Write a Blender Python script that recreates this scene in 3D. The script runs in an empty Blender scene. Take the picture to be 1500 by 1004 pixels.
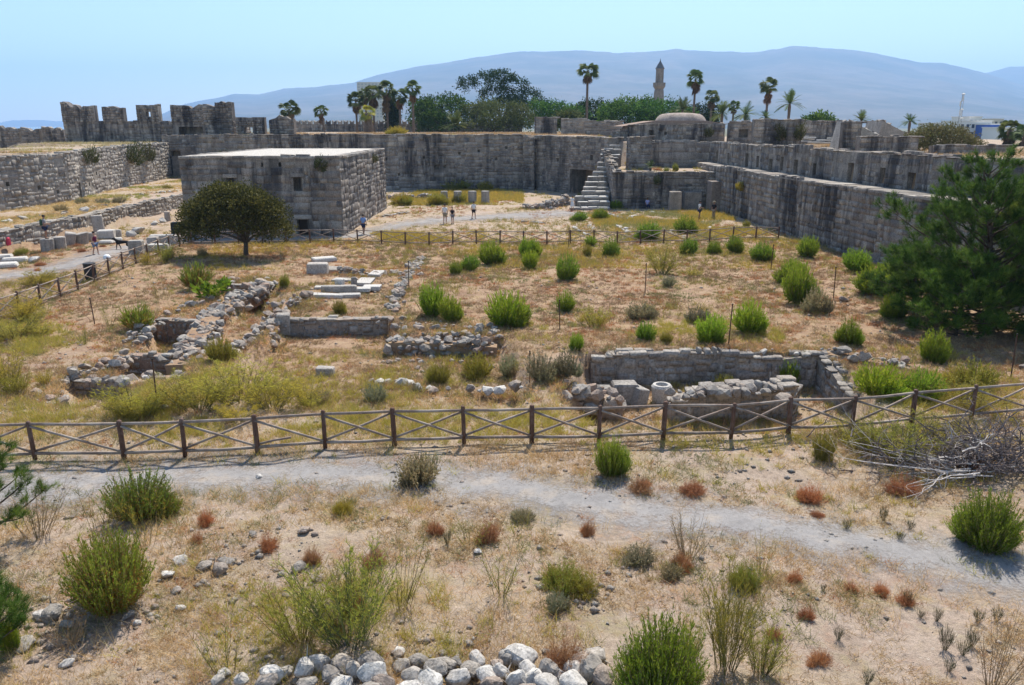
import bpy, bmesh, math, random
import numpy as np
from mathutils import Vector, Matrix

scene = bpy.context.scene
C = scene.collection
# ------------------------------------------------------------------ camera
F, HOR, CH = 1144.0, 185.0, 9.0            # focal length in photo pixels, horizon row, eye height
PITCH = math.atan((502 - HOR) / F)
CP, SP = math.cos(PITCH), math.sin(PITCH)
cam_d = bpy.data.cameras.new('camera'); cam = bpy.data.objects.new('camera', cam_d); C.objects.link(cam)
cam.location = (0, 0, CH); cam.rotation_euler = (math.pi / 2 - PITCH, 0, 0)
cam_d.sensor_width = 36; cam_d.lens = 36 * F / 1500; cam_d.clip_start = .1; cam_d.clip_end = 60000
scene.camera = cam
# ------------------------------------------------------------------ world + sun
SUN_EL, SUN_AZ = math.radians(55), math.radians(14)      # azimuth measured from +Y towards +X
w = bpy.data.worlds.new('World'); scene.world = w; w.use_nodes = True
wn = w.node_tree.nodes; wl = w.node_tree.links
bg = wn['Background']; sky = wn.new('ShaderNodeTexSky'); sky.sky_type = 'NISHITA'; sky.sun_disc = False
sky.sun_elevation = SUN_EL; sky.sun_rotation = SUN_AZ; sky.altitude = 0
sky.air_density = 1.0; sky.dust_density = 0.25; sky.ozone_density = 1.7
wl.new(sky.outputs[0], bg.inputs[0]); bg.inputs[1].default_value = 0.122
sd = bpy.data.lights.new('sun', 'SUN'); sd.energy = 5.0; sd.angle = math.radians(.53); sd.color = (1, .93, .82)
sun = bpy.data.objects.new('sun', sd); C.objects.link(sun)
sdir = Vector((math.sin(SUN_AZ) * math.cos(SUN_EL), math.cos(SUN_AZ) * math.cos(SUN_EL), math.sin(SUN_EL)))
sun.rotation_euler = sdir.to_track_quat('Z', 'Y').to_euler(); sun.location = (20, 40, 60)
scene.view_settings.view_transform = 'Standard'; scene.view_settings.look = 'None'
scene.view_settings.exposure = 0.6; scene.view_settings.gamma = 1.0; scene.view_settings.use_curve_mapping = False
HAZE = 1.3e-4
scene.render.engine = 'CYCLES'
scene.cycles.max_bounces = 8; scene.cycles.diffuse_bounces = 3; scene.cycles.glossy_bounces = 2
scene.cycles.transmission_bounces = 4; scene.cycles.transparent_max_bounces = 8; scene.cycles.volume_bounces = 1
scene.cycles.use_denoising = True

# ------------------------------------------------------------------ photo pixel -> place
def ray(px, py):
    x = (px - 750) / F; y = (502 - py) / F
    return Vector((x, CP + y * SP, -SP + y * CP))
def G(px, py, z=0.0):                      # where a pixel meets the level z
    d = ray(px, py); t = (z - CH) / d.z
    return Vector((d.x * t, d.y * t, z))
def A(px, py, Y):                          # where a pixel meets the upright plane at depth Y
    d = ray(px, py); t = Y / d.y
    return Vector((d.x * t, Y, CH + d.z * t))
def mpp(p):                                # metres per photo pixel at a point
    return (p[1] * CP - (p[2] - CH) * SP) / F

# ------------------------------------------------------------------ value noise (numpy)
_rs = np.random.RandomState(7); _T = _rs.rand(256, 256)
def vnoise(x, y):
    x = np.asarray(x, float); y = np.asarray(y, float)
    xi = np.floor(x).astype(int); yi = np.floor(y).astype(int)
    u = x - xi; v = y - yi; u = u * u * (3 - 2 * u); v = v * v * (3 - 2 * v)
    a = _T[xi & 255, yi & 255]; b = _T[(xi + 1) & 255, yi & 255]; c = _T[xi & 255, (yi + 1) & 255]; d = _T[(xi + 1) & 255, (yi + 1) & 255]
    return (a * (1 - u) + b * u) * (1 - v) + (c * (1 - u) + d * u) * v
def fnoise(x, y, o=4):
    s = 0; a = .5
    for i in range(o):
        s = s + a * vnoise(np.asarray(x) * 2 ** i + 17.3 * i, np.asarray(y) * 2 ** i + 5.1 * i); a *= .5
    return s
def sstep(a, b, x):
    t = np.clip((x - a) / (b - a), 0, 1); return t * t * (3 - 2 * t)
def sdpoly(x, y, poly):                    # signed distance, negative inside
    x = np.asarray(x, float); y = np.asarray(y, float)
    d = np.full(x.shape, 1e18); ins = np.zeros(x.shape, bool)
    n = len(poly)
    for i in range(n):
        ax, ay = poly[i]; bx, by = poly[(i + 1) % n]
        ex, ey = bx - ax, by - ay; wx, wy = x - ax, y - ay
        t = np.clip((wx * ex + wy * ey) / (ex * ex + ey * ey + 1e-12), 0, 1)
        d = np.minimum(d, (wx - ex * t) ** 2 + (wy - ey * t) ** 2)
        cnd = ((ay > y) != (by > y)) & (x < (bx - ax) * (y - ay) / (by - ay + 1e-12) + ax)
        ins ^= cnd
    d = np.sqrt(d)
    return np.where(ins, -d, d)
def gpoly(pp): return [tuple(G(*p))[:2] for p in pp]

# ------------------------------------------------------------------ lie of the land
RAMP = [(-53, 50), (-48.4, 68), (-46.5, 76), (-45.6, 82), (-48.6, 97), (-51.2, 120)]      # foot of the left rampart
PITS = [
    (gpoly([(872, 521), (1196, 520), (1238, 553), (1262, 585), (1240, 612), (1160, 622), (1000, 628), (880, 612), (845, 575)]), 1.4, .35),
    (gpoly([(424, 469), (566, 469), (572, 494), (722, 496), (760, 560), (740, 592), (560, 598), (420, 590), (330, 560), (400, 500)]), .75, .5),
    (gpoly([(230, 471), (296, 471), (286, 512), (236, 514)]), 1.0, .25),
    (gpoly([(334, 419), (376, 419), (378, 446), (338, 443)]), .9, .25),
    (gpoly([(192, 524), (256, 524), (254, 552), (196, 556)]), .7, .25),
    (gpoly([(112, 560), (172, 560), (174, 586), (116, 590)]), .6, .25),
    (gpoly([(300, 500), (392, 425), (404, 432), (392, 470), (330, 520)]), .35, .3),
]
BACKR = [(-52.6, 122.4), (-46.5, 122.4), (-45.9, 118.1), (3.4, 117.8), (8.3, 111.0), (10.4, 112.6), (14.7, 107.2), (13.2, 105.0), (16, 104.6), (23, 104.4), (24.6, 99.4), (26.6, 66), (28.1, 53), (30.2, 36), (31, 20), (95, 20), (95, 205), (-80, 205), (-80, 122), (-62, 112), (-60, 40), (-54.5, 40), (-54.2, 50), (-49.4, 68), (-47.5, 76), (-46.6, 82), (-49.6, 97), (-52.2, 120)]
TERR = [(11.6, 90.6), (23.4, 90.6), (24.9, 106), (11.8, 106)]
def H(x, y):
    x = np.asarray(x, float); y = np.asarray(y, float)
    near = np.exp(-np.maximum(y - 60, 0) / 60.)
    z = (fnoise(x * .16 + 3, y * .16, 3) - .44) * .55 * near + (fnoise(x * .9, y * .9 + 9, 3) - .44) * .13 * near
    z = z * sstep(6, 10, y)
    for poly, dep, soft in PITS:
        z = z - dep * sstep(soft * .5 + .42, -soft * .5 + .42, sdpoly(x, y, poly))
    # terrace along the left, held by the low wall
    lx = -37.6 + np.interp(y, [30, 56, 69, 90, 130], [-.2, .3, 1.0, .2, .2])
    z = z + 1.5 * sstep(lx + .1, lx - .25, x) * sstep(28, 30, y)
    # high ground behind the walls
    s = sdpoly(x, y, BACKR)
    z = z * (1 - sstep(.2, -.2, s)) + (6.5 + 1.2 * sstep(24, 10, x) * sstep(100, 110, y) * sstep(-49, -46, x)) * sstep(.2, -.2, s)
    s = sdpoly(x, y, TERR)
    z = np.where(sdpoly(x, y, BACKR) > .2, z + 4.0 * sstep(.15, -.15, s), z)
    z = np.where(y > 300, 0 * z - .5, z)
    return z
def hz(x, y): return float(H(np.array([x]), np.array([y]))[0])
def GH(px, py):                            # where a pixel meets the land
    z = 0.
    for _ in range(6):
        p = G(px, py, z); z = .5 * z + .5 * hz(p.x, p.y)
    p = G(px, py, z); p.z = hz(p.x, p.y); return p

# ------------------------------------------------------------------ object helpers
def tag(o, label=None, cat=None, group=None, kind=None):
    if label: o['label'] = label
    if cat: o['category'] = cat
    if group: o['group'] = group
    if kind: o['kind'] = kind
    return o
def empty(name, loc=(0, 0, 0), rz=0, label=None, cat=None, group=None):
    o = bpy.data.objects.new(name, None); o.empty_display_size = .2; C.objects.link(o)
    o.location = loc; o.rotation_euler = (0, 0, rz)
    return tag(o, label, cat, group)
def mesh_np(name, v, f, m=None, attr=None, smooth=False):
    v = np.asarray(v, np.float32)
    me = bpy.data.meshes.new(name)
    if isinstance(f, np.ndarray):
        n, k = f.shape
        me.vertices.add(len(v)); me.vertices.foreach_set('co', v.ravel())
        me.loops.add(n * k); me.loops.foreach_set('vertex_index', f.astype(np.int32).ravel())
        me.polygons.add(n); me.polygons.foreach_set('loop_start', np.arange(0, n * k, k, dtype=np.int32))
        me.update(calc_edges=True)
    else:
        me.from_pydata([tuple(map(float, q)) for q in v], [], f); me.update()
    if m: me.materials.append(m)
    if attr is not None:
        for k_, a in attr.items():
            at = me.attributes.new(k_, 'FLOAT', 'POINT'); at.data.foreach_set('value', np.asarray(a, np.float32))
    if smooth: me.polygons.foreach_set('use_smooth', np.ones(len(me.polygons), bool))
    return me
def obj(name, me, parent=None, loc=None, rot=None, sc=None):
    o = bpy.data.objects.new(name, me); C.objects.link(o)
    if parent is not None: o.parent = parent
    if loc is not None: o.location = loc
    if rot is not None: o.rotation_euler = rot
    if sc is not None: o.scale = sc
    return o
class MB:                                  # collects simple solids into ONE mesh
    def __init__(s): s.v = []; s.f = []
    def add(s, v, f):
        n = len(s.v); s.v += [tuple(q) for q in v]; s.f += [tuple(i + n for i in q) for q in f]; return s
    def box(s, c, d, rz=0, taper=1.0, bev=0.0, jit=0, rnd=None, rx=0, ry=0):
        x, y, z = d[0] / 2, d[1] / 2, d[2] / 2
        if bev > 0:
            b = min(bev, x * .8, y * .8, z * .8); vs = []
            for sz in (-1, 1):
                for (sx, sy) in ((-1, -1), (1, -1), (1, 1), (-1, 1)):
                    tp = taper if sz > 0 else 1
                    vs += [(sx * (x - b) * tp, sy * y * tp, sz * (z - b)), (sx * x * tp, sy * (y - b) * tp, sz * (z - b)), (sx * (x - b) * tp, sy * (y - b) * tp, sz * z)]
            bm = bmesh.new(); bv = [bm.verts.new(q) for q in vs]
            bmesh.ops.convex_hull(bm, input=bv); bm.verts.index_update()
            vs = [tuple(q.co) for q in bm.verts]; fs = [[q.index for q in ff.verts] for ff in bm.faces]; bm.free()
        else:
            vs = [(sx * x * (taper if sz > 0 else 1), sy * y * (taper if sz > 0 else 1), sz * z) for sz in (-1, 1) for (sx, sy) in ((-1, -1), (1, -1), (1, 1), (-1, 1))]
            fs = [(3, 2, 1, 0), (4, 5, 6, 7), (0, 1, 5, 4), (1, 2, 6, 5), (2, 3, 7, 6), (3, 0, 4, 7)]
        R = Matrix.Rotation(rz, 3, 'Z') @ Matrix.Rotation(rx, 3, 'X') @ Matrix.Rotation(ry, 3, 'Y'); o = Vector(c)
        out = []
        for q in vs:
            q = Vector(q)
            if jit: q += Vector((rnd.uniform(-jit, jit), rnd.uniform(-jit, jit), rnd.uniform(-jit, jit)))
            out.append(R @ q + o)
        return s.add(out, fs)
    def tube(s, pts, rad, n=6, cap=True):
        pts = [Vector(p) for p in pts]; k = len(pts)
        if not hasattr(rad, '__len__'): rad = [rad] * k
        vs = []; fs = []; ref = None
        for i in range(k):
            t = (pts[min(i + 1, k - 1)] - pts[max(i - 1, 0)]).normalized()
            if ref is None or abs(t.dot(ref)) > .95: ref = Vector((0, 0, 1)) if abs(t.z) < .9 else Vector((1, 0, 0))
            a = t.cross(ref).normalized(); b = t.cross(a)
            for j in range(n):
                an = 2 * math.pi * j / n; vs.append(pts[i] + (a * math.cos(an) + b * math.sin(an)) * rad[i])
        for i in range(k - 1):
            for j in range(n): fs.append((i * n + j, i * n + (j + 1) % n, (i + 1) * n + (j + 1) % n, (i + 1) * n + j))
        if cap: fs += [tuple(range(n - 1, -1, -1)), tuple(range((k - 1) * n, k * n))]
        return s.add(vs, fs)
    def lathe(s, c, prof, n=16, sx=1, sy=1):
        vs = []; fs = []; k = len(prof)
        for (r, z) in prof:
            for j in range(n): vs.append((c[0] + sx * r * math.cos(2 * math.pi * j / n), c[1] + sy * r * math.sin(2 * math.pi * j / n), c[2] + z))
        for i in range(k - 1):
            for j in range(n): fs.append((i * n + j, i * n + (j + 1) % n, (i + 1) * n + (j + 1) % n, (i + 1) * n + j))
        fs += [tuple(range(n - 1, -1, -1)), tuple(range((k - 1) * n, k * n))]
        return s.add(vs, fs)
    def mesh(s, name, m, smooth=False):
        me = bpy.data.meshes.new(name); me.from_pydata(s.v, [], s.f); me.materials.append(m); me.update()
        if smooth: me.polygons.foreach_set('use_smooth', np.ones(len(me.polygons), bool))
        return me
    def build(s, name, m, parent=None, smooth=False, loc=None, rot=None):
        return obj(name, s.mesh(name, m, smooth), parent, loc, rot)

# ------------------------------------------------------------------ materials
class NT:
    def __init__(s, name):
        s.m = bpy.data.materials.new(name); s.m.use_nodes = True; s.t = s.m.node_tree
        s.b = s.t.nodes['Principled BSDF']; s.out = s.t.nodes['Material Output']
        s.b.inputs['Roughness'].default_value = .9
        s.b.inputs['Specular IOR Level'].default_value = .15
    def n(s, typ, props=None, **ins):
        nd = s.t.nodes.new('ShaderNode' + typ)
        for k, v in (props or {}).items(): setattr(nd, k, v)
        for k, v in ins.items(): s.set(nd, k.replace('_', ' ') if k not in nd.inputs else k, v)
        return nd
    def set(s, nd, k, v):
        i = nd.inputs[int(k[1:])] if k[0] == 'i' and k[1:].isdigit() else nd.inputs[k]
        if hasattr(v, 'links'): s.t.links.new(v, i)
        else: i.default_value = v
    def link(s, a, b): s.t.links.new(a, b)
    def pos(s, sx=1, sy=1, sz=1):
        g = s.n('NewGeometry'); v = s.n('VectorMath', {'operation': 'MULTIPLY'}, i0=g.outputs['Position'], i1=(sx, sy, sz)); return v.outputs[0]
    def opos(s):
        return s.n('TexCoord').outputs['Object']
    def noise(s, vec, scale, detail=4, rough=.55, dist=0):
        return s.n('TexNoise', None, Vector=vec, Scale=scale, Detail=detail, Roughness=rough, Distortion=dist).outputs[0]
    def ramp(s, fac, stops, interp='LINEAR'):
        r = s.n('ValToRGB'); e = r.color_ramp.elements; r.color_ramp.interpolation = interp
        while len(e) < len(stops): e.new(.5)
        for i, (p, c) in enumerate(stops):
            e[i].position = p; e[i].color = (c, c, c, 1) if not hasattr(c, '__len__') else (*c, 1)
        s.link(fac, r.inputs[0]); return r.outputs[0]
    def mix(s, a, b, fac, mode='MIX'):
        x = s.n('Mix', {'data_type': 'RGBA', 'blend_type': mode})
        for i, v in ((0, fac), (6, a), (7, b)):
            if hasattr(v, 'links'): s.link(v, x.inputs[i])
            else: x.inputs[i].default_value = v if not hasattr(v, '__len__') or len(v) == 4 else (*v, 1)
        return x.outputs[2]
    def math(s, op, a, b=0.0, clamp=False):
        x = s.n('Math', {'operation': op, 'use_clamp': clamp}, i0=a, i1=b); return x.outputs[0]
    def attr(s, name): return s.n('Attribute', {'attribute_name': name}).outputs['Fac']
    def rnd(s): return s.n('ObjectInfo').outputs['Random']
    def bump(s, h, strength=.5, dist=.02):
        b = s.n('Bump', None, Strength=strength, Distance=dist, Height=h); s.link(b.outputs[0], s.b.inputs['Normal'])
    def color(s, c):
        s.link(c, s.b.inputs['Base Color']) if hasattr(c, 'links') else setattr(s.b.inputs['Base Color'], 'default_value', (*c, 1))
        return s
    def rough(s, r): s.b.inputs['Roughness'].default_value = r; return s
    def translucent(s, col, amt):
        t = s.n('BsdfTranslucent'); mx = s.n('MixShader'); mx.inputs[0].default_value = amt
        s.link(col, t.inputs[0]) if hasattr(col, 'links') else setattr(t.inputs[0], 'default_value', (*col, 1))
        s.link(s.b.outputs[0], mx.inputs[1]); s.link(t.outputs[0], mx.inputs[2]); s.link(mx.outputs[0], s.out.inputs[0])
M = {}
def plain(name, c, rough=.8, spec=.2, var=.12, nscale=6):
    t = NT(name); n = t.noise(t.opos(), nscale, 3)
    hi = tuple(min(1, q * (1 + var)) for q in c); lo = tuple(q * (1 - var) for q in c)
    t.color(t.ramp(n, [(.3, lo), (.7, hi)])); t.rough(rough); t.b.inputs['Specular IOR Level'].default_value = spec
    M[name] = t.m; return t.m
def stone_mat(name, cols, streak=.5, mott=.35, dark=(.045, .042, .042), bump=.6, sc=1.0):
    t = NT(name); p = t.pos(); r = t.math('FRACT', t.math('ADD', t.math('MULTIPLY', t.rnd(), 7.31), t.math('MULTIPLY', t.attr('rnd'), 5.17)))
    k = len(cols); base = t.ramp(r, [((i + .02) / k, c) for i, c in enumerate(cols)])
    n1 = t.noise(p, 1.7 * sc, 8, .65); base = t.mix(base, t.ramp(n1, [(.28, (.13, .12, .115)), (.5, (.36, .325, .28)), (.72, (.60, .55, .47))]), mott)
    n2 = t.noise(p, 11 * sc, 6, .7); base = t.mix(base, t.ramp(n2, [(.34, .35), (.55, 1.0), (.75, 1.2)]), .8, 'MULTIPLY')
    if streak:
        n3 = t.noise(t.pos(.85, .85, .11), 1.0, 7, .7, .4); f = t.ramp(n3, [(.43, 0.0), (.57, 1.0)])
        n4 = t.noise(p, .16, 3); f = t.math('MULTIPLY', f, t.ramp(n4, [(.35, .15), (.6, 1.0)]))
        base = t.mix(base, dark, t.math('MULTIPLY', f, streak))
    t.color(base); t.bump(t.noise(p, 9 * sc, 8, .75), bump, .05)
    M[name] = t.m; return t.m
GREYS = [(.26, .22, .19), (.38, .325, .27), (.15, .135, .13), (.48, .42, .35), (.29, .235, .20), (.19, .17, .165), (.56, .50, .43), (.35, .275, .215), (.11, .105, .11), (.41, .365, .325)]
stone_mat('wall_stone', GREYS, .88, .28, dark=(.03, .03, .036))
stone_mat('wall_core', [(.26, .225, .19), (.28, .24, .205)], .8, .5)
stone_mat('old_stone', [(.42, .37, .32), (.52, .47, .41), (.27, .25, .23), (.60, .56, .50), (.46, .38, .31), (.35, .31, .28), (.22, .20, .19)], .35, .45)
stone_mat('mortar', [(.43, .375, .31), (.40, .35, .295)], .4, .5)
stone_mat('rubble', [(.30, .265, .23), (.42, .38, .335), (.21, .19, .175), (.52, .48, .43), (.36, .28, .22), (.27, .235, .21), (.42, .315, .25)], 0, .4, sc=2.2, bump=.8)
stone_mat('marble', [(.62, .60, .56), (.70, .67, .62), (.55, .52, .48)], .0, .25, sc=1.6)
stone_mat('column_stone', [(.50, .46, .41), (.45, .42, .38), (.55, .50, .45)], .35, .35, sc=1.2)
stone_mat('earth_stone', [(.42, .34, .27), (.36, .29, .23), (.48, .38, .30), (.34, .22, .16)], 0, .3, sc=2)
stone_mat('earth_plaster', [(.47, .37, .31), (.50, .40, .33)], .35, .35)
stone_mat('roof_plaster', [(.62, .58, .52), (.64, .60, .54)], .0, .3)
plain('iron', (.03, .03, .032), .6); plain('doorway_dark', (.06, .045, .035), .7); plain('stake', (.09, .05, .035), .7)
t = NT('fence_wood'); p = t.opos(); n = t.noise(t.pos(6, 6, 1.2), 4, 6, .7); n2 = t.noise(t.pos(), 2.2, 5, .7)
c = t.ramp(n, [(.3, (.07, .036, .025)), (.6, (.15, .085, .06)), (.75, (.24, .16, .12))]); c = t.mix(c, (.26, .21, .18), t.math('MULTIPLY', t.ramp(n2, [(.5, 0.), (.7, 1.)]), .55))
t.color(c); t.rough(.7); t.bump(n, .4, .01); M['fence_wood'] = t.m
t = NT('fence_rail'); n = t.noise(t.pos(2, 2, 8), 4, 6, .7); n2 = t.noise(t.pos(), 1.6, 5, .7)
c = t.ramp(n, [(.3, (.14, .10, .08)), (.6, (.27, .205, .165)), (.75, (.40, .33, .28))]); c = t.mix(c, (.48, .42, .36), t.math('MULTIPLY', t.ramp(n2, [(.42, 0.), (.62, 1.)]), .6))
t.color(c); t.rough(.7); t.bump(n, .4, .01); M['fence_rail'] = t.m
def leaf_mat(name, cols, tl=.3, rough=.6, var=.32):
    t = NT(name); a = t.attr('rnd'); r = t.rnd(); k = len(cols)
    c = t.ramp(a, [((i + .5) / k, q) for i, q in enumerate(cols)])
    c = t.mix(c, t.ramp(r, [(0, (1 - var * .8, 1 - var, 1 - var)), (.25, (1.0, .9, .9)), (.5, (.88, 1, 1)), (.75, (1 + var, 1.05, .9)), (1, (1 + var * .6, 1 + var * .7, 1.1))]), 1, 'MULTIPLY')
    t.color(c); t.rough(rough); t.b.inputs['Specular IOR Level'].default_value = .08
    if tl: t.translucent(c, tl)
    M[name] = t.m; return t.m
leaf_mat('shrub_leaf', [(.08, .14, .018), (.13, .22, .022), (.19, .29, .03), (.27, .33, .045)], .45)
leaf_mat('shrub_bright', [(.09, .18, .015), (.15, .27, .02), (.22, .34, .03), (.29, .36, .05)], .47)
leaf_mat('shrub_autumn', [(.34, .12, .035), (.30, .18, .045), (.13, .17, .03), (.17, .25, .035), (.26, .31, .05)], .45)
leaf_mat('shrub_yellow', [(.17, .21, .03), (.26, .28, .04), (.36, .34, .06), (.24, .19, .05)], .38)
leaf_mat('thistle_leaf', [(.18, .20, .11), (.25, .26, .15), (.34, .31, .20), (.15, .18, .09)], .3)
leaf_mat('rust_twig', [(.32, .13, .06), (.42, .19, .09), (.48, .27, .14), (.26, .11, .055)], .3)
leaf_mat('straw', [(.26, .165, .08), (.52, .38, .19), (.70, .57, .35), (.44, .29, .12), (.60, .48, .24)], .3)
leaf_mat('weed', [(.33, .31, .065), (.43, .38, .09), (.26, .28, .06), (.48, .40, .14)], .38)
leaf_mat('fennel', [(.36, .34, .055), (.46, .42, .065), (.55, .48, .08), (.30, .28, .055)], .38)
leaf_mat('brown_herb', [(.30, .20, .12), (.40, .29, .18), (.24, .17, .10), (.34, .28, .12)], .3)
leaf_mat('olive_herb', [(.22, .22, .09), (.30, .29, .12), (.18, .19, .08), (.36, .32, .15)], .3)
plain('window_hazed', (.42, .39, .35), .6, .2, .05)  # pale tone for far windows, haze fading put into the colour
leaf_mat('fennel_stem', [(.15, .16, .05), (.20, .20, .07), (.12, .11, .05)], 0)
leaf_mat('dry_stem', [(.26, .20, .12), (.34, .27, .17), (.20, .17, .09)], 0)
leaf_mat('tuft_leaf', [(.06, .075, .035), (.09, .10, .05), (.13, .13, .07)], .2)
leaf_mat('olive_leaf', [(.035, .045, .014), (.06, .075, .022), (.12, .135, .042), (.05, .062, .018)], .25)
leaf_mat('pine_needle', [(.035, .075, .015), (.06, .115, .02), (.10, .17, .03), (.18, .25, .05)], .35)
leaf_mat('tree_green', [(.022, .06, .014), (.045, .11, .02), (.08, .165, .03), (.14, .24, .045)], .35)
leaf_mat('tree_dark', [(.02, .045, .018), (.035, .065, .022), (.05, .085, .03)], .2)
leaf_mat('tree_pale', [(.07, .10, .03), (.10, .14, .045), (.14, .17, .06)], .3)
leaf_mat('bush_brown', [(.10, .09, .045), (.14, .12, .06), (.19, .16, .08), (.12, .13, .045)], .2)
leaf_mat('palm_leaf', [(.05, .085, .03), (.075, .12, .04), (.12, .165, .06)], .3)
leaf_mat('palm_dead', [(.13, .085, .05), (.19, .13, .075), (.10, .07, .045)], .15)
leaf_mat('palm_yellow', [(.35, .33, .05), (.28, .28, .05), (.18, .22, .05)], .35)
plain('bark', (.10, .078, .06), .9, .1, .4, 9); plain('palm_trunk', (.15, .115, .09), .9, .1, .35, 5)
plain('bark_grey', (.20, .17, .14), .9, .1, .35, 9); plain('dead_wood', (.58, .53, .49), .85, .1, .3, 6); plain('dead_twig', (.15, .125, .12), .9, .1, .35, 4)
plain('lead', (.12, .13, .14), .6); plain('white_wall', (.72, .70, .66), .8, .2, .06); plain('cream_wall', (.62, .55, .45), .8, .2, .06); plain('blue_wall', (.05, .12, .42), .7, .2, .1); plain('window_glass', (.05, .06, .08), .2, .5, .1); plain('steel', (.30, .28, .28), .5, .4)
plain('globe', (.8, .8, .78), .3, .5, .03); plain('red_cloth', (.5, .05, .09), .8)
stone_mat('minaret_stone', [(.20, .19, .18), (.22, .205, .19)], .4, .3)  # stone colour darkened to carry the backlit shade
# ================================================================== the land
t = NT('dry_ground'); p = t.pos()
big = t.noise(p, .12, 5, .6, .6); mid = t.noise(p, .7, 6, .65, .4); fine = t.noise(p, 6, 8, .75); grit = t.noise(p, 38, 5, .7)
c1 = t.ramp(mid, [(.25, (.32, .25, .205)), (.40, (.47, .39, .33)), (.52, (.55, .475, .41)), (.62, (.52, .43, .31)), (.75, (.44, .35, .21))])
c2 = t.ramp(big, [(.36, (.48, .39, .33)), (.46, (.51, .43, .355)), (.56, (.46, .385, .28)), (.7, (.55, .48, .42))])
col = t.mix(c1, c2, .5)
col = t.mix(col, t.ramp(fine, [(.3, .42), (.46, .88), (.58, 1.03), (.7, 1.2)]), .9, 'MULTIPLY')
col = t.mix(col, t.ramp(grit, [(.3, .62), (.52, 1.0), (.72, 1.25)]), .8, 'MULTIPLY')
rust = t.math('MULTIPLY', t.ramp(t.noise(p, .9, 6, .7, .8), [(.52, 0.0), (.64, 1.0)]), t.ramp(fine, [(.4, .2), (.6, 1.0)]))
col = t.mix(col, (.33, .15, .075), t.math('MULTIPLY', rust, .55))
olive = t.math('MULTIPLY', t.ramp(t.noise(p, .45, 6, .7, .5), [(.50, 0.0), (.62, 1.0)]), t.ramp(fine, [(.38, .1), (.6, 1.0)]))
col = t.mix(col, (.30, .29, .10), t.math('MULTIPLY', olive, .5))
sp0 = t.n('SeparateXYZ', None, Vector=p); zm = t.n('MapRange', None, Value=sp0.outputs[1]); zm.inputs[1].default_value = 25; zm.inputs[2].default_value = 33; zm2 = t.n('MapRange', None, Value=sp0.outputs[1]); zm2.inputs[1].default_value = 72; zm2.inputs[2].default_value = 60
soil = t.ramp(t.noise(p, 1.3, 7, .7, .5), [(.3, (.22, .135, .085)), (.44, (.35, .235, .155)), (.57, (.45, .335, .225)), (.72, (.40, .31, .14))])
col = t.mix(col, t.mix(soil, t.ramp(grit, [(.3, .6), (.52, 1.0), (.72, 1.3)]), .8, 'MULTIPLY'), t.math('MULTIPLY', t.math('MULTIPLY', zm.outputs[0], zm2.outputs[0]), t.ramp(t.noise(p, .35, 5, .7), [(.3, .72), (.6, 1.0)])))
vor = t.n('TexVoronoi', None, Vector=p, Scale=5.0, Randomness=1.0)
peb = t.math('MULTIPLY', t.ramp(vor.outputs['Distance'], [(.10, 1.0), (.17, 0.0)]), t.ramp(t.noise(p, .8, 3), [(.5, 0.0), (.6, 1.0)]))
col = t.mix(col, (.62, .58, .52), t.math('MULTIPLY', peb, .8))
sp = t.n('SeparateXYZ', None, Vector=p)
far = t.n('MapRange', None, Value=sp.outputs[1]); far.inputs[1].default_value = 205; far.inputs[2].default_value = 330
col = t.mix(col, t.ramp(t.noise(p, .02, 5), [(.4, (.10, .13, .06)), (.6, (.25, .22, .15))]), far.outputs[0])
col = t.mix(col, (.89, .825, .765), 1.0, 'MULTIPLY')
t.color(col); t.rough(.95)
hh = t.math('ADD', t.math('MULTIPLY', fine, 1.0), t.math('MULTIPLY', grit, .35)); t.bump(hh, .9, .09)
M['ground'] = t.m
xs = np.concatenate([-np.geomspace(13000, 62, 34), np.arange(-60, 45.1, .36), np.geomspace(47, 13000, 34)])
ys = np.concatenate([[-300, -60, -20, -5, 2], np.arange(4, 50, .25), np.arange(50, 132, .5), np.geomspace(133, 13000, 46)])
X, Y = np.meshgrid(xs, ys); Z = H(X.ravel(), Y.ravel())
nx, ny = len(xs), len(ys); I = np.arange(nx * ny).reshape(ny, nx)
fq = np.stack([I[:-1, :-1], I[:-1, 1:], I[1:, 1:], I[1:, :-1]], -1).reshape(-1, 4)
tag(obj('ground', mesh_np('ground', np.stack([X.ravel(), Y.ravel(), Z], 1), fq, M['ground'], smooth=True)), kind='structure')

# gravel paths: sheets that follow the land, ragged at the edge
t = NT('path_gravel'); p = t.pos()
n1 = t.noise(p, 1.2, 6, .6); n2 = t.noise(p, 45, 5, .75); n3 = t.noise(p, 7, 6, .7)
col = t.ramp(n1, [(.3, (.29, .277, .268)), (.52, (.345, .328, .315)), (.66, (.42, .367, .315))])
col = t.mix(col, t.ramp(n2, [(.3, .6), (.52, 1.0), (.72, 1.3)]), .8, 'MULTIPLY'); col = t.mix(col, t.ramp(n3, [(.3, .75), (.6, 1.08)]), .7, 'MULTIPLY')
t.color(col); t.bump(n2, .6, .03)
tr = t.n('BsdfTransparent'); mx = t.n('MixShader')
e = t.math('ADD', t.attr('edge'), t.math('ADD', t.math('MULTIPLY', t.math('SUBTRACT', t.noise(p, 1.1, 8, .75), .5), 2.6), t.math('MULTIPLY', t.math('SUBTRACT', t.noise(p, 14, 4, .7), .5), 1.2)))
t.link(t.ramp(e, [(.2, 0.0), (.95, .85)]), mx.inputs[0]); t.link(tr.outputs[0], mx.inputs[1]); t.link(t.b.outputs[0], mx.inputs[2]); t.link(mx.outputs[0], t.out.inputs[0])
M['path'] = t.m
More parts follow.
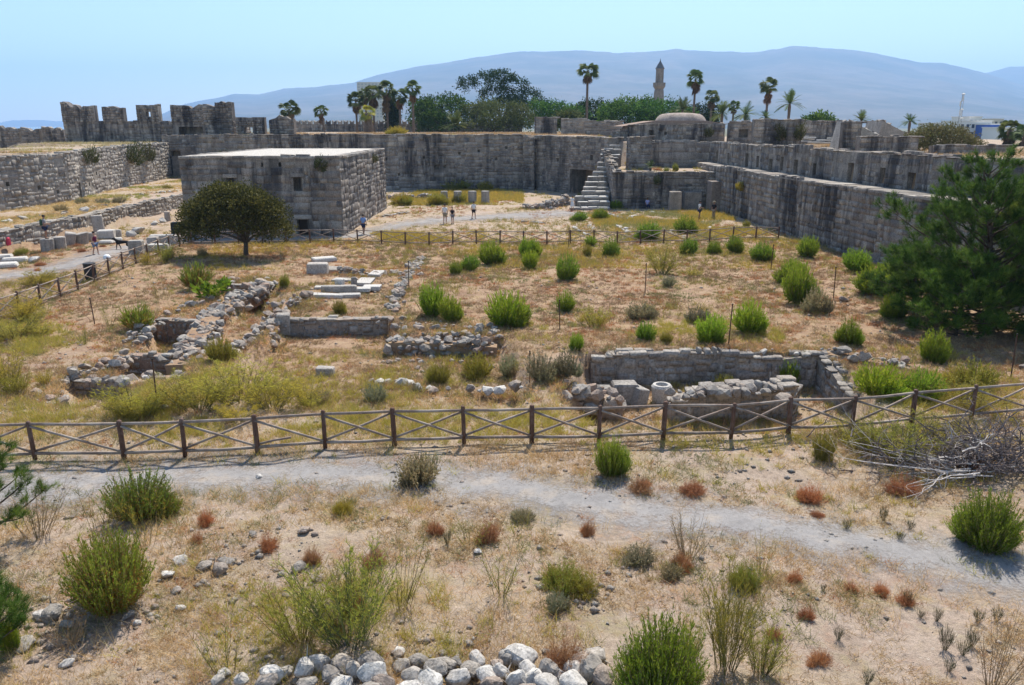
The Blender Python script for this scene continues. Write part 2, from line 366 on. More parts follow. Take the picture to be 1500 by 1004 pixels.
def path(name, cl, wid, lift=.02, step=.3):
    pts = [Vector(q) for q in cl]; P = []
    for a, b in zip(pts[:-1], pts[1:]):
        k = max(1, int((b - a).length / step)); P += [a.lerp(b, i / k) for i in range(k)]
    P.append(pts[-1]); P = np.array([q[:2] for q in P])
    ker = np.ones(9) / 9
    for d in (0, 1): P[4:-4, d] = np.convolve(P[:, d], ker, 'valid')
    T = np.gradient(P, axis=0); T /= np.linalg.norm(T, axis=1)[:, None]; Nn = np.stack([-T[:, 1], T[:, 0]], 1)
    W = np.interp(np.arange(len(P)), np.linspace(0, len(P) - 1, len(wid)), wid); us = np.linspace(-1, 1, 15)
    V = P[:, None, :] + Nn[:, None, :] * (us[None, :, None] * W[:, None, None] / 2)
    x, y = V[..., 0].ravel(), V[..., 1].ravel()
    edge = np.tile(1.15 * (1 - np.abs(us)) - .12, len(P))
    I = np.arange(len(P) * 15).reshape(-1, 15); f = np.stack([I[:-1, :-1], I[:-1, 1:], I[1:, 1:], I[1:, :-1]], -1).reshape(-1, 4)
    o = obj(name, mesh_np(name, np.stack([x, y, H(x, y) + lift], 1), f, M['path'], {'edge': edge}, True)); tag(o, kind='structure'); return o
path('path', [G(*q) for q in ((-160, 735), (0, 716), (150, 702), (300, 695), (500, 696), (700, 712), (900, 742), (1100, 768), (1300, 800), (1500, 838), (1750, 890))], [4.8, 4.8, 4.6, 4.4, 4.2, 4.4, 4.2, 4.2])
path('path', [G(*q) for q in ((-180, 440), (0, 404), (90, 392), (180, 368), (262, 349), (330, 351), (430, 352), (520, 346), (570, 334), (650, 322), (740, 318), (800, 314), (842, 309))], [6, 6, 6, 6, 6, 5.5, 6, 9.5, 11, 8], .03)

# ------------------------------------------------------------------ mountains, sea
t = NT('mountain'); p = t.pos()
n = t.noise(p, .0011, 8, .62, .6); n2 = t.noise(p, .006, 7, .7)
col = t.ramp(n, [(.34, (.05, .055, .05)), (.48, (.085, .08, .07)), (.58, (.14, .115, .10)), (.7, (.065, .065, .055))])  # base darkened, shade of the backlit slopes is in the colour
col = t.mix(col, t.ramp(n2, [(.35, .6), (.6, 1.2)]), .8, 'MULTIPLY'); t.color(col); M['mountain'] = t.m
def mountain(name, prof, D0, D1, seed, rough=.10):
    px = np.array([q[0] for q in prof], float); py = np.array([q[1] for q in prof], float)
    cx = np.arange(px[0], px[-1] + 1, 6.); ridge = np.interp(cx, px, py) + (fnoise(cx * .06 + seed, cx * 0 + seed, 4) - .47) * 3.2
    rows = 44; V = []
    tt = np.concatenate([np.linspace(0, 1, rows), [1.12, 1.3]])
    base = np.array([list(ray(a, HOR)) for a in cx]); dirh = base[:, :2]
    rz = np.array([(CH + ray(a, b).z / ray(a, b).y * D1 * ray(a, HOR).y) for a, b in zip(cx, ridge)])
    for k, u in enumerate(tt):
        D = D0 + (D1 - D0) * u
        x = dirh[:, 0] * D; y = dirh[:, 1] * D
        if u <= 1:
            s = u ** 1.25
            rg = np.abs(fnoise(x * .0011 + seed, y * .0006, 5) - .47) * 2
            z = rz * (s + (rg - .3) * rough * 4 * u * (1 - u))
        else: z = rz * (1 - (u - 1) * 2)
        V.append(np.stack([x, y, z - 2], 1))
    V = np.array(V); I = np.arange(V.shape[0] * V.shape[1]).reshape(V.shape[0], -1)
    f = np.stack([I[:-1, :-1], I[:-1, 1:], I[1:, 1:], I[1:, :-1]], -1).reshape(-1, 4)
    return tag(obj(name, mesh_np(name, V.reshape(-1, 3), f, M['mountain'], smooth=True)), kind='structure')
mountain('mountain', [(150, 186), (200, 176), (241, 166), (275, 152), (300, 147), (345, 138), (380, 138), (420, 130), (475, 126), (520, 121), (560, 108), (610, 98), (660, 91), (700, 84), (725, 80), (760, 76), (805, 75), (850, 73), (890, 77), (935, 77), (985, 72), (1040, 76), (1100, 76), (1150, 68), (1185, 69), (1230, 73), (1270, 78), (1310, 86), (1340, 92), (1370, 93), (1400, 100), (1430, 107), (1500, 128), (1600, 150), (1800, 176)], 3200, 8600, 3)
mountain('mountain', [(1250, 184), (1340, 140), (1390, 114), (1430, 107), (1460, 99), (1500, 95), (1560, 90), (1640, 98), (1800, 120), (2000, 160)], 7000, 10500, 11)
mountain('hills', [(-500, 184), (-300, 172), (-120, 176), (0, 179), (39, 175), (91, 178), (130, 181), (200, 185)], 9500, 11500, 23)
t = NT('sea_water'); t.color((.02, .06, .10)); t.rough(.12); t.b.inputs['Specular IOR Level'].default_value = .5
t.bump(t.noise(t.pos(), .6, 4), .4, .1); M['sea'] = t.m
tag(obj('sea', mesh_np('sea', [(-13000, 215, -.3), (-95, 215, -.3), (-190, 620, -.3), (-1500, 4200, -.3), (-7000, 12800, -.3), (-13000, 12800, -.3)], [(0, 1, 2, 3, 4, 5)], M['sea'])), kind='structure')
# ------------------------------------------------------------------ haze: one closed box of pale air
hm = bpy.data.materials.new('haze'); hm.use_nodes = True; hn = hm.node_tree
for nd in list(hn.nodes): hn.nodes.remove(nd)
ho = hn.nodes.new('ShaderNodeOutputMaterial'); hv = hn.nodes.new('ShaderNodeVolumePrincipled')
hv.inputs['Color'].default_value = (.40, .65, 1.0, 1); hv.inputs['Density'].default_value = HAZE; hv.inputs['Anisotropy'].default_value = .1
hn.links.new(hv.outputs[0], ho.inputs['Volume'])
hb = MB().box((0, 6350, 470), (27000, 13900, 956)).build('haze', hm); tag(hb, kind='stuff')

# ================================================================== masonry
rs = random.Random(5)
def block_mesh(i, m):
    r = random.Random(100 + i); v = []
    for (a, b, yy) in ((.5, .5, .5), (.5, .5, -.36), (.45, .44, -.5)):
        for (sx, sz) in ((-1, -1), (1, -1), (1, 1), (-1, 1)):
            j = .07 if yy < 0 else 0
            v.append((sx * a + r.uniform(-j, j), yy + (r.uniform(-.08, .08) if yy == -.5 else 0), sz * b + r.uniform(-j, j) * 1.3))
    f = []
    for k in (0, 4):
        for q in range(4): f.append((k + q, k + (q + 1) % 4, k + 4 + (q + 1) % 4, k + 4 + q))
    f.append((8, 9, 10, 11))
    return np.array(v), np.array(f)
BLK = [block_mesh(i, None) for i in range(8)]
_blk_me = {}
def blk_me(i, m):
    k = (i, m)
    if k not in _blk_me: _blk_me[k] = mesh_np('stone_block', BLK[i][0], BLK[i][1], M[m])
    return _blk_me[k]
def join_blocks(L, templ):
    V = []; Fc = []; R = []; n = 0
    for (c, rz, d, vi, rn, tilt) in L:
        v, f = templ[vi]; ca, sa = math.cos(rz), math.sin(rz)
        q = v * np.array(d)
        if tilt: q = q @ np.array([[math.cos(tilt), 0, math.sin(tilt)], [0, 1, 0], [-math.sin(tilt), 0, math.cos(tilt)]])
        V.append(np.stack([q[:, 0] * ca - q[:, 1] * sa + c[0], q[:, 0] * sa + q[:, 1] * ca + c[1], q[:, 2] + c[2]], 1))
        Fc.append(f + n); R.append(np.full(len(v), rn)); n += len(v)
    return np.concatenate(V), np.concatenate(Fc), np.concatenate(R)
def lst(a, n): return list(a) if hasattr(a, '__len__') else [a] * n
def miter(pts, side):
    k = len(pts); out = []
    for i in range(k):
        ns = []
        for a, b in ((i - 1, i), (i, i + 1)):
            if 0 <= a and b < k:
                d = (pts[b] - pts[a]).normalized(); ns.append(Vector((d.y, -d.x)) * side)
        m = sum(ns, Vector((0, 0))); m.normalize(); out.append(m / max(.5, m.dot(ns[0])))
    return out
def masonry(name, label, cat, pts, z0, z1, thick, bw, bh, seed, side=1, nparts=220, openings=(), rag=.35, minpx=8.5, mat='wall_stone', core='wall_core', group=None, cap=True, ends=(False, False), parent=None, prot=.035, capw=None, jw=None):
    if mat == 'old_stone' and core == 'wall_core': core = 'mortar'
    jw = (1.0 if mat in ('old_stone', 'rubble') else .35) if jw is None else jw
    r = random.Random(seed); pts = [Vector(q[:2]) for q in pts]; k = len(pts); z0 = lst(z0, k); z1 = lst(z1, k)
    org = Vector((pts[0].x, pts[0].y, z0[0]))
    root = parent if parent is not None else empty(name, org, 0, label, cat, group)
    if parent is not None: org = parent.location.copy()
    nm = miter(pts, side); mb = MB(); L = []
    if ends[0] or ends[1]: pass
    segs = [(pts[i], pts[i + 1], z0[i], z0[i + 1], z1[i], z1[i + 1], i) for i in range(k - 1)]
    for (a, b, za, zb, ta, tb, si) in segs:
        d = b - a; Ln = d.length; t_ = d / Ln; n_ = Vector((t_.y, -t_.x)) * side; rz = math.atan2(t_.y, t_.x) + (math.pi if side < 0 else 0)
        ops = [o for o in openings if o[0] == si]
        cuts = sorted(set([0, Ln] + [o[1] for o in ops] + [o[2] for o in ops] + [Ln * q / max(1, int(Ln / 6)) for q in range(1, max(1, int(Ln / 6)))]))
        for s0, s1 in zip(cuts[:-1], cuts[1:]):
            def at(s, front, zz):
                u = s / Ln; m_ = nm[si].lerp(nm[si + 1], u) if (0 < u < 1) else (nm[si] if u <= 0 else nm[si + 1])
                q = a.lerp(b, u) - m_ * (0.0 if front == 0 else front); return (q.x - org.x, q.y - org.y, zz - org.z)
            mid = (s0 + s1) / 2
            zo = sorted([(o[3], o[4], o[5]) for o in ops if o[1] < mid < o[2]])
            lev = []; zc0, zc1 = za + (zb - za) * s0 / Ln, za + (zb - za) * s1 / Ln
            zt0, zt1 = ta + (tb - ta) * s0 / Ln, ta + (tb - ta) * s1 / Ln
            cur = (zc0 - .6, zc1 - .6)
            for (oa, ob, dep) in zo:
                lev.append((cur, (oa, oa), 0.0)); lev.append(((oa, oa), (ob, ob), dep)); cur = (ob, ob)
            lev.append((cur, (zt0, zt1), 0.0))
            for (l0, l1, dep) in lev:
                if dep >= thick: continue
                v = [at(s0, dep, l0[0]), at(s1, dep, l0[1]), at(s1, thick, l0[1]), at(s0, thick, l0[0]), at(s0, dep, l1[0]), at(s1, dep, l1[1]), at(s1, thick, l1[1]), at(s0, thick, l1[0])]
                f = [(0, 1, 5, 4), (1, 2, 6, 5), (2, 3, 7, 6), (3, 0, 4, 7), (4, 5, 6, 7)]
                if side < 0: f = [tuple(reversed(q)) for q in f]
                mb.add(v, f)
        zlo = min(za, zb) - .1; zhi = max(ta, tb) + rag; bands = [0.]
        while bands[-1] < Ln - .01: bands.append(min(Ln, bands[-1] + bw * (r.uniform(1.6, 3.6) if jw > .5 else r.uniform(3, 9))))
        for B0, B1 in zip(bands[:-1], bands[1:]):
          z = zlo - r.random() * bh
          while z < zhi:
            ch = bh * r.uniform(.62, 1.4); s = B0 - (r.random() * bw * .5 if jw < .5 else 0)
            while s < B1 - .05:
                wd = bw * r.choice((r.uniform(.3, .7), r.uniform(.7, 1.2), r.uniform(1.1, 1.9))); u = (s + wd / 2) / Ln
                sa_, sb_ = max(s, B0, 0), min(s + wd, B1 + (r.uniform(-.15, .25) * bw if B1 < Ln else 0), Ln)
                if sb_ - sa_ > .12:
                    uu = (sa_ + sb_) / 2 / Ln; cz = z + ch / 2; zb_ = za + (zb - za) * uu
                    zt = ta + (tb - ta) * uu + (float(vnoise((sa_ + seed) * .7, seed + si)) - .55) * rag
                    okk = zb_ - ch < cz < zt
                    for o in ops:
                        if sb_ > o[1] + .02 and sa_ < o[2] - .02 and z + ch > o[3] + .04 and z < o[4] - .04: okk = False
                    if okk and r.random() > .02 + .03 * jw:
                        q = a.lerp(b, uu); pr = prot + r.uniform(-.03, .035); dd = .30
                        q = q + n_ * (pr - dd / 2); cz += jw * r.uniform(-.12, .12) * ch
                        L.append(((q.x - org.x, q.y - org.y, cz - org.z), rz, (sb_ - sa_ - .02 - jw * r.random() * .12, dd, (ch - .02) * (1 - jw * r.uniform(-.28, .28))), r.randrange(8), r.random(), r.uniform(-.02, .02) * (1 + 3 * jw)))
                s += wd
            z += ch
        if cap:
            for row in range(2 if thick > .5 else 1):
                s = 0
                while s < Ln:
                    wd = bw * r.uniform(.6, 1.7); u = min(1, (s + wd / 2) / Ln)
                    if r.random() < .8:
                        dp = min(thick * .5, r.uniform(.35, .75)); hh_ = r.uniform(.06, .26) * min(1, bh / .35)
                        q = a.lerp(b, u) - n_ * (dp / 2 - .06 if row == 0 else min(thick, 2.5) - dp / 2); zt = ta + (tb - ta) * u
                        L.append(((q.x - org.x, q.y - org.y, zt + hh_ / 2 - .05 - org.z), rz + r.uniform(-.1, .1), (wd * .93, dp, hh_), r.randrange(8), r.random(), r.uniform(-.05, .05)))
                    s += wd
    mb.build('wall_core', M[core], root)
    def px(e):
        c = Vector(e[0]) + org; return max(e[2][0], e[2][2]) / max(8., mpp(c) * F) * F
    L.sort(key=lambda e: -px(e)); big = [e for e in L[:nparts] if px(e) >= minpx]; rest = L[len(big):]
    for (c, rz, d, vi, rn, tl) in big:
        obj('stone_block', blk_me(vi, mat), root, c, (0, tl, rz), d)
    if rest:
        V, Fc, R = join_blocks(rest, BLK); tag(obj('masonry', mesh_np('masonry', V, Fc, M[mat], {'rnd': R}), root), kind='stuff')
    return root
def prism(mb, outline, y0, y1, org):       # outline in x,z ; pushed through y0..y1
    n = len(outline); v = [(x - org[0], y0 - org[1], z - org[2]) for x, z in outline] + [(x - org[0], y1 - org[1], z - org[2]) for x, z in outline]
    f = [tuple(range(n)), tuple(range(2 * n - 1, n - 1, -1))] + [(i + n, (i + 1) % n + n, (i + 1) % n, i) for i in range(n)]
    mb.add(v, f)
def merlon(root, x0, x1, Yc, zb, zt, th, seed, style='m', hole=None, mat='wall_stone'):
    r = random.Random(seed); o = root.location; mb = MB()
    if hole:
        hx0, hx1, hz0, hz1 = hole
        for (a, b, c, d) in ((x0, hx0, zb, zt), (hx1, x1, zb, zt), (hx0, hx1, zb, hz0), (hx0, hx1, hz1, zt - .1)):
            prism(mb, [(a, c), (b, c), (b, d), (a, d)], Yc, Yc + th, o)
    w_ = x1 - x0; k = max(4, int(w_ / .5)); top = []
    zz = zb if not hole else zt - .12
    for i in range(k + 1):
        u = i / k
        e = abs(u - .5) * 2 if style == 'm' else (1 - abs(u - .5) * 2 if style == 'p' else (1 - u if style == 'l' else .5))
        amp = .45 if style in 'mp' else (1.1 if style == 'l' else .2)
        top.append((x0 + w_ * u, zt - amp * (1 - e) * .8 + r.uniform(-.3, .22)))
    if style == 'm': top[k // 2] = (top[k // 2][0], zt - .05)
    if hole: top = [(x, max(z, zz + .06)) for x, z in top]
    prism(mb, [(x0, zz), (x1, zz)] + top[::-1], Yc - .01, Yc + th, o)
    me = mb.build('merlon', M[mat], root)
    # facing stones of the merlon, one part each group too small to pick apart
    L = []; z = zb
    while z < zt - .3:
        ch = r.uniform(.26, .45); s = x0
        while s < x1 - .1:
            wd = min(r.uniform(.35, .9), x1 - s); cx = s + wd / 2
            if not (hole and hole[0] - wd / 2 < cx < hole[1] + wd / 2 and hole[2] - ch < z < hole[3]) and z + ch < np.interp(cx, [q[0] for q in top], [q[1] for q in top]):
                L.append(((cx - o[0], Yc - .0 - o[1], z + ch / 2 - o[2]), 0, (wd - .04, .3 + r.uniform(-.12, .12), ch - .03), r.randrange(8), r.random(), 0))
            s += wd
        z += ch
    if L:
        V, Fc, R = join_blocks(L, BLK); tag(obj('masonry', mesh_np('masonry', V, Fc, M[mat], {'rnd': R}), me), kind='stuff')
    return me
# ================================================================== fortress walls
def V2(px, py, z=0): q = G(px, py, z); return (q.x, q.y)
# low wall holding the left terrace
masonry('terrace_wall', 'long low rubble wall behind the column drums, holding the sunlit left terrace', 'wall', [(-37.6, 34), (-37.3, 56), (-36.7, 69), (-37.2, 92)], 0, [1.5, 1.55, 1.55, 1.5], .7, .55, .34, 11, nparts=280, rag=.25, mat='old_stone', minpx=7)
# left rampart
masonry('rampart_wall', 'tall sunlit rubble rampart wall along the upper left, dotted with small holes', 'wall', RAMP, [1.4] * 6, [6.2, 6.2, 6.2, 6.3, 6.5, 6.6], 1.0, .75, .42, 12, nparts=250, rag=.4, mat='old_stone', minpx=8,
        openings=[(3, 2.6, 3.2, 1.5, 3.2, .8), (2, 1.5, 1.9, 3.0, 3.4, .5), (3, 6, 6.4, 2.6, 3.0, .5), (3, 9, 9.4, 3.6, 4.0, .5), (4, 4, 4.4, 2.8, 3.2, .5), (2, 4, 4.4, 2.4, 2.8, .5), (1, 3, 3.4, 2.6, 3.1, .5), (1, 6, 6.4, 3.6, 4.0, .5)])
# wall with battlements behind the rampart
Yb = 126.0
def ax(px, Yq=Yb): return A(px, 190, Yq).x
def azv(py, Yq=Yb): return A(750, py, Yq).z
root = masonry('battlement_wall', 'high grey wall at upper left topped by broken swallow-tailed battlements', 'wall', [(ax(94), Yb), (ax(300), Yb)], 5.0, [azv(178), azv(179)], 2.2, .8, .45, 13, nparts=40, rag=.2,
               openings=[(0, ax(262) - ax(94), ax(297) - ax(94), 3.5, azv(186), 1.9)])
merlon(root, ax(94), ax(112), Yb, azv(179), azv(148), 1.6, 1, 'l'); merlon(root, ax(112), ax(141), Yb, azv(179), azv(155), 1.2, 2, 'm')
merlon(root, ax(153), ax(183), Yb, azv(179), azv(155), 1.2, 3, 'm'); merlon(root, ax(203), ax(235), Yb, azv(179), azv(154), 1.2, 4, 'm', (ax(216), ax(223), azv(171), azv(164)))
merlon(root, ax(253), ax(300), Yb, azv(179), azv(154), 1.2, 5, 'm')
Yt = 121.0
rt = masonry('turret', 'square turret with a ragged top at the end of the battlement wall', 'turret', [(ax(300, Yt) - .2, Yb - .2), (ax(300, Yt), Yt), (ax(343, Yt), Yt), (ax(343, Yt) + .2, Yb + 2)], 0.3, azv(179, Yt), 1.4, .8, .45, 14, nparts=60, rag=.1)
merlon(rt, ax(300, Yt) + .05, ax(318, Yt), Yt, azv(180, Yt), azv(153, Yt), 1.2, 6, 'f'); merlon(rt, ax(318, Yt), ax(343, Yt) - .05, Yt, azv(180, Yt), azv(148, Yt), 1.2, 7, 'f')
bs = MB(); bs.box(((ax(300, Yt) + ax(343, Yt)) / 2 - rt.location.x, Yt + 3 - rt.location.y, azv(179, Yt) / 2 - rt.location.z), (ax(343, Yt) - ax(300, Yt) - 2, 3.5, azv(181, Yt))); bs.build('fill', M['wall_core'], rt)
masonry('gate_wall', 'dark recessed archway wall between the rampart end and the turret', 'wall', [(-52.6, 121.2), (-47.6, 121.6)], .5, [7.6, 7.6], 2.2, .8, .45, 19, nparts=40, openings=[(0, 1.1, 2.5, 0.2, 5.4, 2.0), (0, .8, 2.8, .2, 4.6, 2.0)])
Yl = 131.0
r2 = masonry('crenellated_wall', 'crenellated wall running off the left edge beyond the rampart', 'wall', [(ax(-60, Yl), Yl), (ax(96, Yl), Yl)], 4.5, azv(207, Yl), 1.2, .8, .45, 15, nparts=30, rag=.1)
for i, (a, b) in enumerate(((-45, -22), (-17, -3), (0, 27), (30, 57), (61, 74), (76, 93))): merlon(r2, ax(a, Yl), ax(b, Yl), Yl, azv(208, Yl), azv(186 + (i % 2) * 2, Yl), 1.0, 20 + i, 'm' if i < 5 else 'p')
# back curtain wall
Yc = 117.0
holes = [(0, r_ * 1.0, r_ + .35, z_, z_ + .4, .5) for r_, z_ in ((22.5, 4.4), (25, 4.5), (27.5, 4.2), (30.5, 5.2), (33, 4.4), (36, 3.1), (38.2, 5.0), (41, 5.3), (43.5, 4.2), (45, 5.8), (29.3, 2.0))] + [(0, 34.6, 35.5, 2.9, 3.6, .7)]
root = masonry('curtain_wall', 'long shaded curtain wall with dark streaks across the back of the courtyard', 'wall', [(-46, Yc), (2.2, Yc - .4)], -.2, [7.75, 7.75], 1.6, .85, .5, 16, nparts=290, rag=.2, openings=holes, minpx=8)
b = masonry('buttress', 'narrow battered buttress at the right end of the curtain wall', 'buttress', [(1.6, Yc), (1.6, Yc - 1.4), (3.2, Yc - 1.6), (3.4, Yc)], -.2, [7.6, 7.4, 7.3, 7.5], .7, .7, .42, 17, nparts=40)
masonry('curtain_wall', 'pitted block wall between the buttress and the stone staircase', 'wall', [(3.2, Yc - .2), (12.5, 104.4)], -.2, [7.6, 7.5], 3.6, .7, .38, 18, nparts=280, rag=.4, openings=[(0, 5.1, 5.6, 4.2, 4.7, .6), (0, 12, 12.6, 4.6, 5.3, .6), (0, 8.0, 14.6, -.6, 3.3, 3.4)], minpx=6.5)
# battlement stumps above the curtain wall
s1 = empty('battlement', (ax(346, 120), 120, 7.6), 0, 'broken battlement with a square hole beside the turret', 'battlement')
merlon(s1, ax(346, 120), ax(388, 120), 120, 7.5, azv(172, 120), 1.1, 31, 'f', (ax(358, 120), ax(370, 120), azv(195, 120), azv(187, 120)))
s2 = empty('battlement', (ax(396, 120), 120, 7.6), 0, 'lone pointed battlement standing below a palm', 'battlement')
merlon(s2, ax(395, 120), ax(431, 120), 120, 7.5, azv(170, 120), 1.1, 32, 'p')
# far battlements
Yf = 186.0
r3 = masonry('crenellated_wall', 'far wall with an even row of small battlements below the palms', 'wall', [(ax(432, Yf), Yf), (ax(765, Yf), Yf)], 6.5, azv(182, Yf), 1.0, 1.0, .5, 33, nparts=0, rag=.1, cap=False)
i = 0; pxx = 434
while pxx < 760:
    mb = MB(); x0, x1 = ax(pxx, Yf), ax(pxx + 6.2, Yf); zt = azv(176.2, Yf); zb = azv(182.5, Yf); xm = (x0 + x1) / 2
    prism(mb, [(x0, zb), (x1, zb), (x1, zt - .05), (xm + .15, zt - .42), (xm, zt - .3), (xm - .15, zt - .42), (x0, zt)], Yf, Yf + .7, r3.location); mb.build('merlon', M['wall_stone'], r3); pxx += 8.6 + rs.uniform(-.4, .4); i += 1
# ruined walls on the high ground behind the staircase
def slabwall(name, label, px0, px1, pyt, Yq, zb, seed, th=.9, mat='wall_stone', dy=0, **k):
    return masonry(name, label, 'wall', [(ax(px0, Yq), Yq), (ax(px1, Yq), Yq + dy)], zb, azv(pyt, Yq), th, .8, .42, seed, mat=mat, nparts=60, rag=.35, minpx=8, **k)
slabwall('ruined_wall', 'ragged pale wall stump on the rampart left of the staircase head', 783, 816, 173, 128, 7.3, 41)
slabwall('ruined_wall', 'smooth pale wall block below the low trees, left of the staircase head', 822, 856, 175, 127, 7.3, 42, mat='old_stone')
slabwall('ruined_wall', 'low broken wall between the pale block and the domed building', 856, 912, 178, 124, 7.3, 43)
slabwall('ruined_wall', 'low stone ledge wall at the very top of the staircase', 898, 922, 193, 108, 6.4, 44)
# domed building
Yd = 107.0
dm = masonry('domed_building', 'ruined square building with a shallow dome and tall dark doorway', 'building', [(ax(908, 116), 116), (ax(922, Yd), Yd), (ax(1062, Yd), Yd), (ax(1062, Yd) + .3, Yd + 11)], 6.3, [8.6, azv(184, Yd), azv(182, Yd), azv(182, Yd)], 1.0, .85, .5, 45, nparts=150, rag=.3, minpx=7,
             openings=[(1, ax(950, Yd) - ax(922, Yd), ax(958, Yd) - ax(922, Yd), 6.0, azv(191, Yd), .9), (1, 4.6, 5.0, 7.9, 8.3, .5)])
mb = MB(); o = dm.location
prism(mb, [(ax(912, Yd), azv(184, Yd) - .1), (ax(1061, Yd), azv(182, Yd) - .1), (ax(1055, Yd), azv(180, Yd)), (ax(1035, Yd), azv(177, Yd)), (ax(960, Yd), azv(177, Yd)), (ax(935, Yd), azv(181, Yd))], Yd + .5, Yd + 10.5, o); mb.build('roof', M['earth_stone'], dm)
mb = MB(); cx = (ax(962, 112) + ax(1030, 112)) / 2 - o.x; R_ = (ax(1030, 112) - ax(962, 112)) / 2
mb.lathe((cx, 112 - o.y, azv(178, 112) - o.z), [(R_ * 1.12, -.4), (R_ * 1.08, .1), (R_ * 1.0, .5), (R_ * .9, .8), (R_ * .78, .97), (R_ * .5, 1.08), (R_ * .25, 1.12), (.05, 1.13)], 40); mb.build('dome', M['earth_plaster'] if 'earth_plaster' in M else M['column_stone'], dm, True)
# pier and upper terrace wall right of the staircase
masonry('stone_pier', 'blocky stone pier standing between the staircase and the palm terrace', 'pier', [(14.0, 98.2), (14.1, 96), (16.7, 96), (16.9, 98.2)], 3.8, [7.6, 7.7, 7.75, 7.5], 1.1, .6, .34, 46, nparts=120, rag=.3, minpx=6)
masonry('upper_terrace_wall', 'shaded block wall behind the palm terrace, below the domed building', 'wall', [(16.8, 100.6), (24.6, 99.2)], 3.8, [7.0, 7.0], 1.2, 1.2, .7, 47, nparts=100, rag=.2, minpx=7)
# palm terrace front wall
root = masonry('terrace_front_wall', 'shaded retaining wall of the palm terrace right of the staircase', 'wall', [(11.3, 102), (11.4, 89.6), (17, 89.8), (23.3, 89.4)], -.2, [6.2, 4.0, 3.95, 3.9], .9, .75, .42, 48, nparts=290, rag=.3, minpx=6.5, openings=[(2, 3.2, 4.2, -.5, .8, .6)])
# right-hand double wall
RL = [(22.6, 97.5), (22.85, 87.5), (23.8, 65.5), (25.2, 53), (27.0, 38), (28.6, 26)]
RU = [(24.4, 99.6), (24.9, 88), (26.4, 66), (27.9, 53), (30.0, 36.5), (31.4, 24)]
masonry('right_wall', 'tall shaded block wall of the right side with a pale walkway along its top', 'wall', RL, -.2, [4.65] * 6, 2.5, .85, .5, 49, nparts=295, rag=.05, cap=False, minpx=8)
tops = empty('walkway', (22.6, 97.5, 4.66), 0, 'pale sunlit flagstone walkway along the top of the right wall', 'walkway')
rq = random.Random(77); o = tops.location; s = 0; Pl = [Vector(q) for q in RL]; Pu = [Vector(q) for q in RU]
for i in range(len(Pl) - 1):
    Ln = (Pl[i + 1] - Pl[i]).length; s = 0
    while s < Ln - .1:
        wd = min(rq.uniform(1.0, 2.2), Ln - s); u0 = s / Ln + .004; u1 = min(1, (s + wd) / Ln) - .004; d = (Pl[i + 1] - Pl[i]).normalized(); nn = Vector((-d.y, d.x)) * -1
        a0, a1 = Pl[i].lerp(Pl[i + 1], u0), Pl[i].lerp(Pl[i + 1], u1); b0, b1 = Pu[i].lerp(Pu[i + 1], u0), Pu[i].lerp(Pu[i + 1], u1)
        f0, f1 = rq.uniform(-.1, .06), rq.uniform(-.1, .06); z_ = rq.uniform(.03, .1)
        a0 = a0 + (a0 - b0).normalized() * (.06 + f0); a1 = a1 + (a1 - b1).normalized() * (.06 + f1)
        mb = MB(); q = [a0, a1, a0.lerp(a1, 1).lerp(b1, .93), a0.lerp(b0, .93)]
        mb.add([(v.x - o.x, v.y - o.y, -.06) for v in q] + [(v.x - o.x, v.y - o.y, z_) for v in q], [(4, 5, 6, 7), (0, 1, 5, 4), (1, 2, 6, 5), (2, 3, 7, 6), (3, 0, 4, 7)]); mb.build('flagstone', M['old_stone'], tops); s += wd
ops = []
for sg, ss in ((1, (2, 5.2, 8.6, 11.4, 14.5, 18.5)), (2, (2.5, 7, 10.5)), (0, (3, 7.5))):
    for j, s_ in enumerate(ss): ops.append((sg, s_, s_ + (.7 if j % 2 else .9), 4.75 + (j % 2) * .15, 6.2 - (j % 3) * .15, .8))
masonry('parapet_wall', 'upper right parapet wall with dark upright recesses behind the pale walkway', 'wall', RU, 4.6, [7.05] * 6, 1.1, .8, .55, 50, nparts=295, rag=.25, openings=ops, minpx=8)
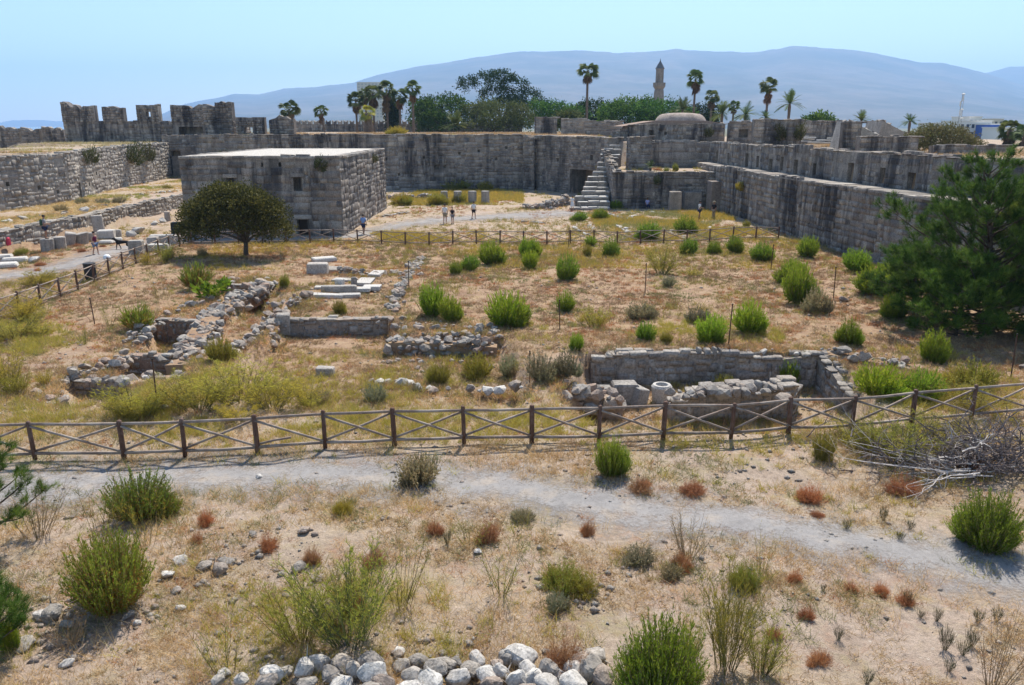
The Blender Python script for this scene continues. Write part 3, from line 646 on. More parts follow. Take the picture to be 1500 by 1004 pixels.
# ruins on the high ground at right
slabwall('ruined_wall', 'low rubble wall just right of the domed building', 1068, 1104, 180, 104, 6.3, 51, openings=[(0, 1.3, 2.5, 7.6, 8.6, .8)])
slabwall('ruined_wall', 'square grey wall overgrown with dark ivy behind the parapet', 1104, 1175, 176, 97, 6.3, 52)
slabwall('ruined_wall', 'pale low wall below a rounded green treetop, right of the ivy wall', 1176, 1240, 178, 118, 6.3, 53)
gw = slabwall('gabled_ruin', 'grey gable end of a ruin with a sloping stone roof', 1236, 1262, 180, 84, 6.3, 54); gw['category'] = 'ruin'
for k_, (pa, pb, y1, y2, Yq) in enumerate(((1240, 1296, 178, 204, 85), (1285, 1335, 177, 199, 92))):
    mb = MB(); a, b = A(pa, y1, Yq), A(pb, y2, Yq); o_ = Vector((a.x, Yq, 6.4)); rr = random.Random(k_)
    g = empty('stone_roof', o_, 0, ['sloping rubble roof falling to the right from the grey gable', 'second sloping stone roof behind, with one shaded side'][k_], 'roof')
    prism(mb, [(a.x, 6.4), (b.x + 1, 6.4), (b.x, b.z), (a.x + .6, a.z)], Yq, Yq + 4, o_); mb.build('roof_body', M['old_stone'], g)
    for j in range(46):
        u, v_ = rr.random(), rr.random(); m2 = MB(); m2.box((0, 0, 0), (rr.uniform(.3, .6), rr.uniform(.3, .6), rr.uniform(.08, .16)), rr.uniform(0, 3), bev=.03)
        q = Vector((a.x + .6 + (b.x - a.x - .6) * u, Yq + .2 + 3.6 * v_, a.z + (b.z - a.z) * u + .06)) - o_
        if j == 0: sl = [m2.mesh('roof_slab', M['old_stone'])]
        elif j < 5: sl.append(m2.mesh('roof_slab', M['old_stone']))
        obj('roof_slab', sl[j % len(sl)], g, q, (rr.uniform(-.1, .1), math.atan2(a.z - b.z, b.x - a.x - .6), rr.uniform(0, 6)))
mb = MB(); a = A(1180, 194, 100); g = empty('marble_slab', (a.x, 100, 6.4), 0, 'heap of white marble slabs lying in the sun beside the gabled ruin', 'slab')
for j in range(9):
    m2 = MB(); m2.box((rs.uniform(0, 4.6), rs.uniform(-2, 2), .55 + .12 * j - (.3 if j > 5 else 0)), (rs.uniform(1.4, 2.6), rs.uniform(.8, 1.4), .16), rs.uniform(-.4, .4), bev=.03); m2.build('slab', M['marble'], g)
slabwall('ruined_wall', 'long low plastered wall in front of the olive-brown bush', 1262, 1348, 201, 72, 6.3, 55)
slabwall('ruined_wall', 'low rubble wall at right below the olive-brown bush', 1372, 1486, 214, 74, 6.3, 56)
# stone staircase
st = empty('staircase', (9, 88, 0), 0, 'broad worn stone staircase climbing to the rampart, treads bright in the sun', 'staircase')
N = 14; r = random.Random(4)
for i in range(N):
    u = i / (N - 1); yy = 88 + 14.2 * u; zt = .22 + 6.45 * u + (r.uniform(-.08, .08) if 0 < i < 13 else 0); x0 = 6.7 + 5.5 * u + r.uniform(-.35, .35); x1 = 11.2 + 3.0 * max(0, (u - .15) / .85) + r.uniform(-.05, .05) - .15
    x1 = min(x1, 11.25) if yy < 95 else min(x1, 13.8)
    mb = MB(); mb.box(((x0 + x1) / 2 - 9, yy + .6 - 88, zt / 2 - .15), (x1 - x0, 1.5, zt + .3 - .14)); mb.build('riser', M['wall_core'], st)
    s = x0
    while s < x1 - .2:
        wd = min(r.uniform(.8, 1.8), x1 - s); mb = MB(); mb.box((s + wd / 2 - 9, yy + .42 - 88 + r.uniform(-.06, .04), zt - .07 + r.uniform(-.03, .03)), (wd - .05, 1.0 + r.uniform(-.15, .2), r.uniform(.16, .28)), r.uniform(-.06, .06), bev=.05, jit=.03, rnd=r); mb.build('tread', M['marble'], st); s += wd
# ------------------------------------------------------------------ small flat-roofed building
BX0, BX1, BY0, BY1, BZ = -27.6, -14.3, 66.4, 90.0, 6.45
def bs_(px): return ax(px, BY0) - BX0
bld = masonry('stone_building', 'flat-roofed block building of large grey stones behind the round tree', 'building', [(BX0, BY1), (BX0, BY0), (BX1, BY0), (BX1, BY1), (BX0 + .1, BY1)], -.1, [BZ] * 5, .8, .95, .5, 60, nparts=298, rag=.06, cap=False, minpx=7, mat='wall_stone',
              openings=[(1, bs_(424), bs_(437), azv(280, BY0), azv(260, BY0), .75), (1, bs_(324), bs_(337), azv(282, BY0), azv(261, BY0), .75), (1, bs_(425), bs_(444), -.7, azv(322, BY0), .75), (1, bs_(404), bs_(408), azv(245, BY0), azv(238, BY0), .4), (1, bs_(378), bs_(381), azv(245, BY0), azv(239, BY0), .4)])
o = bld.location
MB().box(((BX0 + BX1) / 2 - o.x, (BY0 + BY1) / 2 - o.y, BZ - .1 - o.z), (BX1 - BX0 - 1.0, BY1 - BY0 - 1.0, .5)).build('roof', M['roof_plaster'], bld)
r = random.Random(8)
def edge_stones(a, b):
    s = 0; d = Vector(b) - Vector(a); Ln = d.length
    while s < Ln - .2:
        wd = min(r.uniform(.7, 1.7), Ln - s); q = Vector(a) + d * ((s + wd / 2) / Ln); mb = MB()
        mb.box((0, 0, 0), (wd - .03, 1.0, .22), 0, bev=.04, jit=.02, rnd=r); mb.build('coping_stone', M['old_stone'], bld, loc=(q.x - o.x, q.y - o.y, BZ + .06 - o.z + r.uniform(-.03, .03)), rot=(0, 0, math.atan2(d.y, d.x))); s += wd
edge_stones((BX0 - .05, BY0 + .42), (BX1 + .05, BY0 + .42)); edge_stones((BX1 - .42, BY0 + 1), (BX1 - .42, BY1)); edge_stones((BX0 + .42, BY0 + 1), (BX0 + .42, BY1))
for (pa, pb, py) in ((420, 441, 257), (320, 341, 258), (421, 448, 318)):
    mb = MB(); mb.box((0, 0, 0), (ax(pb, BY0) - ax(pa, BY0), .34, .32), 0, bev=.03, jit=.01, rnd=r); mb.build('lintel', M['old_stone'], bld, loc=((ax(pa, BY0) + ax(pb, BY0)) / 2 - o.x, BY0 + .05 - o.y, azv(py, BY0) - o.z))
for (pa, pb, y1, y2) in ((424, 437, 280, 260), (324, 337, 282, 261)):   # iron grilles in the windows
    wn_ = empty('window', (ax(pa, BY0) - o.x, BY0 + .5 - o.y, azv(y1, BY0) - o.z)); wn_.parent = bld; ww = ax(pb, BY0) - ax(pa, BY0); hh_ = azv(y2, BY0) - azv(y1, BY0)
    for q in range(1, 4): MB().tube([(ww * q / 4, 0, -.02), (ww * q / 4, 0, hh_ + .02)], .014, 5).build('bar', M['iron'], wn_)
MB().box((ax(434.5, BY0) - o.x, BY0 + .62 - o.y, azv(334, BY0) - o.z - .1), (ax(444, BY0) - ax(425, BY0) - .06, .08, 1.9)).build('doorway_shade', M['doorway_dark'], bld)  # dark panel standing for the shade inside the open doorway
# ================================================================== leaves
def nrm(a): return a / (np.linalg.norm(a, axis=1, keepdims=True) + 1e-9)
def blades(rng, base, d, L, Wd, bend=.0):
    """one pointed leaf of four corners for each base point"""
    n = len(base); d = nrm(d); side = nrm(np.cross(d, nrm(rng.normal(size=(n, 3))))); L = np.broadcast_to(L, n)[:, None]; Wd = np.broadcast_to(Wd, n)[:, None]
    mid = base + d * L * .45 + np.array([0, 0, 1]) * bend * L * .2; tip = base + d * L - np.array([0, 0, 1]) * bend * L * .3
    V = np.stack([base, mid + side * Wd / 2, tip, mid - side * Wd / 2], 1).reshape(-1, 3)
    return V, np.arange(n * 4).reshape(n, 4)
def tris(rng, base, d, L, Wd):
    n = len(base); d = nrm(d); side = nrm(np.cross(d, nrm(rng.normal(size=(n, 3))))); L = np.broadcast_to(L, n)[:, None]; Wd = np.broadcast_to(Wd, n)[:, None]
    V = np.stack([base - side * Wd / 2, base + side * Wd / 2, base + d * L], 1).reshape(-1, 3); return V, np.arange(n * 3).reshape(n, 3)
def cloud(rng, lobes, nclump, per, leaf, sig, fill=.72):
    lob = np.array(lobes, float); ar = (lob[:, 3] * lob[:, 5]) ** 1.0; idx = rng.choice(len(lob), nclump, p=ar / ar.sum())
    u = nrm(rng.normal(size=(nclump, 3))); u[:, 2] = np.where(u[:, 2] < -.35, -u[:, 2], u[:, 2]); rad = fill + (1.05 - fill) * rng.rand(nclump) ** .6
    cc = lob[idx, :3] + u * lob[idx, 3:6] * rad[:, None]
    cr = rng.rand(nclump)
    base = np.repeat(cc, per, 0) + rng.normal(size=(nclump * per, 3)) * sig; out = np.repeat(u, per, 0)
    d = out * .7 + rng.normal(size=out.shape) * .7 + np.array([0, 0, .2])
    V, Fq = blades(rng, base, d, leaf * (0.6 + .8 * rng.rand(len(base))), leaf * .55)
    R = np.clip(np.repeat(cr, per) * .75 + rng.rand(len(base)) * .25, 0, 1)
    return V, Fq, np.repeat(R, 4)
def limb_tree(mb, base, top_pts, r0, r, n=6):
    for tp in top_pts:
        b = Vector(base); tp = Vector(tp); m1 = b.lerp(tp, .35) + Vector((r.uniform(-.1, .1), r.uniform(-.1, .1), .08)) * (tp - b).length; m2 = b.lerp(tp, .7) + Vector((r.uniform(-.1, .1), r.uniform(-.1, .1), 0)) * (tp - b).length
        mb.tube([b, m1, m2, tp], [r0, r0 * .7, r0 * .45, r0 * .15], n)
def tree(name, label, p, lobes, nclump, per, leaf, sig, mat, trunk_r=.2, seed=0, cat='tree', group=None, bark='bark', fill=.72, trunk_top=None):
    rng = np.random.RandomState(seed); r = random.Random(seed)
    o = empty(name, p, 0, label, cat, group)
    V, Fq, R = cloud(rng, lobes, nclump, per, leaf, sig, fill); obj('crown', mesh_np('crown', V, Fq, M[mat], {'rnd': R}), o)
    mb = MB(); tz = trunk_top if trunk_top else min(l[2] for l in lobes) * .7
    mb.tube([(0, 0, -.3), (.05, 0, tz * .5), (.1, .05, tz)], [trunk_r * 1.3, trunk_r, trunk_r * .85], 8)
    limb_tree(mb, (.1, .05, tz * .95), [(l[0], l[1], l[2] + l[5] * .3) for l in lobes], trunk_r * .6, r); mb.build('trunk', M[bark], o, True)
    return o
# round tree by the building
tree('round_tree', 'round dark olive-green tree before the flat-roofed stone building', GH(360, 375), [(-.5, 0, 3.3, 2.7, 2.6, 1.75), (-2.4, .2, 2.5, 2.2, 2.0, 1.6), (1.5, 0, 2.5, 1.9, 2.0, 1.6), (-1.1, -1.2, 2.4, 2.6, 1.6, 1.5), (.5, -.9, 3.2, 1.8, 1.6, 1.5), (-3.3, 0, 1.6, 1.5, 1.5, 1.0), (2.3, 0, 1.6, 1.3, 1.5, 1.0), (-1.5, .8, 3.5, 1.8, 1.6, 1.5)], 2100, 14, .18, .16, 'olive_leaf', .17, 3, bark='bark', fill=.55, trunk_top=1.0)
# pines with needle tufts
def pine(name, label, p, hgt, rad, nb, seed, needle=.17, nw=.012, tufts=16, lean=(0, 0), low=.1, per=34, group=None, shape=None):
    rng = np.random.RandomState(seed); r = random.Random(seed); o = empty(name, p, 0, label, 'pine tree', group); mb = MB(); TB = []; TD = []
    mb.tube([(0, 0, -.3), (lean[0] * .3, lean[1] * .3, hgt * .35), (lean[0] * .7, lean[1] * .7, hgt * .7), (lean[0], lean[1], hgt * .97)], [hgt * .026, hgt * .02, hgt * .012, .015], 8)
    ga = 0
    for i in range(nb):
        u = low + (1 - low) * (i + .5) / nb; ga += 2.4 + r.uniform(-.3, .3); st = Vector((lean[0] * u, lean[1] * u, hgt * u * .97))
        prof = (1 - u) ** .7 * (.55 + .45 * min(1, u / .2)) if shape is None else shape(u)
        Lb = rad * (prof + .10) * r.uniform(.7, 1.15); el = .05 + .65 * u + r.uniform(-.12, .25)
        d = Vector((math.cos(ga) * math.cos(el), math.sin(ga) * math.cos(el), math.sin(el)))
        pts = [st + d * Lb * q + Vector((0, 0, .16 * Lb * q * q)) for q in (0, .35, .7, 1)]
        mb.tube(pts, [.02 + .012 * Lb, .014 + .008 * Lb, .012 + .004 * Lb, .006], 5)
        nt = max(3, int(tufts * Lb / rad * 1.3))
        for k in range(nt):
            q = .28 + .72 * r.random() ** .55; c = pts[0].lerp(pts[3], q); so = Vector((r.gauss(0, 1), r.gauss(0, 1), r.gauss(.25, .7))).normalized() * r.uniform(.06, .24) * Lb * (1.25 - q * .6)
            e_ = c + so
            if so.length > .25: mb.tube([c, e_], [.01, .005], 3, False)
            m = 3 + int(so.length * 5)
            for j in range(m):
                cc = c.lerp(e_, .35 + .65 * (j + r.random()) / m); TB.append(cc + Vector((r.gauss(0, .06), r.gauss(0, .06), r.gauss(0, .05))) * (needle / .17)); TD.append((so.normalized() * .6 + d * .5 + Vector((0, 0, .55))).normalized())
    TB = np.array(TB); TD = np.array(TD); n = len(TB); cr = rng.rand(n)
    base = np.repeat(TB, per, 0) + np.repeat(TD, per, 0) * (rng.rand(n * per, 1) * needle * .7); dd = np.repeat(TD, per, 0) * .75 + rng.normal(size=(n * per, 3)) * .5
    V, Fq = tris(rng, base, dd, needle * (.7 + .6 * rng.rand(n * per)), nw)
    R = np.clip(np.repeat(cr, per) * .7 + .3 * rng.rand(n * per), 0, 1)
    obj('needles', mesh_np('needles', V, Fq, M['pine_needle'], {'rnd': np.repeat(R, 3)}), o); mb.build('trunk', M['bark'], o, True); return o
q = GH(1450, 478)
pine('pine_tree', 'large bushy green pine shading the right edge beside the tall wall', q, 7.2, 5.3, 74, 21, .27, .018, 19, (-1.1, .2), .0, 26, shape=lambda u: ((1 - u) ** .8 * .95 + .12 * math.sin(u * 21)) * (.8 + .2 * min(1, u / .2)))
q2 = Vector((24.8, 35.5, 0)); q2.z = hz(q2.x, q2.y)
pine('pine_tree', 'second pine half out of frame at the right edge', q2, 6.8, 4.4, 54, 22, .27, .019, 20, (.2, 0), .03, 20)
q3 = GH(1335, 455); pine('pine_tree', 'low pine sapling in the shade at the foot of the large pine', q3, 3.0, 2.3, 40, 23, .2, .014, 16, (0, 0), .04, 26)
q4 = GH(1400, 492); pine('pine_tree', 'low dark pine growth hiding the trunk of the large pine', q4, 3.2, 2.6, 46, 24, .22, .016, 18, (0, 0), .0, 26)
for i, (px_, py_, hh_, lab) in enumerate(((-8, 800, 2.6, 'young pine reaching in at the left edge beside the near fence'), (-14, 968, 1.5, 'small pine sapling at the lower left edge'))):
    q = GH(px_, py_); pine('pine_sapling', lab, q, hh_, [1.25, .85][i], [26, 20][i], 30 + i, .17, .006, 10, (.1, 0), .08, 40)
# ------------------------------------------------------------------ trees behind the walls
def far_tree(label, pxc, pyb, pyt, pw, Yq, mat, seed, dens=1.0, zb=None, lobes=None, cat='tree', leaf=.5):
    b = A(pxc, 190, Yq); zt = A(750, pyt, Yq).z; zb_ = 7.4 if zb is None else zb; hgt = zt - zb_; wd = pw * Yq / F / CP * .5; r = random.Random(seed)
    if lobes is None:
        lobes = [(0, 0, hgt * .56, wd * .72, wd * .6, hgt * .42)]
        for k in range(12):
            a = r.uniform(0, 6.28); q = r.uniform(.4, .78); zz = r.uniform(.3, .74); lobes.append((math.cos(a) * wd * q, math.sin(a) * wd * q * .7, hgt * zz, wd * r.uniform(.26, .42), wd * .35, hgt * r.uniform(.16, .28)))
    else: lobes = [(l[0] * wd, l[1] * wd, l[2] * hgt, l[3] * wd, l[3] * wd * .8, l[4] * hgt) for l in lobes]
    return tree('tree', label, (b.x, Yq, zb_), lobes, int(620 * dens), 13, leaf * .9, leaf * .75, mat, .3, seed, cat, 'trees beyond the back wall', fill=.6, trunk_top=hgt * .35)
far_tree('broad low bright-green tree with a domed crown right of the palm group', 648, 180, 137, 105, 178, 'tree_green', 61, 1.5, zb=5)
far_tree('tall dark wind-blown tree standing above all the other crowns', 733, 180, 106, 120, 192, 'tree_dark', 62, 1.1, zb=5, lobes=[(-.72, 0, .80, .26, .13), (-.3, 0, .86, .38, .13), (.05, 0, .90, .32, .12), (.3, 0, .8, .32, .14), (.62, 0, .62, .36, .14), (-.05, 0, .66, .45, .16), (.2, 0, .5, .5, .16), (.85, 0, .5, .26, .12)])
far_tree('pale grey-green tree just below the tall wind-blown one', 722, 182, 146, 110, 176, 'tree_pale', 63, 1.2, zb=5)
far_tree('green tree sloping down to the right of the wind-blown tree', 812, 182, 148, 95, 184, 'tree_green', 64, 1.2, zb=5)
far_tree('low yellow-green bush before the trees, above the pale wall block', 832, 186, 163, 45, 160, 'tree_pale', 65, .7, zb=6)
far_tree('dark rounded tree beside the tall single palm', 868, 182, 146, 75, 190, 'tree_dark', 66, 1.0, zb=5)
far_tree('wide green tree left of the minaret base', 918, 182, 143, 90, 180, 'tree_green', 67, 1.3, zb=5)
far_tree('wide dark-green tree in front of the minaret base', 972, 182, 144, 100, 176, 'tree_green', 68, 1.3, zb=5)
far_tree('dark tree right of the minaret, behind the dome', 1024, 182, 152, 60, 186, 'tree_dark', 69, .9, zb=5)
far_tree('black-green ivy-clad column of foliage among the palm group', 575, 176, 143, 22, 172, 'tree_dark', 70, .5, zb=5)
far_tree('rounded green treetop showing over the pale low wall at right', 1199, 180, 167, 52, 150, 'tree_green', 71, .7, zb=6)
far_tree('small bare-topped tree left of the bright-green domed tree', 615, 180, 156, 26, 190, 'tree_pale', 72, .25, zb=5)
tree('olive_bush', 'huge olive-brown rounded bush on the right-hand high ground', (A(1378, 200, 80).x, 80, 6.4), [(0, 0, .9, 3.2, 2.4, 1.7), (-2.4, 0, .6, 2.0, 2, 1.2), (2.2, 0, .5, 2.1, 2, 1.1), (3.4, 0, .2, 1.3, 1.4, .7), (-1, -.8, .9, 2, 1.5, 1.4)], 900, 13, .2, .2, 'bush_brown', .15, 73, 'bush', fill=.7, trunk_top=.4)
# ------------------------------------------------------------------ palms
def frond_fan(rng, c, d, L, n=11):
    d = d / np.linalg.norm(d); side = np.cross(d, [0, 0, 1.]); side /= np.linalg.norm(side) + 1e-9; up = np.cross(side, d); ro = rng.uniform(-.9, .9); side = side * math.cos(ro) + up * math.sin(ro); up = np.cross(side, d); hub = c + d * L * .5
    an = np.linspace(-1.25, 1.25, n); dirs = np.cos(an)[:, None] * d + np.sin(an)[:, None] * side
    tip = hub + dirs * L * .55 - np.array([0, 0, 1]) * (L * .16); mid = hub + dirs * L * .3; ww = np.cross(dirs, up); ww = ww / (np.linalg.norm(ww, axis=1, keepdims=True) + 1e-9) * L * .055
    V = [np.stack([np.repeat(hub[None], n, 0), mid + ww, tip, mid - ww], 1).reshape(-1, 3)]
    st = np.array([[c - side * L * .015, c + side * L * .015, hub, hub]]).reshape(-1, 3); V.append(st); return np.concatenate(V)
def fan_palm(label, px_, pyc, rpx, Yq, zb, seed, skirt=.35, nl=34, lean=0, yellow=False, group='palms beyond the walls', thick=1.):
    b = A(px_, pyc, Yq); R_ = 1.14 * rpx * Yq / F; rng = np.random.RandomState(seed); o = empty('palm_tree', (b.x - lean, Yq, zb), 0, label, 'palm tree', group)
    hc = b.z - zb; top = np.array([lean, 0, hc]); mb = MB(); tr = (.17 + hc * .006) * thick; mb.tube([(0, 0, -.3), (lean * .3, 0, hc * .5), (lean, 0, hc)], [tr * 1.4, tr, tr * .8], 8); mb.build('trunk', M['palm_trunk'], o, True)
    def mk(k, lo, hi, name, mat, Lr, dz=0):
        Vs = []
        for i in range(k):
            az = i * 2.39996 + rng.uniform(-.3, .3); el = rng.uniform(lo, hi); d = np.array([math.cos(az) * math.cos(el), math.sin(az) * math.cos(el), math.sin(el)])
            Vs.append(frond_fan(rng, top + np.array([0, 0, dz * rng.rand()]), d, Lr * rng.uniform(.7, 1.1)))
        V = np.concatenate(Vs); Fq = np.arange(len(V)).reshape(-1, 4); rr = np.repeat(rng.rand(k), len(V) // k); obj(name, mesh_np(name, V, Fq, M[mat], {'rnd': rr}), o)
    mk(int(nl * 1.05), -.75, 1.25, 'fronds', 'palm_yellow' if yellow else 'palm_leaf', R_)
    if skirt: mk(int(nl * .9), -1.5, -.95, 'dead_fronds', 'palm_dead', R_ * .75, -R_ * 1.6 * skirt)
    return o
def date_palm(label, px_, pyc, rpx, Yq, zb, seed, nf=26, group='palms beyond the walls', trunk=True, mat='palm_leaf', elmin=-.15):
    b = A(px_, pyc, Yq); R_ = rpx * Yq / F; rng = np.random.RandomState(seed); o = empty('palm_tree', (b.x, Yq, zb), 0, label, 'palm tree', group); hc = b.z - zb
    if trunk:
        mb = MB(); tr = .28 * max(.5, R_ / 3); mb.tube([(0, 0, -.3), (0, 0, hc * .6), (0, 0, hc * .9), (0, 0, hc)], [tr * 1.1, tr, tr * 1.25, tr * .7], 9); mb.build('trunk', M['palm_trunk'], o)
    Vs = []; RR = []
    for i in range(nf):
        az = i * 2.39996 + rng.uniform(-.2, .2); el = rng.uniform(elmin, 1.35); hd = np.array([math.cos(az), math.sin(az), 0]); L = R_ * rng.uniform(.95, 1.25); pr = None; c0 = np.array([0, 0, hc]); s0 = np.array([-hd[1], hd[0], 0]); cr = rng.rand()
        pts = []
        for s in np.linspace(0, 1, 9): pts.append(c0 + hd * L * math.cos(el) * s + np.array([0, 0, 1]) * (L * math.sin(el) * s - .42 * L * s * s * max(.3, math.cos(el))))
        for k in range(8):
            a_, b_ = pts[k], pts[k + 1]; ll = L * .30 * math.sin(.45 + 2.4 * (k + .5) / 8)
            for sd_ in (-1, 1):
                for j in (.25, .75):
                    q0 = a_ + (b_ - a_) * j; tip = q0 + s0 * sd_ * ll * .8 + (b_ - a_) / np.linalg.norm(b_ - a_) * ll * .6 + np.array([0, 0, -.08 * ll]); wv = (b_ - a_) * .22
                    Vs.append(np.stack([q0 - wv, q0 + wv, tip, tip])); RR += [cr] * 4
            Vs.append(np.stack([a_ + s0 * .03 * R_ / 3, b_ + s0 * .02, b_ - s0 * .02, a_ - s0 * .03 * R_ / 3])); RR += [cr] * 4
    V = np.concatenate(Vs); obj('fronds', mesh_np('fronds', V, np.arange(len(V)).reshape(-1, 4), M[mat], {'rnd': np.array(RR)}), o); return o
fan_palm('short bushy fan palm above the lone pointed battlement', 423, 161, 14, 150, 5, 81, .2)
fan_palm('narrow leaning fan palm right of the short bushy one', 470, 163, 10, 170, 3, 82, .5, lean=-.8)
fan_palm('leftmost fan palm of the close group, with drooping brown skirt', 521, 146, 13, 168, 5, 83, .4)
fan_palm('second palm from the left in the close palm group', 535, 139, 10, 176, 5, 84, .4)
fan_palm('third palm in the close group, standing before the hazy white tower block', 546, 137, 14, 168, 5, 85, .35)
fan_palm('tallest shaggy palm in the middle of the close group', 566, 132, 14, 170, 5, 86, .75)
fan_palm('palm rising out of the black-green column of foliage', 585, 141, 13, 166, 5, 87, .4)
fan_palm('single fan palm at the right end of the close group', 604, 130, 12, 165, 5, 88, .4)
fan_palm('stubby palm with yellow crown and shaggy brown trunk on the rampart', 539, 166, 12, 150, 7.2, 89, .55, 30, 0, True, thick=4.0)
fan_palm('tall slender fan palm alone above the tree canopy', 861, 104, 15, 160, 5, 90, .25)
fan_palm('tall fan palm just right of the minaret', 1019, 116, 13, 165, 5, 91, .5)
fan_palm('medium fan palm right of the dome', 1043, 142, 11, 160, 5, 92, .4)
fan_palm('fan palm peeping over the feathery palms right of the dome', 1075, 156, 9, 158, 5, 93, .2)
fan_palm('slender tall fan palm at right, alone against the mountain', 1126, 126, 13, 150, 5, 94, .6)
date_palm('feathery date palm with stout trunk behind the ivy wall', 1157, 152, 19, 120, 6.4, 95)
date_palm('feathery palm clump right behind the dome', 1058, 166, 18, 130, 6.4, 96)
date_palm('feathery palm left of the fan palms by the dome', 1000, 162, 20, 150, 5, 97)
date_palm('feathery palm at the foot of the medium fan palm', 1092, 168, 19, 126, 6.4, 98)
date_palm('low feathery palm at the foot of the slender tall palm', 1122, 172, 12, 122, 6.4, 99)
date_palm('low dusty palm on the rampart above the curtain wall', 667, 184, 20, 138, 7.4, 100, 34, trunk=False, mat='tree_pale', elmin=.1)
date_palm('small palm tip behind the first stone roof', 1262, 176, 15, 110, 6.4, 101)
date_palm('small palm tip behind the second stone roof', 1333, 178, 14, 105, 6.4, 102)
date_palm('young palm on the terrace beside the staircase', 953, 245, 12, 92, 4.0, 103, 20, elmin=.2)
fan_palm('dark thick-trunked palm at the right edge before the town', 1480, 190, 17, 110, 6.0, 104, .5, 40, thick=2.2)
fan_palm('palm cut off by the right edge of the frame', 1503, 196, 16, 104, 6.0, 105, .5, 36, thick=2.0)
# ------------------------------------------------------------------ minaret, town, masts
Ym = 235.0; b = A(965, 140, Ym); zb = 0.; o = empty('minaret', (b.x, Ym, zb), 0, 'slender stone minaret with pointed cap rising behind the trees', 'minaret')
def zz(py): return A(965, py, Ym).z - zb
sc_ = Ym / F * CP
mb = MB(); mb.lathe((0, 0, 0), [(1.55, 0), (1.5, zz(143)), (1.35, zz(133)), (1.25, zz(131))], 12); mb.build('shaft', M['minaret_stone'], o)
mb = MB(); mb.lathe((0, 0, 0), [(1.2, zz(131.5)), (1.75, zz(127)), (1.8, zz(121.5)), (1.65, zz(121.5)), (1.65, zz(124))], 12); mb.build('balcony', M['minaret_stone'], o)
mb = MB(); mb.lathe((0, 0, 0), [(1.15, zz(124)), (1.12, zz(102)), (1.3, zz(101.5)), (1.3, zz(100.5))], 12); mb.build('upper_shaft', M['minaret_stone'], o)
mb = MB(); mb.lathe((0, 0, 0), [(1.32, zz(100.7)), (.75, zz(95)), (.12, zz(89.5)), (.05, zz(86))], 12); mb.build('cap', M['lead'], o)
def town(label, px0, px1, pyt, Yq, mat, seed, floors=3, cols=5, zb=-.4, dep=14, wm='window_glass'):
    x0, x1 = A(px0, 190, Yq).x, A(px1, 190, Yq).x; zt = A(750, pyt, Yq).z; o = empty('town_building', ((x0 + x1) / 2, Yq, zb), 0, label, 'building', 'buildings of the town beyond the walls'); hh_ = zt - zb
    MB().box((0, dep / 2, hh_ / 2), (x1 - x0, dep, hh_)).build('wall', M[mat], o); MB().box((0, dep / 2, hh_ + .2), (x1 - x0 + .5, dep + .5, .4)).build('roof', M['white_wall'], o)
    for f in range(floors):
        for c in range(cols):
            xw = -(x1 - x0) / 2 + (x1 - x0) * (c + .5) / cols; zw = hh_ - 1.9 - f * 3.1
            if zw > 1: MB().box((xw, -.02, zw), ((x1 - x0) / cols * .5, .1, 1.5)).build('window', M[wm], o)
town('white flat-roofed town block beside the radio mast', 1405, 1452, 178, 330, 'white_wall', 1, 4, 6)
town('small white building with two roof boxes at far right', 1418, 1436, 172, 345, 'white_wall', 2, 2, 3)
town('blue-fronted town building at the right edge', 1450, 1474, 183, 320, 'blue_wall', 3, 3, 4)
town('cream town building behind the blue one', 1440, 1468, 175, 420, 'cream_wall', 4, 3, 4)
town('pale low town building right of the blue one, behind the edge palm', 1470, 1530, 188, 310, 'white_wall', 5, 3, 5)
town('low white town building behind the second stone roof', 1360, 1404, 181, 520, 'cream_wall', 6, 3, 6)
town('pale hazy tower block behind the palm group', 526, 562, 121, 900, 'cream_wall', 7, 12, 7, wm='window_hazed')
town('distant white house left of the palm group', 455, 486, 178, 1000, 'white_wall', 8, 2, 6)
town('distant pale house right of the pointed battlement', 437, 452, 177, 1100, 'cream_wall', 9, 2, 4)
town('distant white house below the leftmost palms', 490, 512, 177, 1250, 'white_wall', 10, 2, 5)
def mast(label, px_, pyt, Yq, wbase, seed, pyb=None):
    b = A(px_, pyt, Yq); zb_ = 0; o = empty('radio_mast', (b.x, Yq, zb_), 0, label, 'mast'); hh_ = b.z - zb_; r = random.Random(seed); mb = MB(); nse = 12
    for (sx, sy) in ((-1, -1), (1, -1), (0, 1)): mb.tube([(sx * wbase, sy * wbase, 0), (sx * wbase * .3, sy * wbase * .3, hh_)], wbase * .07, 4)
    for k in range(nse):
        u0, u1 = k / nse, (k + 1) / nse; w0, w1 = wbase * (1 - .7 * u0), wbase * (1 - .7 * u1); mb.tube([(-w0, -w0, hh_ * u0), (w1, -w1, hh_ * u1)], wbase * .04, 4); mb.tube([(w0, -w0, hh_ * u0), (-w1, -w1, hh_ * u1)], wbase * .04, 4)
    mb.build('lattice', M['steel'], o)
    if wbase > .5:
        for k in range(7):
            u = r.uniform(.55, .97); MB().lathe((r.uniform(-.8, .8), -wbase * .6, hh_ * u), [(.55, 0), (.6, .25), (.1, .5)], 10).build('dish', M['white_wall'], o) if k % 2 else MB().box((r.uniform(-.9, .9), -wbase * .5, hh_ * u), (.35, .2, 1.8)).build('antenna', M['white_wall'], o)
mast('lattice radio mast with dishes above the town at right', 1411, 136, 300, .9, 3)
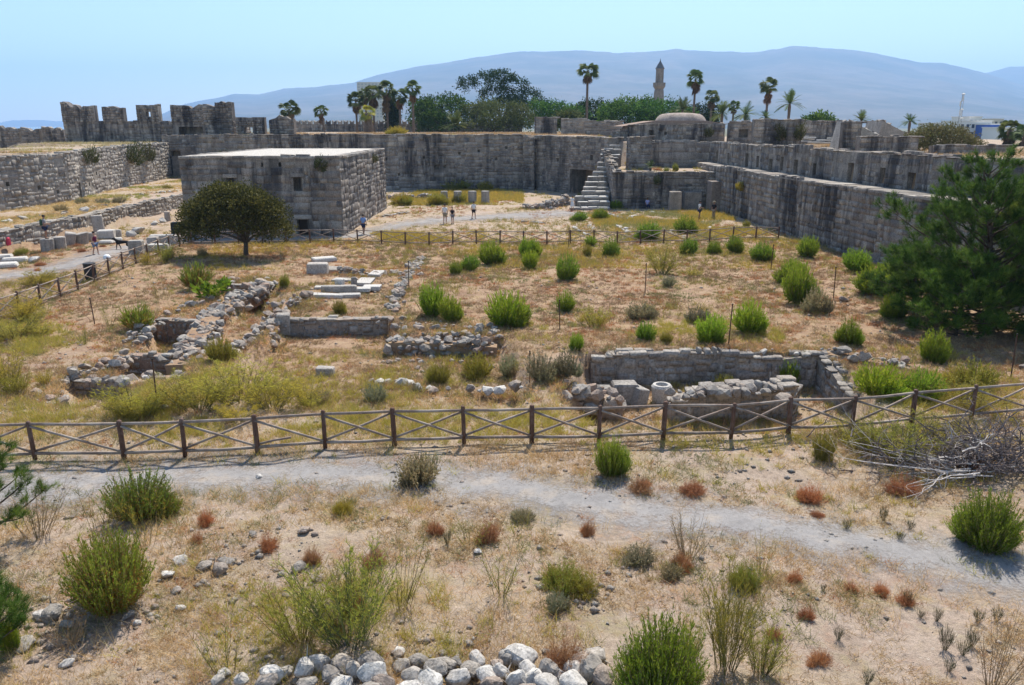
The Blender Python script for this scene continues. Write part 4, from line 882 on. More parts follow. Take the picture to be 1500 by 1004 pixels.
# ================================================================== fences
def fence(name, label, tops, hgt, mainh=None, seed=0, r_post=.055, rr=.032, broken=()):
    """tops: ground points of the posts"""
    r = random.Random(seed); o0 = tops[0]; root = empty(name, o0, 0, label, 'fence'); n = len(tops); T = []; Bm = []
    for i, q in enumerate(tops):
        q = Vector(q) - o0; ln = Vector((r.uniform(-.03, .03), r.uniform(-.03, .03), 0)); hp = hgt + r.uniform(-.02, .05); full = (i % 2 == 1) or mainh is None
        rp = r_post * (1.12 if full else .95); mb = MB(); mb.tube([q + Vector((0, 0, -.25 if full else .02)), q + ln * .5 + Vector((0, 0, hp * .5)), q + ln + Vector((0, 0, hp)), q + ln + Vector((0, 0, hp + .03))], [rp, rp, rp * .96, rp * .55], 9); mb.build('post', M['fence_wood'], root, True)
        T.append(q + ln + Vector((0, 0, hgt - .06))); Bm.append(q + Vector((0, 0, .2)))
    for i in range(n - 1):
        d = (T[i + 1] - T[i]).normalized(); nv = Vector((d.y, -d.x, 0)) * .0
        e = d * r_post * .6
        mid = (T[i] + T[i + 1]) / 2 + Vector((0, 0, r.uniform(-.02, .015)))
        MB().tube([T[i] + e, mid, T[i + 1] - e], [rr * 1.1, rr * 1.05, rr * 1.1], 8).build('top_rail', M['fence_rail'], root, True)
        mid = (Bm[i] + Bm[i + 1]) / 2 + Vector((0, 0, r.uniform(-.03, .01)))
        MB().tube([Bm[i] + e, mid, Bm[i + 1] - e], [rr * 1.2, rr * 1.15, rr * 1.2], 8).build('bottom_rail', M['fence_rail'], root, True)
        yo = Vector((d.y, -d.x, 0)) * rr * .8
        u0, u1 = T[i] + e + Vector((0, 0, -.06)), Bm[i + 1] - e + Vector((0, 0, .06)); l0, l1 = Bm[i] + e + Vector((0, 0, .06)), T[i + 1] - e + Vector((0, 0, -.06))
        if i in broken: l1 = l0.lerp(l1, .5) + Vector((0, 0, -.22)); l0 = l0 + Vector((0, 0, .02))
        MB().tube([u0 + yo, (u0 + u1) / 2 + yo + Vector((0, 0, r.uniform(-.02, .02))), u1 + yo], rr * .85, 7).build('brace', M['fence_rail'], root, True)
        MB().tube([l0 - yo, (l0 + l1) / 2 - yo + Vector((0, 0, r.uniform(-.02, .02))), l1 - yo], rr * .85, 7).build('brace', M['fence_rail'], root, True)
    return root
def gp(px_, py_):
    q = G(px_, py_); q.z = hz(q.x, q.y); return q
nf = [(-165, 684), (-55, 678), (57, 672), (178, 676), (272, 668), (376, 668), (477, 660), (579, 655), (680, 652), (779, 651), (877, 648), (972, 648), (1070, 642), (1158, 642), (1250, 634), (1336, 625), (1420, 614), (1503, 606), (1590, 600), (1680, 594)]
# even out the spacing along a smooth line
P = np.array([tuple(G(*q))[:2] for q in nf]); P[:, 1] = np.convolve(np.pad(P[:, 1], 2, 'edge'), np.ones(5) / 5, 'valid')
fence('wooden_fence', 'near brown wooden fence with crossed braces spanning the whole picture', [Vector((x, y, max(hz(x, y), -.08))) for x, y in P], 1.12, True, 3, .066, .042, broken=(5,))
lf = []
for i in range(20):
    u = i / 19; lf.append(Vector((-24.2 - 1.3 * u, 24.5 + 37 * u, 0)))
for q in lf: q.z = hz(q.x, q.y)
fence('wooden_fence', 'brown wooden fence with crossed braces along the left gravel road', lf, 1.1, None, 4)
ff = []
for i in range(26):
    u = i / 25; q = Vector((-25.4 + 47.0 * u, 61.7 + 1.6 * u - .4 * math.sin(u * 3.1), 0)); q.z = hz(q.x, q.y); ff.append(q)
fence('wooden_fence', 'far brown wooden fence crossing in front of the building and courtyard end', ff, 1.05, None, 5)
# survey stakes
for (px_, yb, yt, lab) in ((231, 603, 526, 'rusty stake standing in yellow weeds by the left ruins'), (139, 475, 438, 'thin rusty stake in the dry grass below the left road'), (599, 425, 384, 'thin rusty stake behind the central rubble mound'), (820, 483, 441, 'thin stake right of the big round green shrub'), (776, 556, 515, 'rusty stake before the thistles at the ruin edge'), (945, 430, 388, 'thin stake in the middle of the dry field'), (1066, 518, 459, 'dark stake standing on the edge of the trench wall'), (1129, 395, 360, 'thin stake near the right end of the far fence'), (1221, 437, 393, 'rusty stake near the bushes left of the pine'), (1481, 553, 490, 'dark stake at the right edge below the pine'), (833, 362, 335, 'thin stake close to the far fence')):
    q = GH(px_, yb); hh_ = (yb - yt) * mpp(q) / max(.8, CP); r = random.Random(px_); e = empty('stake', q, 0, lab, 'stake', 'survey stakes in the dig'); ln = Vector((r.uniform(-.06, .06), 0, 0))
    MB().tube([(0, 0, -.3), ln * .5 + Vector((0, 0, hh_ * .5)), ln + Vector((0, 0, hh_))], .016 + .00025 * q.y, 6).build('rod', M['stake'], e); MB().tube([ln + Vector((0, 0, hh_ - .02)), ln + Vector((0, 0, hh_ + .03))], .024 + .00025 * q.y, 6).build('tip', M['iron'], e)
# ================================================================== rocks
def rock_mesh(i, n=22, sub=0):
    r = random.Random(900 + i); bm = bmesh.new()
    for k in range(n):
        v = Vector((r.gauss(0, 1), r.gauss(0, 1), r.gauss(0, 1))).normalized(); q = r.uniform(.78, 1.0); bm.verts.new((v.x * .5 * q, v.y * .5 * q, v.z * .5 * q))
    bmesh.ops.convex_hull(bm, input=list(bm.verts)); bmesh.ops.delete(bm, geom=[v for v in bm.verts if not v.link_faces], context='VERTS')
    if sub:
        bmesh.ops.bevel(bm, geom=list(bm.edges), offset=.05, segments=1, affect='EDGES'); bmesh.ops.triangulate(bm, faces=list(bm.faces))
        bmesh.ops.subdivide_edges(bm, edges=list(bm.edges), cuts=1, use_grid_fill=True)
        for v in bm.verts:
            k = float(fnoise(v.co.x * 5 + i * 3, v.co.y * 5 + v.co.z * 4, 3)) - .45; v.co += v.co.normalized() * k * .12
    me = bpy.data.meshes.new('rock'); bm.to_mesh(me); bm.free(); return me
_rk = {}
def rock(i, m, hi=False):
    k = (i, m, hi)
    if k not in _rk:
        me = rock_mesh(i, 24 if hi else 20, 1 if hi else 0); me.materials.append(M[m]); _rk[k] = me
    return _rk[k]
def put_rock(parent, p, d, r, m='rubble', hi=False, name='stone'):
    return obj(name, rock(r.randrange(10), m, hi), parent, p, (r.uniform(-.4, .4), r.uniform(-.4, .4), r.uniform(0, 6.28)), d)
RUIN = []
def rubble_wall(name, label, pts, width, height, size, seed, cat='ruined wall', mats=('rubble',), hi=False, skip=.1, base=None, squash=.7, core=True, landz=True):
    """a row of piled stones along ground points; pts are world x,y,(base z)"""
    r = random.Random(seed); P = [Vector(q) for q in pts]; root = empty(name, P[0], 0, label, cat); o = P[0]
    hts = lst(height, len(P))
    for i in range(len(P) - 1):
        a, b = P[i], P[i + 1]; d = b - a; Ln = d.length; t_ = d / Ln; n_ = Vector((t_.y, -t_.x, 0)).normalized(); ang = math.atan2(t_.y, t_.x)
        if core:
            h0, h1 = hts[i] - size * .75, hts[i + 1] - size * .75; w2 = max(.05, width / 2 - size * .4); mb = MB()
            q = [a - o + n_ * w2, b - o + n_ * w2, b - o - n_ * w2, a - o - n_ * w2]
            mb.add([(v.x, v.y, v.z - .3) for v in q] + [(q[0].x, q[0].y, q[0].z + h0), (q[1].x, q[1].y, q[1].z + h1), (q[2].x, q[2].y, q[2].z + h1), (q[3].x, q[3].y, q[3].z + h0)], [(0, 1, 5, 4), (1, 2, 6, 5), (2, 3, 7, 6), (3, 0, 4, 7), (4, 5, 6, 7)]); mb.build('rubble_core', M['ground'], root)
        RUIN.extend([(a.lerp(b, k_ / 6).x, a.lerp(b, k_ / 6).y, width) for k_ in range(7)])
        s = 0; nrow = max(1, round(width / (size * .95)))
        while s < Ln:
            u = min(1, s / Ln); hh_ = hts[i] + (hts[i + 1] - hts[i]) * u; nl = max(1, round(hh_ / (size * .62)))
            for l in range(nl):
                for k in range(nrow):
                    if 0 < k < nrow - 1 and l < nl - 2: continue
                    if r.random() < skip * (1.6 if l == nl - 1 else .4): continue
                    sz = size * 1.1 * r.choice((r.uniform(.4, .8), r.uniform(.7, 1.2), r.uniform(1.1, 1.6))); off = ((k + .5) / nrow - .5) * width if nrow > 1 else 0
                    q = a.lerp(b, u) + n_ * (off + r.gauss(0, .16)) + t_ * r.uniform(-.1, .1) * size; q.z += size * .62 * (l + .12) + r.uniform(-.05, .05)
                    put_rock(root, q - o, (sz * r.uniform(.9, 1.35), sz * r.uniform(.8, 1.1), sz * r.uniform(.6, .9) * squash / .7), r, r.choice(mats), hi)
            s += size * r.uniform(.6, .95)
    return root
def GZ(px_, py_, z=0): return G(px_, py_, z)
# foreground heap along the bottom edge
r = random.Random(31); fg = empty('rubble_heap', GH(640, 1010), 0, 'heap of pale loose rocks along the bottom edge of the picture', 'rubble heap'); o = fg.location
heap = [(355, 1003, 38), (400, 1000, 44), (418, 985, 40), (445, 990, 48), (468, 976, 52), (484, 1000, 42), (502, 978, 36), (520, 990, 44), (545, 975, 52), (548, 1000, 58), (583, 960, 26), (590, 978, 42), (612, 972, 46), (606, 1000, 40), (640, 992, 52), (655, 976, 42), (668, 972, 36), (690, 985, 46), (700, 968, 40), (672, 1004, 50), (714, 998, 44), (733, 994, 40), (728, 975, 30), (745, 965, 46), (762, 968, 52), (772, 990, 40), (780, 1002, 46), (802, 990, 44), (815, 995, 36), (838, 990, 34), (850, 978, 50), (862, 992, 54), (880, 1000, 40), (870, 962, 36), (758, 1006, 40), (560, 1012, 50), (630, 1014, 46), (720, 1015, 46), (800, 1014, 44), (840, 1012, 50), (450, 1012, 46), (390, 1014, 44), (500, 1016, 46), (685, 1030, 50), (600, 1030, 50), (770, 1030, 50), (540, 1030, 50), (320, 1006, 30), (845, 955, 24)]
for (px_, py_, sz) in heap:
    q = GH(px_, py_ + 4); s_ = sz * mpp(q) * r.uniform(.75, 1.08); put_rock(fg, q - o + Vector((0, 0, s_ * .22 + .10 * (py_ > 985))), (s_ * r.uniform(.95, 1.25), s_ * r.uniform(.8, 1.1), s_ * r.uniform(.62, .85)), r, r.choice(['rubble', 'marble', 'old_stone', 'marble', 'rubble']), True)
for k_ in range(70):
    q = GH(r.uniform(380, 890), r.uniform(955, 1010)); s_ = r.uniform(.07, .2); put_rock(fg, q - o + Vector((0, 0, s_ * .2)), (s_ * 1.2, s_, s_ * .8), r, 'rubble')
# loose rocks lying about
loose = [(35, 948, 36, 'pale grey rock at the lower left edge'), (75, 905, 40, 'half-buried rock left of the reddish-based shrub'), (100, 918, 24, 'small rock below the reddish-based shrub'), (98, 975, 24, 'dark broken rock near the lower left corner'), (62, 905, 26, 'pale chip beside the half-buried rock at lower left'), (188, 905, 22, 'whitish stone just left of the reddish-based shrub'), (200, 915, 16, 'smaller whitish stone below the reddish-based shrub'), (265, 825, 26, 'dark-faced rock left of the white flat stone'), (300, 832, 26, 'grey stone directly left of the white flat stone'), (320, 838, 30, 'white flat stone among dry grass left of centre'), (334, 826, 26, 'grey stone right behind the white flat stone'), (245, 845, 24, 'white slab-like stone right of the reddish-based shrub'), (258, 868, 18, 'small white stone below the white slab-like stone'), (264, 893, 18, 'small white stone lowest of the left-hand scatter'), (370, 785, 16, 'little pale stone left of the round rust bush'), (438, 835, 26, 'white stone amid straw left of the tall fennel'), (465, 850, 20, 'pale stone by the dark rust bush, nearer the camera'), (328, 990, 24, 'grey rock just left of the bottom rubble heap'), (583, 958, 22, 'pale stone at the back of the bottom rubble heap'), (445, 780, 22, 'whitish stone above the dark rust bush'), (380, 700, 14, 'tiny stone lying on the path near the fence'), (868, 870, 24, 'pale stone right of the blue-green herb'), (850, 862, 20, 'pale stone behind the blue-green herb'), (1236, 442, 16, 'white rounded stone by the stake left of the pine'), (700, 810, 14, 'tiny pale stone below the dark rust bush in the centre'), (240, 600, 20, 'pale stone in the weeds behind the left near fence'), (1500, 540, 16, 'pale stone at the right edge under the pine')]
for (px_, py_, sz, lab) in loose:
    q = GH(px_, py_); s_ = sz * mpp(q); e = empty('loose_rock', q, 0, lab or 'small pale stone lying loose in the dry grass', 'rock', 'loose rocks on the dry ground'); put_rock(e, Vector((0, 0, s_ * .16)), (s_ * r.uniform(1.0, 1.3), s_ * r.uniform(.8, 1.1), s_ * r.uniform(.5, .7)), r, r.choice(['rubble', 'marble', 'rubble']), True)
# ------------------------------------------------------------------ ruins of the dig
rub = ('rubble', 'rubble', 'earth_stone', 'old_stone')
def W3(lst_): return [tuple(G(px_, py_, z)) for (px_, py_, z) in lst_]
rubble_wall('ruined_wall', 'thick pale rubble wall running diagonally through the left ruins', W3([(392, 428, -.3), (350, 448, -.4), (312, 478, -.5), (284, 520, -.6), (262, 548, -.6)]), 1.3, [.7, .8, .9, .9, .7], .42, 1, mats=rub)
rubble_wall('ruined_wall', 'parallel low line of stones right of the thick diagonal rubble wall', W3([(410, 448, -.3), (395, 480, -.5), (350, 515, -.5), (300, 545, -.6)]), .7, [.5, .4, .4, .4], .4, 2, mats=rub, skip=.35, core=False)
masonry('pit_wall', 'dark shaded pit wall of the left ruins below the spiky green bush', 'ruined wall', [G(228, 470), G(297, 472)], -1.0, [.05, .0], .5, .32, .2, 3, nparts=150, rag=.2, mat='rubble', core='earth_stone', minpx=5)
masonry('pit_wall', 'short shaded pit wall beside the bright-green leafy plant', 'ruined wall', [G(332, 419), G(378, 420)], -.9, .05, .5, .36, .22, 4, nparts=100, rag=.2, mat='rubble', core='earth_stone', minpx=5)
masonry('pit_wall', 'low shaded wall with a flat pale top near the stake in weeds', 'ruined wall', [G(190, 523), G(244, 524)], -.7, .05, .45, .36, .22, 5, nparts=100, rag=.2, mat='rubble', core='earth_stone', minpx=5)
masonry('pit_wall', 'dark broken wall face at the lower left end of the ruins', 'ruined wall', [G(108, 558), G(172, 562)], -.6, .0, .45, .36, .22, 6, nparts=100, rag=.3, mat='rubble', core='earth_stone', minpx=5)
rubble_wall('ruined_wall', 'tumbled stones spilling left of the dark pit wall', W3([(192, 512, 0), (205, 488, 0), (232, 468, 0)]), .9, [.25, .35, .25], .3, 7, mats=rub, skip=.4, core=False)
rubble_wall('ruined_wall', 'reddish stone heap above the dark broken wall face', W3([(80, 565, 0), (112, 552, 0), (160, 540, 0), (190, 522, 0)]), .8, [.15, .35, .3, .3], .3, 8, mats=('rubble', 'earth_stone'), skip=.4, core=False)
rubble_wall('ruined_wall', 'low scatter of stones at the far left end of the ruins', W3([(25, 588, 0), (60, 580, 0), (88, 590, 0)]), .8, [.15, .25, .15], .28, 9, mats=rub)
rubble_wall('ruined_wall', 'stone rim above the shaded pits of the left ruins', W3([(240, 464, 0), (262, 452, 0), (300, 442, 0), (325, 425, 0), (350, 408, 0), (378, 408, 0), (398, 418, 0)]), .7, [.2, .2, .3, .2, .3, .2, .25], .36, 10, mats=rub, skip=.5, core=False)
rubble_wall('ruined_wall', 'pale stones and slabs at the lower end of the diagonal wall', W3([(180, 560, 0), (220, 552, -.3), (262, 552, -.3), (310, 548, -.3)]), .8, [.2, .25, .3, .3], .4, 11, mats=('rubble', 'marble', 'rubble'))
# centre
masonry('ruined_wall', 'low straight wall with mortared top across the central ruin', 'ruined wall', [G(418, 468), G(568, 468)], -.75, [-.05, .0], .6, .36, .22, 12, nparts=200, rag=.15, mat='rubble', core='earth_stone', minpx=5)
rubble_wall('ruined_wall', 'broad dark rubble face below the two round green shrubs', [(G(a_, 497).x, G(a_, 497).y, -.78) for a_ in (570, 600, 640, 690, 728)], .9, [.95, 1.0, .9, .85, .75], .36, 13, mats=rub)
rubble_wall('ruined_wall', 'rubble rim of the central mound just under the shrubs', W3([(568, 470, 0), (600, 476, 0), (650, 482, 0), (700, 484, 0), (732, 482, 0)]), 1.5, [.3, .32, .3, .25, .3], .36, 14, mats=rub, core=False, skip=.35)
rubble_wall('ruined_wall', 'line of stones running away from the central rubble mound', W3([(574, 455, 0), (582, 430, 0), (598, 400, 0), (618, 378, 0)]), .6, [.3, .25, .25, .2], .36, 15, mats=rub)
rubble_wall('ruined_wall', 'row of grey stones behind the white marble floor', W3([(500, 400, 0), (530, 404, 0), (580, 400, 0), (622, 402, 0)]), .6, [.4, .35, .3, .3], .38, 16, mats=rub)
rubble_wall('ruined_wall', 'curved line of stones descending left of the central ruin', W3([(445, 438, 0), (420, 450, 0), (408, 478, -.3), (396, 505, -.5), (388, 520, -.6)]), .5, [.4, .6, .5, .35, .25], .4, 17, mats=rub)
rubble_wall('ruined_wall', 'pale stone line in the weeds between the central ruin and near fence', W3([(545, 562, -.6), (590, 562, -.6), (625, 568, -.6), (655, 572, -.4)]), .5, [.25, .35, .25, .2], .38, 18, mats=('rubble', 'marble'), core=False)
rubble_wall('ruined_wall', 'straight edge of flat white stones left of the thistle clump', W3([(688, 572, -.5), (735, 570, -.4), (770, 566, -.1)]), .45, [.25, .25, .25], .4, 19, mats=('rubble', 'marble'), core=False)
sl_ = empty('rubble_slope', GH(648, 510), 0, 'stones spilled down the slope below the central rubble face', 'rubble'); r13 = random.Random(13)
for k_ in range(110):
    q = GH(r13.uniform(566, 740), 505 + abs(r13.gauss(0, 16))); s_ = r13.uniform(.12, .4); put_rock(sl_, q - sl_.location + Vector((0, 0, s_ * .15)), (s_ * 1.2, s_, s_ * .75), r13, r13.choice(rub))
def slab(name, label, px_, py_, w_, d_, h_, rz, mat='marble', tilt=(0, 0), group=None, z=None, cat='stone block', bev=.05, seed=None):
    q = GH(px_, py_)
    if z is not None: q = G(px_, py_, z)
    rr = random.Random(seed or int(px_ * 7 + py_)); mb = MB(); mb.box((0, 0, h_ / 2 - .03), (w_, d_, h_), 0, .97, bev, .02, rr, tilt[0], tilt[1]); o_ = mb.build(name, M[mat], None, loc=q, rot=(0, 0, rz)); return tag(o_, label, cat, group)
fl = empty('marble_floor', GH(510, 425), 0, 'remnant of white marble paving slabs in the central ruin', 'paving')
rr = random.Random(6)
for (px_, py_, w_, d_) in ((490, 422, 2.2, .7), (535, 414, .9, 1.7), (552, 404, .8, 1.5), (522, 428, 1.6, .6), (480, 436, 1.9, .5), (512, 436, 1.2, .5), (545, 426, 1.0, .8), (505, 412, 1.4, .8)):
    q = GH(px_, py_) - fl.location; mb = MB(); mb.box((q.x, q.y, .08), (w_, d_, .22), rr.uniform(-.15, .15), bev=.03, jit=.02, rnd=rr); mb.build('slab', M['marble'], fl)
slab('stone_block', 'long dressed block lying on the marble floor', 497, 428, 2.0, .4, .42, .03, 'column_stone')
slab('stone_block', 'small dark upright block on the marble floor', 519, 418, .35, .3, .5, .2, 'old_stone'); slab('stone_block', 'pale cube-like block on the marble floor', 498, 418, .5, .4, .42, -.3, 'marble')
slab('stone_block', 'large grey block at the back corner of the central ruin', 466, 402, 1.3, .8, .75, .1, 'column_stone'); slab('stone_block', 'flat pale slab leaning by the large grey block', 485, 398, 1.5, .9, .3, .3, 'old_stone', (.1, .1)); slab('stone_block', 'white slab lying behind the large grey block', 475, 383, 1.6, 1.0, .3, .5, 'marble')
slab('stone_block', 'lone squared grey block in the dry grass of the central pit', 477, 549, .72, .4, .38, -.05, 'column_stone'); slab('stone_block', 'big weathered upright stone at the left corner of the central ruin', 416, 478, .65, .6, 1.05, .2, 'old_stone')
slab('stone_block', 'white flat slab on the lowest wall of the left ruins', 213, 546, 1.1, .6, .14, .1, 'marble', (0, .05)); slab('stone_block', 'pointed white slab leaning beside the rusty stake', 236, 538, .9, .4, .34, -.3, 'marble', (.2, 0)); slab('stone_block', 'pale cubic block topping the diagonal wall', 283, 500, .8, .7, .6, .3, 'marble')
# trench on the right
masonry('trench_wall', 'long shaded trench wall of squared stones on the right of the dig', 'ruined wall', [G(866, 520), G(905, 520), G(960, 519), G(1020, 519), G(1080, 518), G(1135, 518), G(1200, 519), G(1246, 555)], -1.5, [-.35, .0, -.12, .05, -.1, -.3, -.05, -.7], .6, .48, .34, 21, nparts=290, rag=.45, mat='old_stone', core='wall_core', minpx=5)
masonry('trench_wall', 'nearer trench wall seen through the near fence, right of centre', 'ruined wall', [G(982, 622, -1.4), G(1030, 621, -1.4), G(1080, 619, -1.4), G(1125, 615, -1.4), G(1160, 612, -1.4), G(1168, 600, -1.4)], -1.5, [-.7, -.25, -.12, -.3, -.15, -.6], .8, .42, .28, 22, nparts=250, rag=.5, mat='old_stone', core='earth_stone', minpx=5)
rubble_wall('ruined_wall', 'loose stones capping the nearer trench wall', W3([(985, 580, -.15), (1060, 572, -.1), (1125, 572, -.1), (1160, 582, -.2)]), .8, [.25, .25, .3, .25], .4, 23, mats=rub, core=False)
rubble_wall('ruined_wall', 'broken rubble wall left of the trench, below the thistles', W3([(806, 590, -.5), (845, 588, -.7), (880, 596, -1.0), (912, 606, -1.2)]), .9, [.6, .7, .8, .8], .42, 24, mats=rub)
rubble_wall('ruined_wall', 'low rubble edge running from the trench towards the pine', W3([(1204, 520, -.1), (1260, 528, -.1), (1310, 536, -.1), (1366, 548, -.1)]), .8, [.4, .35, .35, .3], .36, 25, mats=rub)
rubble_wall('ruined_wall', 'white stones along the top edge of the trench wall', W3([(1030, 515, 0), (1080, 512, 0), (1140, 513, 0), (1196, 516, 0)]), .5, [.12, .14, .14, .14], .26, 26, mats=('rubble', 'marble'), core=False, skip=.5)
rubble_wall('ruined_wall', 'flat pale slabs behind the fence at far right', W3([(1360, 592, -.7), (1395, 586, -.6), (1430, 580, -.4)]), 1.0, [.3, .35, .3], .5, 27, mats=('rubble', 'marble'), squash=.5)
slab('stone_block', 'upright squared block in the trench, left of the round stone ring', 914, 592, 1.0, .7, .9, .1, 'old_stone', z=-1.35); slab('stone_block', 'leaning slab beside the upright block in the trench', 932, 594, .5, .9, .8, .5, 'column_stone', (0, .25), z=-1.35); slab('stone_block', 'pale flat-topped block at the left end of the trench', 874, 584, 1.1, .6, .5, 0, 'old_stone', z=-1.0)
q = G(968, 592, -1.35); e = empty('stone_ring', q, 0, 'round hollow stone like a well-head in the trench', 'stone ring'); MB().lathe((0, 0, 0), [(.34, 0), (.38, .55), (.40, .72), (.34, .80), (.24, .80), (.2, .7), (.2, .5)], 20).build('ring', M['marble'], e)
# ================================================================== column drums and carved stones by the low wall
def drum(label, px_, py_, dia, h_, rz=0, tilt=(0, 0), mat='column_stone', top_cut=0, group='column drums by the low wall'):
    q = GH(px_, py_); mb = MB(); n = 26; R_ = dia / 2; mb.lathe((0, 0, 0), [(R_ * .97, -.1), (R_, .02), (R_ * .99, h_ * .5), (R_ * .98, h_ - .06), (R_ * .93, h_)], n)
    rr = random.Random(int(px_)); mb.v = [(x + rr.uniform(-.02, .02), y + rr.uniform(-.02, .02), z + (x * top_cut if z > h_ * .7 else 0)) for x, y, z in mb.v]
    o_ = mb.build('column_drum', M[mat], None, False, q, (tilt[0], tilt[1], rz)); return tag(o_, label, 'column drum', group)
drum('upright column drum with the backpacker standing on it', 71, 368, .95, .92); drum('upright column drum beside the one the backpacker stands on', 88, 365, .95, .92)
drum('column drum with a slanted broken top, fourth from the left', 119, 357, 1.05, .85, 0, (.1, .15), 'column_stone', .3); drum('tall column stump leaning against the low wall', 147, 346, .9, 1.75, 0, (0, -.06)); drum('short thin column stub near the building end of the low wall', 246, 324, .55, .9)
slab('carved_block', 'tilted broken column block between the drums', 104, 360, .8, .7, 1.05, .5, 'column_stone', (.15, .2)); slab('carved_block', 'low grey block right of the slanted drum', 133, 353, .9, .7, .7, .1, 'column_stone')
slab('carved_block', 'wide pale block leaning on the low wall beyond the tall stump', 157, 349, 1.3, .8, .7, .2, 'marble'); slab('carved_block', 'flat round-edged slab in front of the wide pale block', 157, 357, 1.2, .8, .3, 0, 'marble', bev=.12); slab('carved_block', 'small block next to the wide pale block', 171, 347, .8, .6, .6, .3, 'column_stone')
slab('carved_block', 'small flat stone by the road, right of the drums', 173, 353, .7, .6, .28, .5, 'marble', bev=.1)
for (px_, py_, s_, lab) in ((203, 342, 1.2, 'big pale boulder by the low wall, right of the dog'), (192, 347, .95, 'low white boulder left of the big pale one'), (51, 384, .8, 'small pointed rock on the road verge, left of the drums'), (226, 330, .8, 'flat pale stone near the far end of the low wall'), (239, 326, .8, 'second flat pale stone near the far end of the low wall')):
    q = GH(px_, py_); e = empty('boulder', q, 0, lab, 'rock', 'stones by the low wall'); put_rock(e, Vector((0, 0, s_ * .22)), (s_ * 1.2, s_, s_ * .7), r, 'marble', True)
slab('carved_block', 'flaring capital-like block standing on the road past the dog', 201, 372, .95, .8, 1.0, .2, 'column_stone'); slab('carved_block', 'long flat white slab on the road beside the capital', 228, 367, 2.0, .8, .5, .15, 'marble'); slab('carved_block', 'long pale block behind the flat white slab', 240, 357, 2.0, .7, .75, .25, 'marble'); slab('carved_block', 'cube block at the left end of the long pale block', 225, 359, .8, .7, .65, .1, 'column_stone'); slab('carved_block', 'grey cube block under the edge of the round tree', 259, 358, .9, .8, .75, .1, 'column_stone')
slab('dark_chest', 'dark upright box standing left of the round tree', 262, 349, 1.0, .6, 1.35, .05, 'iron', cat='box', bev=.03)
for (px_, py_, w_, lab) in ((22, 384, 1.6, 'white marble slab at the left road verge, furthest from the edge'), (8, 392, 1.5, 'white marble slab lying at the left picture edge'), (4, 380, 1.3, 'pale slab behind the one at the left picture edge')): slab('carved_block', lab, px_, py_, w_, .9, .35, .4, 'marble', bev=.1)
# short columns at the back
for i, (px_, lab) in enumerate(((651, 'leftmost of four short columns before the curtain wall'), (671, 'second of four short columns before the curtain wall'), (692, 'third of four short columns before the curtain wall'), (711, 'rightmost of four short columns before the curtain wall'))): drum(lab, px_, 298, 1.0 if i else .85, 1.45, group='short columns before the curtain wall')
slab('stone_pier', 'left of two stone stumps against the palm terrace wall', 988, 309, 1.3, 1.0, 2.15, 0, 'old_stone', cat='pier'); slab('stone_pier', 'wider right one of two stumps against the palm terrace wall', 1013, 307, 2.0, .9, 2.0, .05, 'old_stone', cat='pier'); slab('stone_pier', 'tall squared pier in the corner of terrace and right wall', 1050, 308, 2.1, 1.6, 3.2, .1, 'wall_stone', cat='pier')
# foundation lines on the far lawn
for i, (pa, lab) in enumerate((([(836, 333), (866, 347)], 'leftmost white foundation line on the far lawn'), ([(858, 330), (872, 336)], 'short white foundation line beside the leftmost one'), ([(908, 333), (925, 345)], 'middle white foundation line on the far lawn'), ([(952, 328), (975, 340), (1010, 352)], 'long slanting white foundation line on the far lawn'), ([(880, 312), (915, 322), (935, 316)], 'white paving stones at the foot of the staircase'), ([(955, 312), (1000, 312)], 'white stones below the two stone stumps'), ([(1018, 334), (1050, 336)], 'flat white stones near the right end of the far lawn'), ([(755, 326), (795, 328)], 'pale block row at the edge of the far gravel court'), ([(560, 318), (600, 312)], 'pale kerb stones right of the stone building'))):
    rubble_wall('foundation_line', lab, [tuple(GH(*q)) for q in pa], .7, .16, .55, 200 + i, 'foundation', ('marble', 'old_stone'), core=False, squash=.4)
rubble_wall('ruined_wall', 'low rubble bank left of the dark passage by the stairs', [tuple(GH(*q)) for q in ((770, 306), (800, 306), (828, 300))], 1.2, [.5, .8, 1.1], .5, 230, mats=rub)
rubble_wall('ruined_wall', 'low stone line among weeds before the curtain wall', [tuple(GH(*q)) for q in ((572, 292), (620, 290), (655, 292))], .8, [.6, .6, .5], .5, 231, mats=rub)
# white rocks edging the left terrace
rt_ = random.Random(12)
for i, (pa, lab) in enumerate((([(190, 288, 1.5), (258, 281, 1.5)], 'row of white rocks on the terrace edge near the building'), ([(120, 309, 1.5), (158, 300, 1.5)], 'row of pale rocks on the middle of the terrace edge'), ([(52, 318, 1.5), (105, 312, 1.5)], 'flat white rocks on the terrace edge behind the backpacker'), ([(5, 326, 1.5), (40, 320, 1.5)], 'scattered pale rocks on the terrace at the left edge'), ([(30, 300, 1.5), (70, 296, 1.5)], 'line of pale stones near the foot of the rampart'), ([(165, 276, 1.5), (205, 270, 1.5)], 'pale stones at the foot of the rampart near the building'))):
    rubble_wall('stone_row', lab, W3(pa), .8, .25, .6, 240 + i, 'stones', ('marble', 'rubble'), core=False, skip=.3, squash=.5)
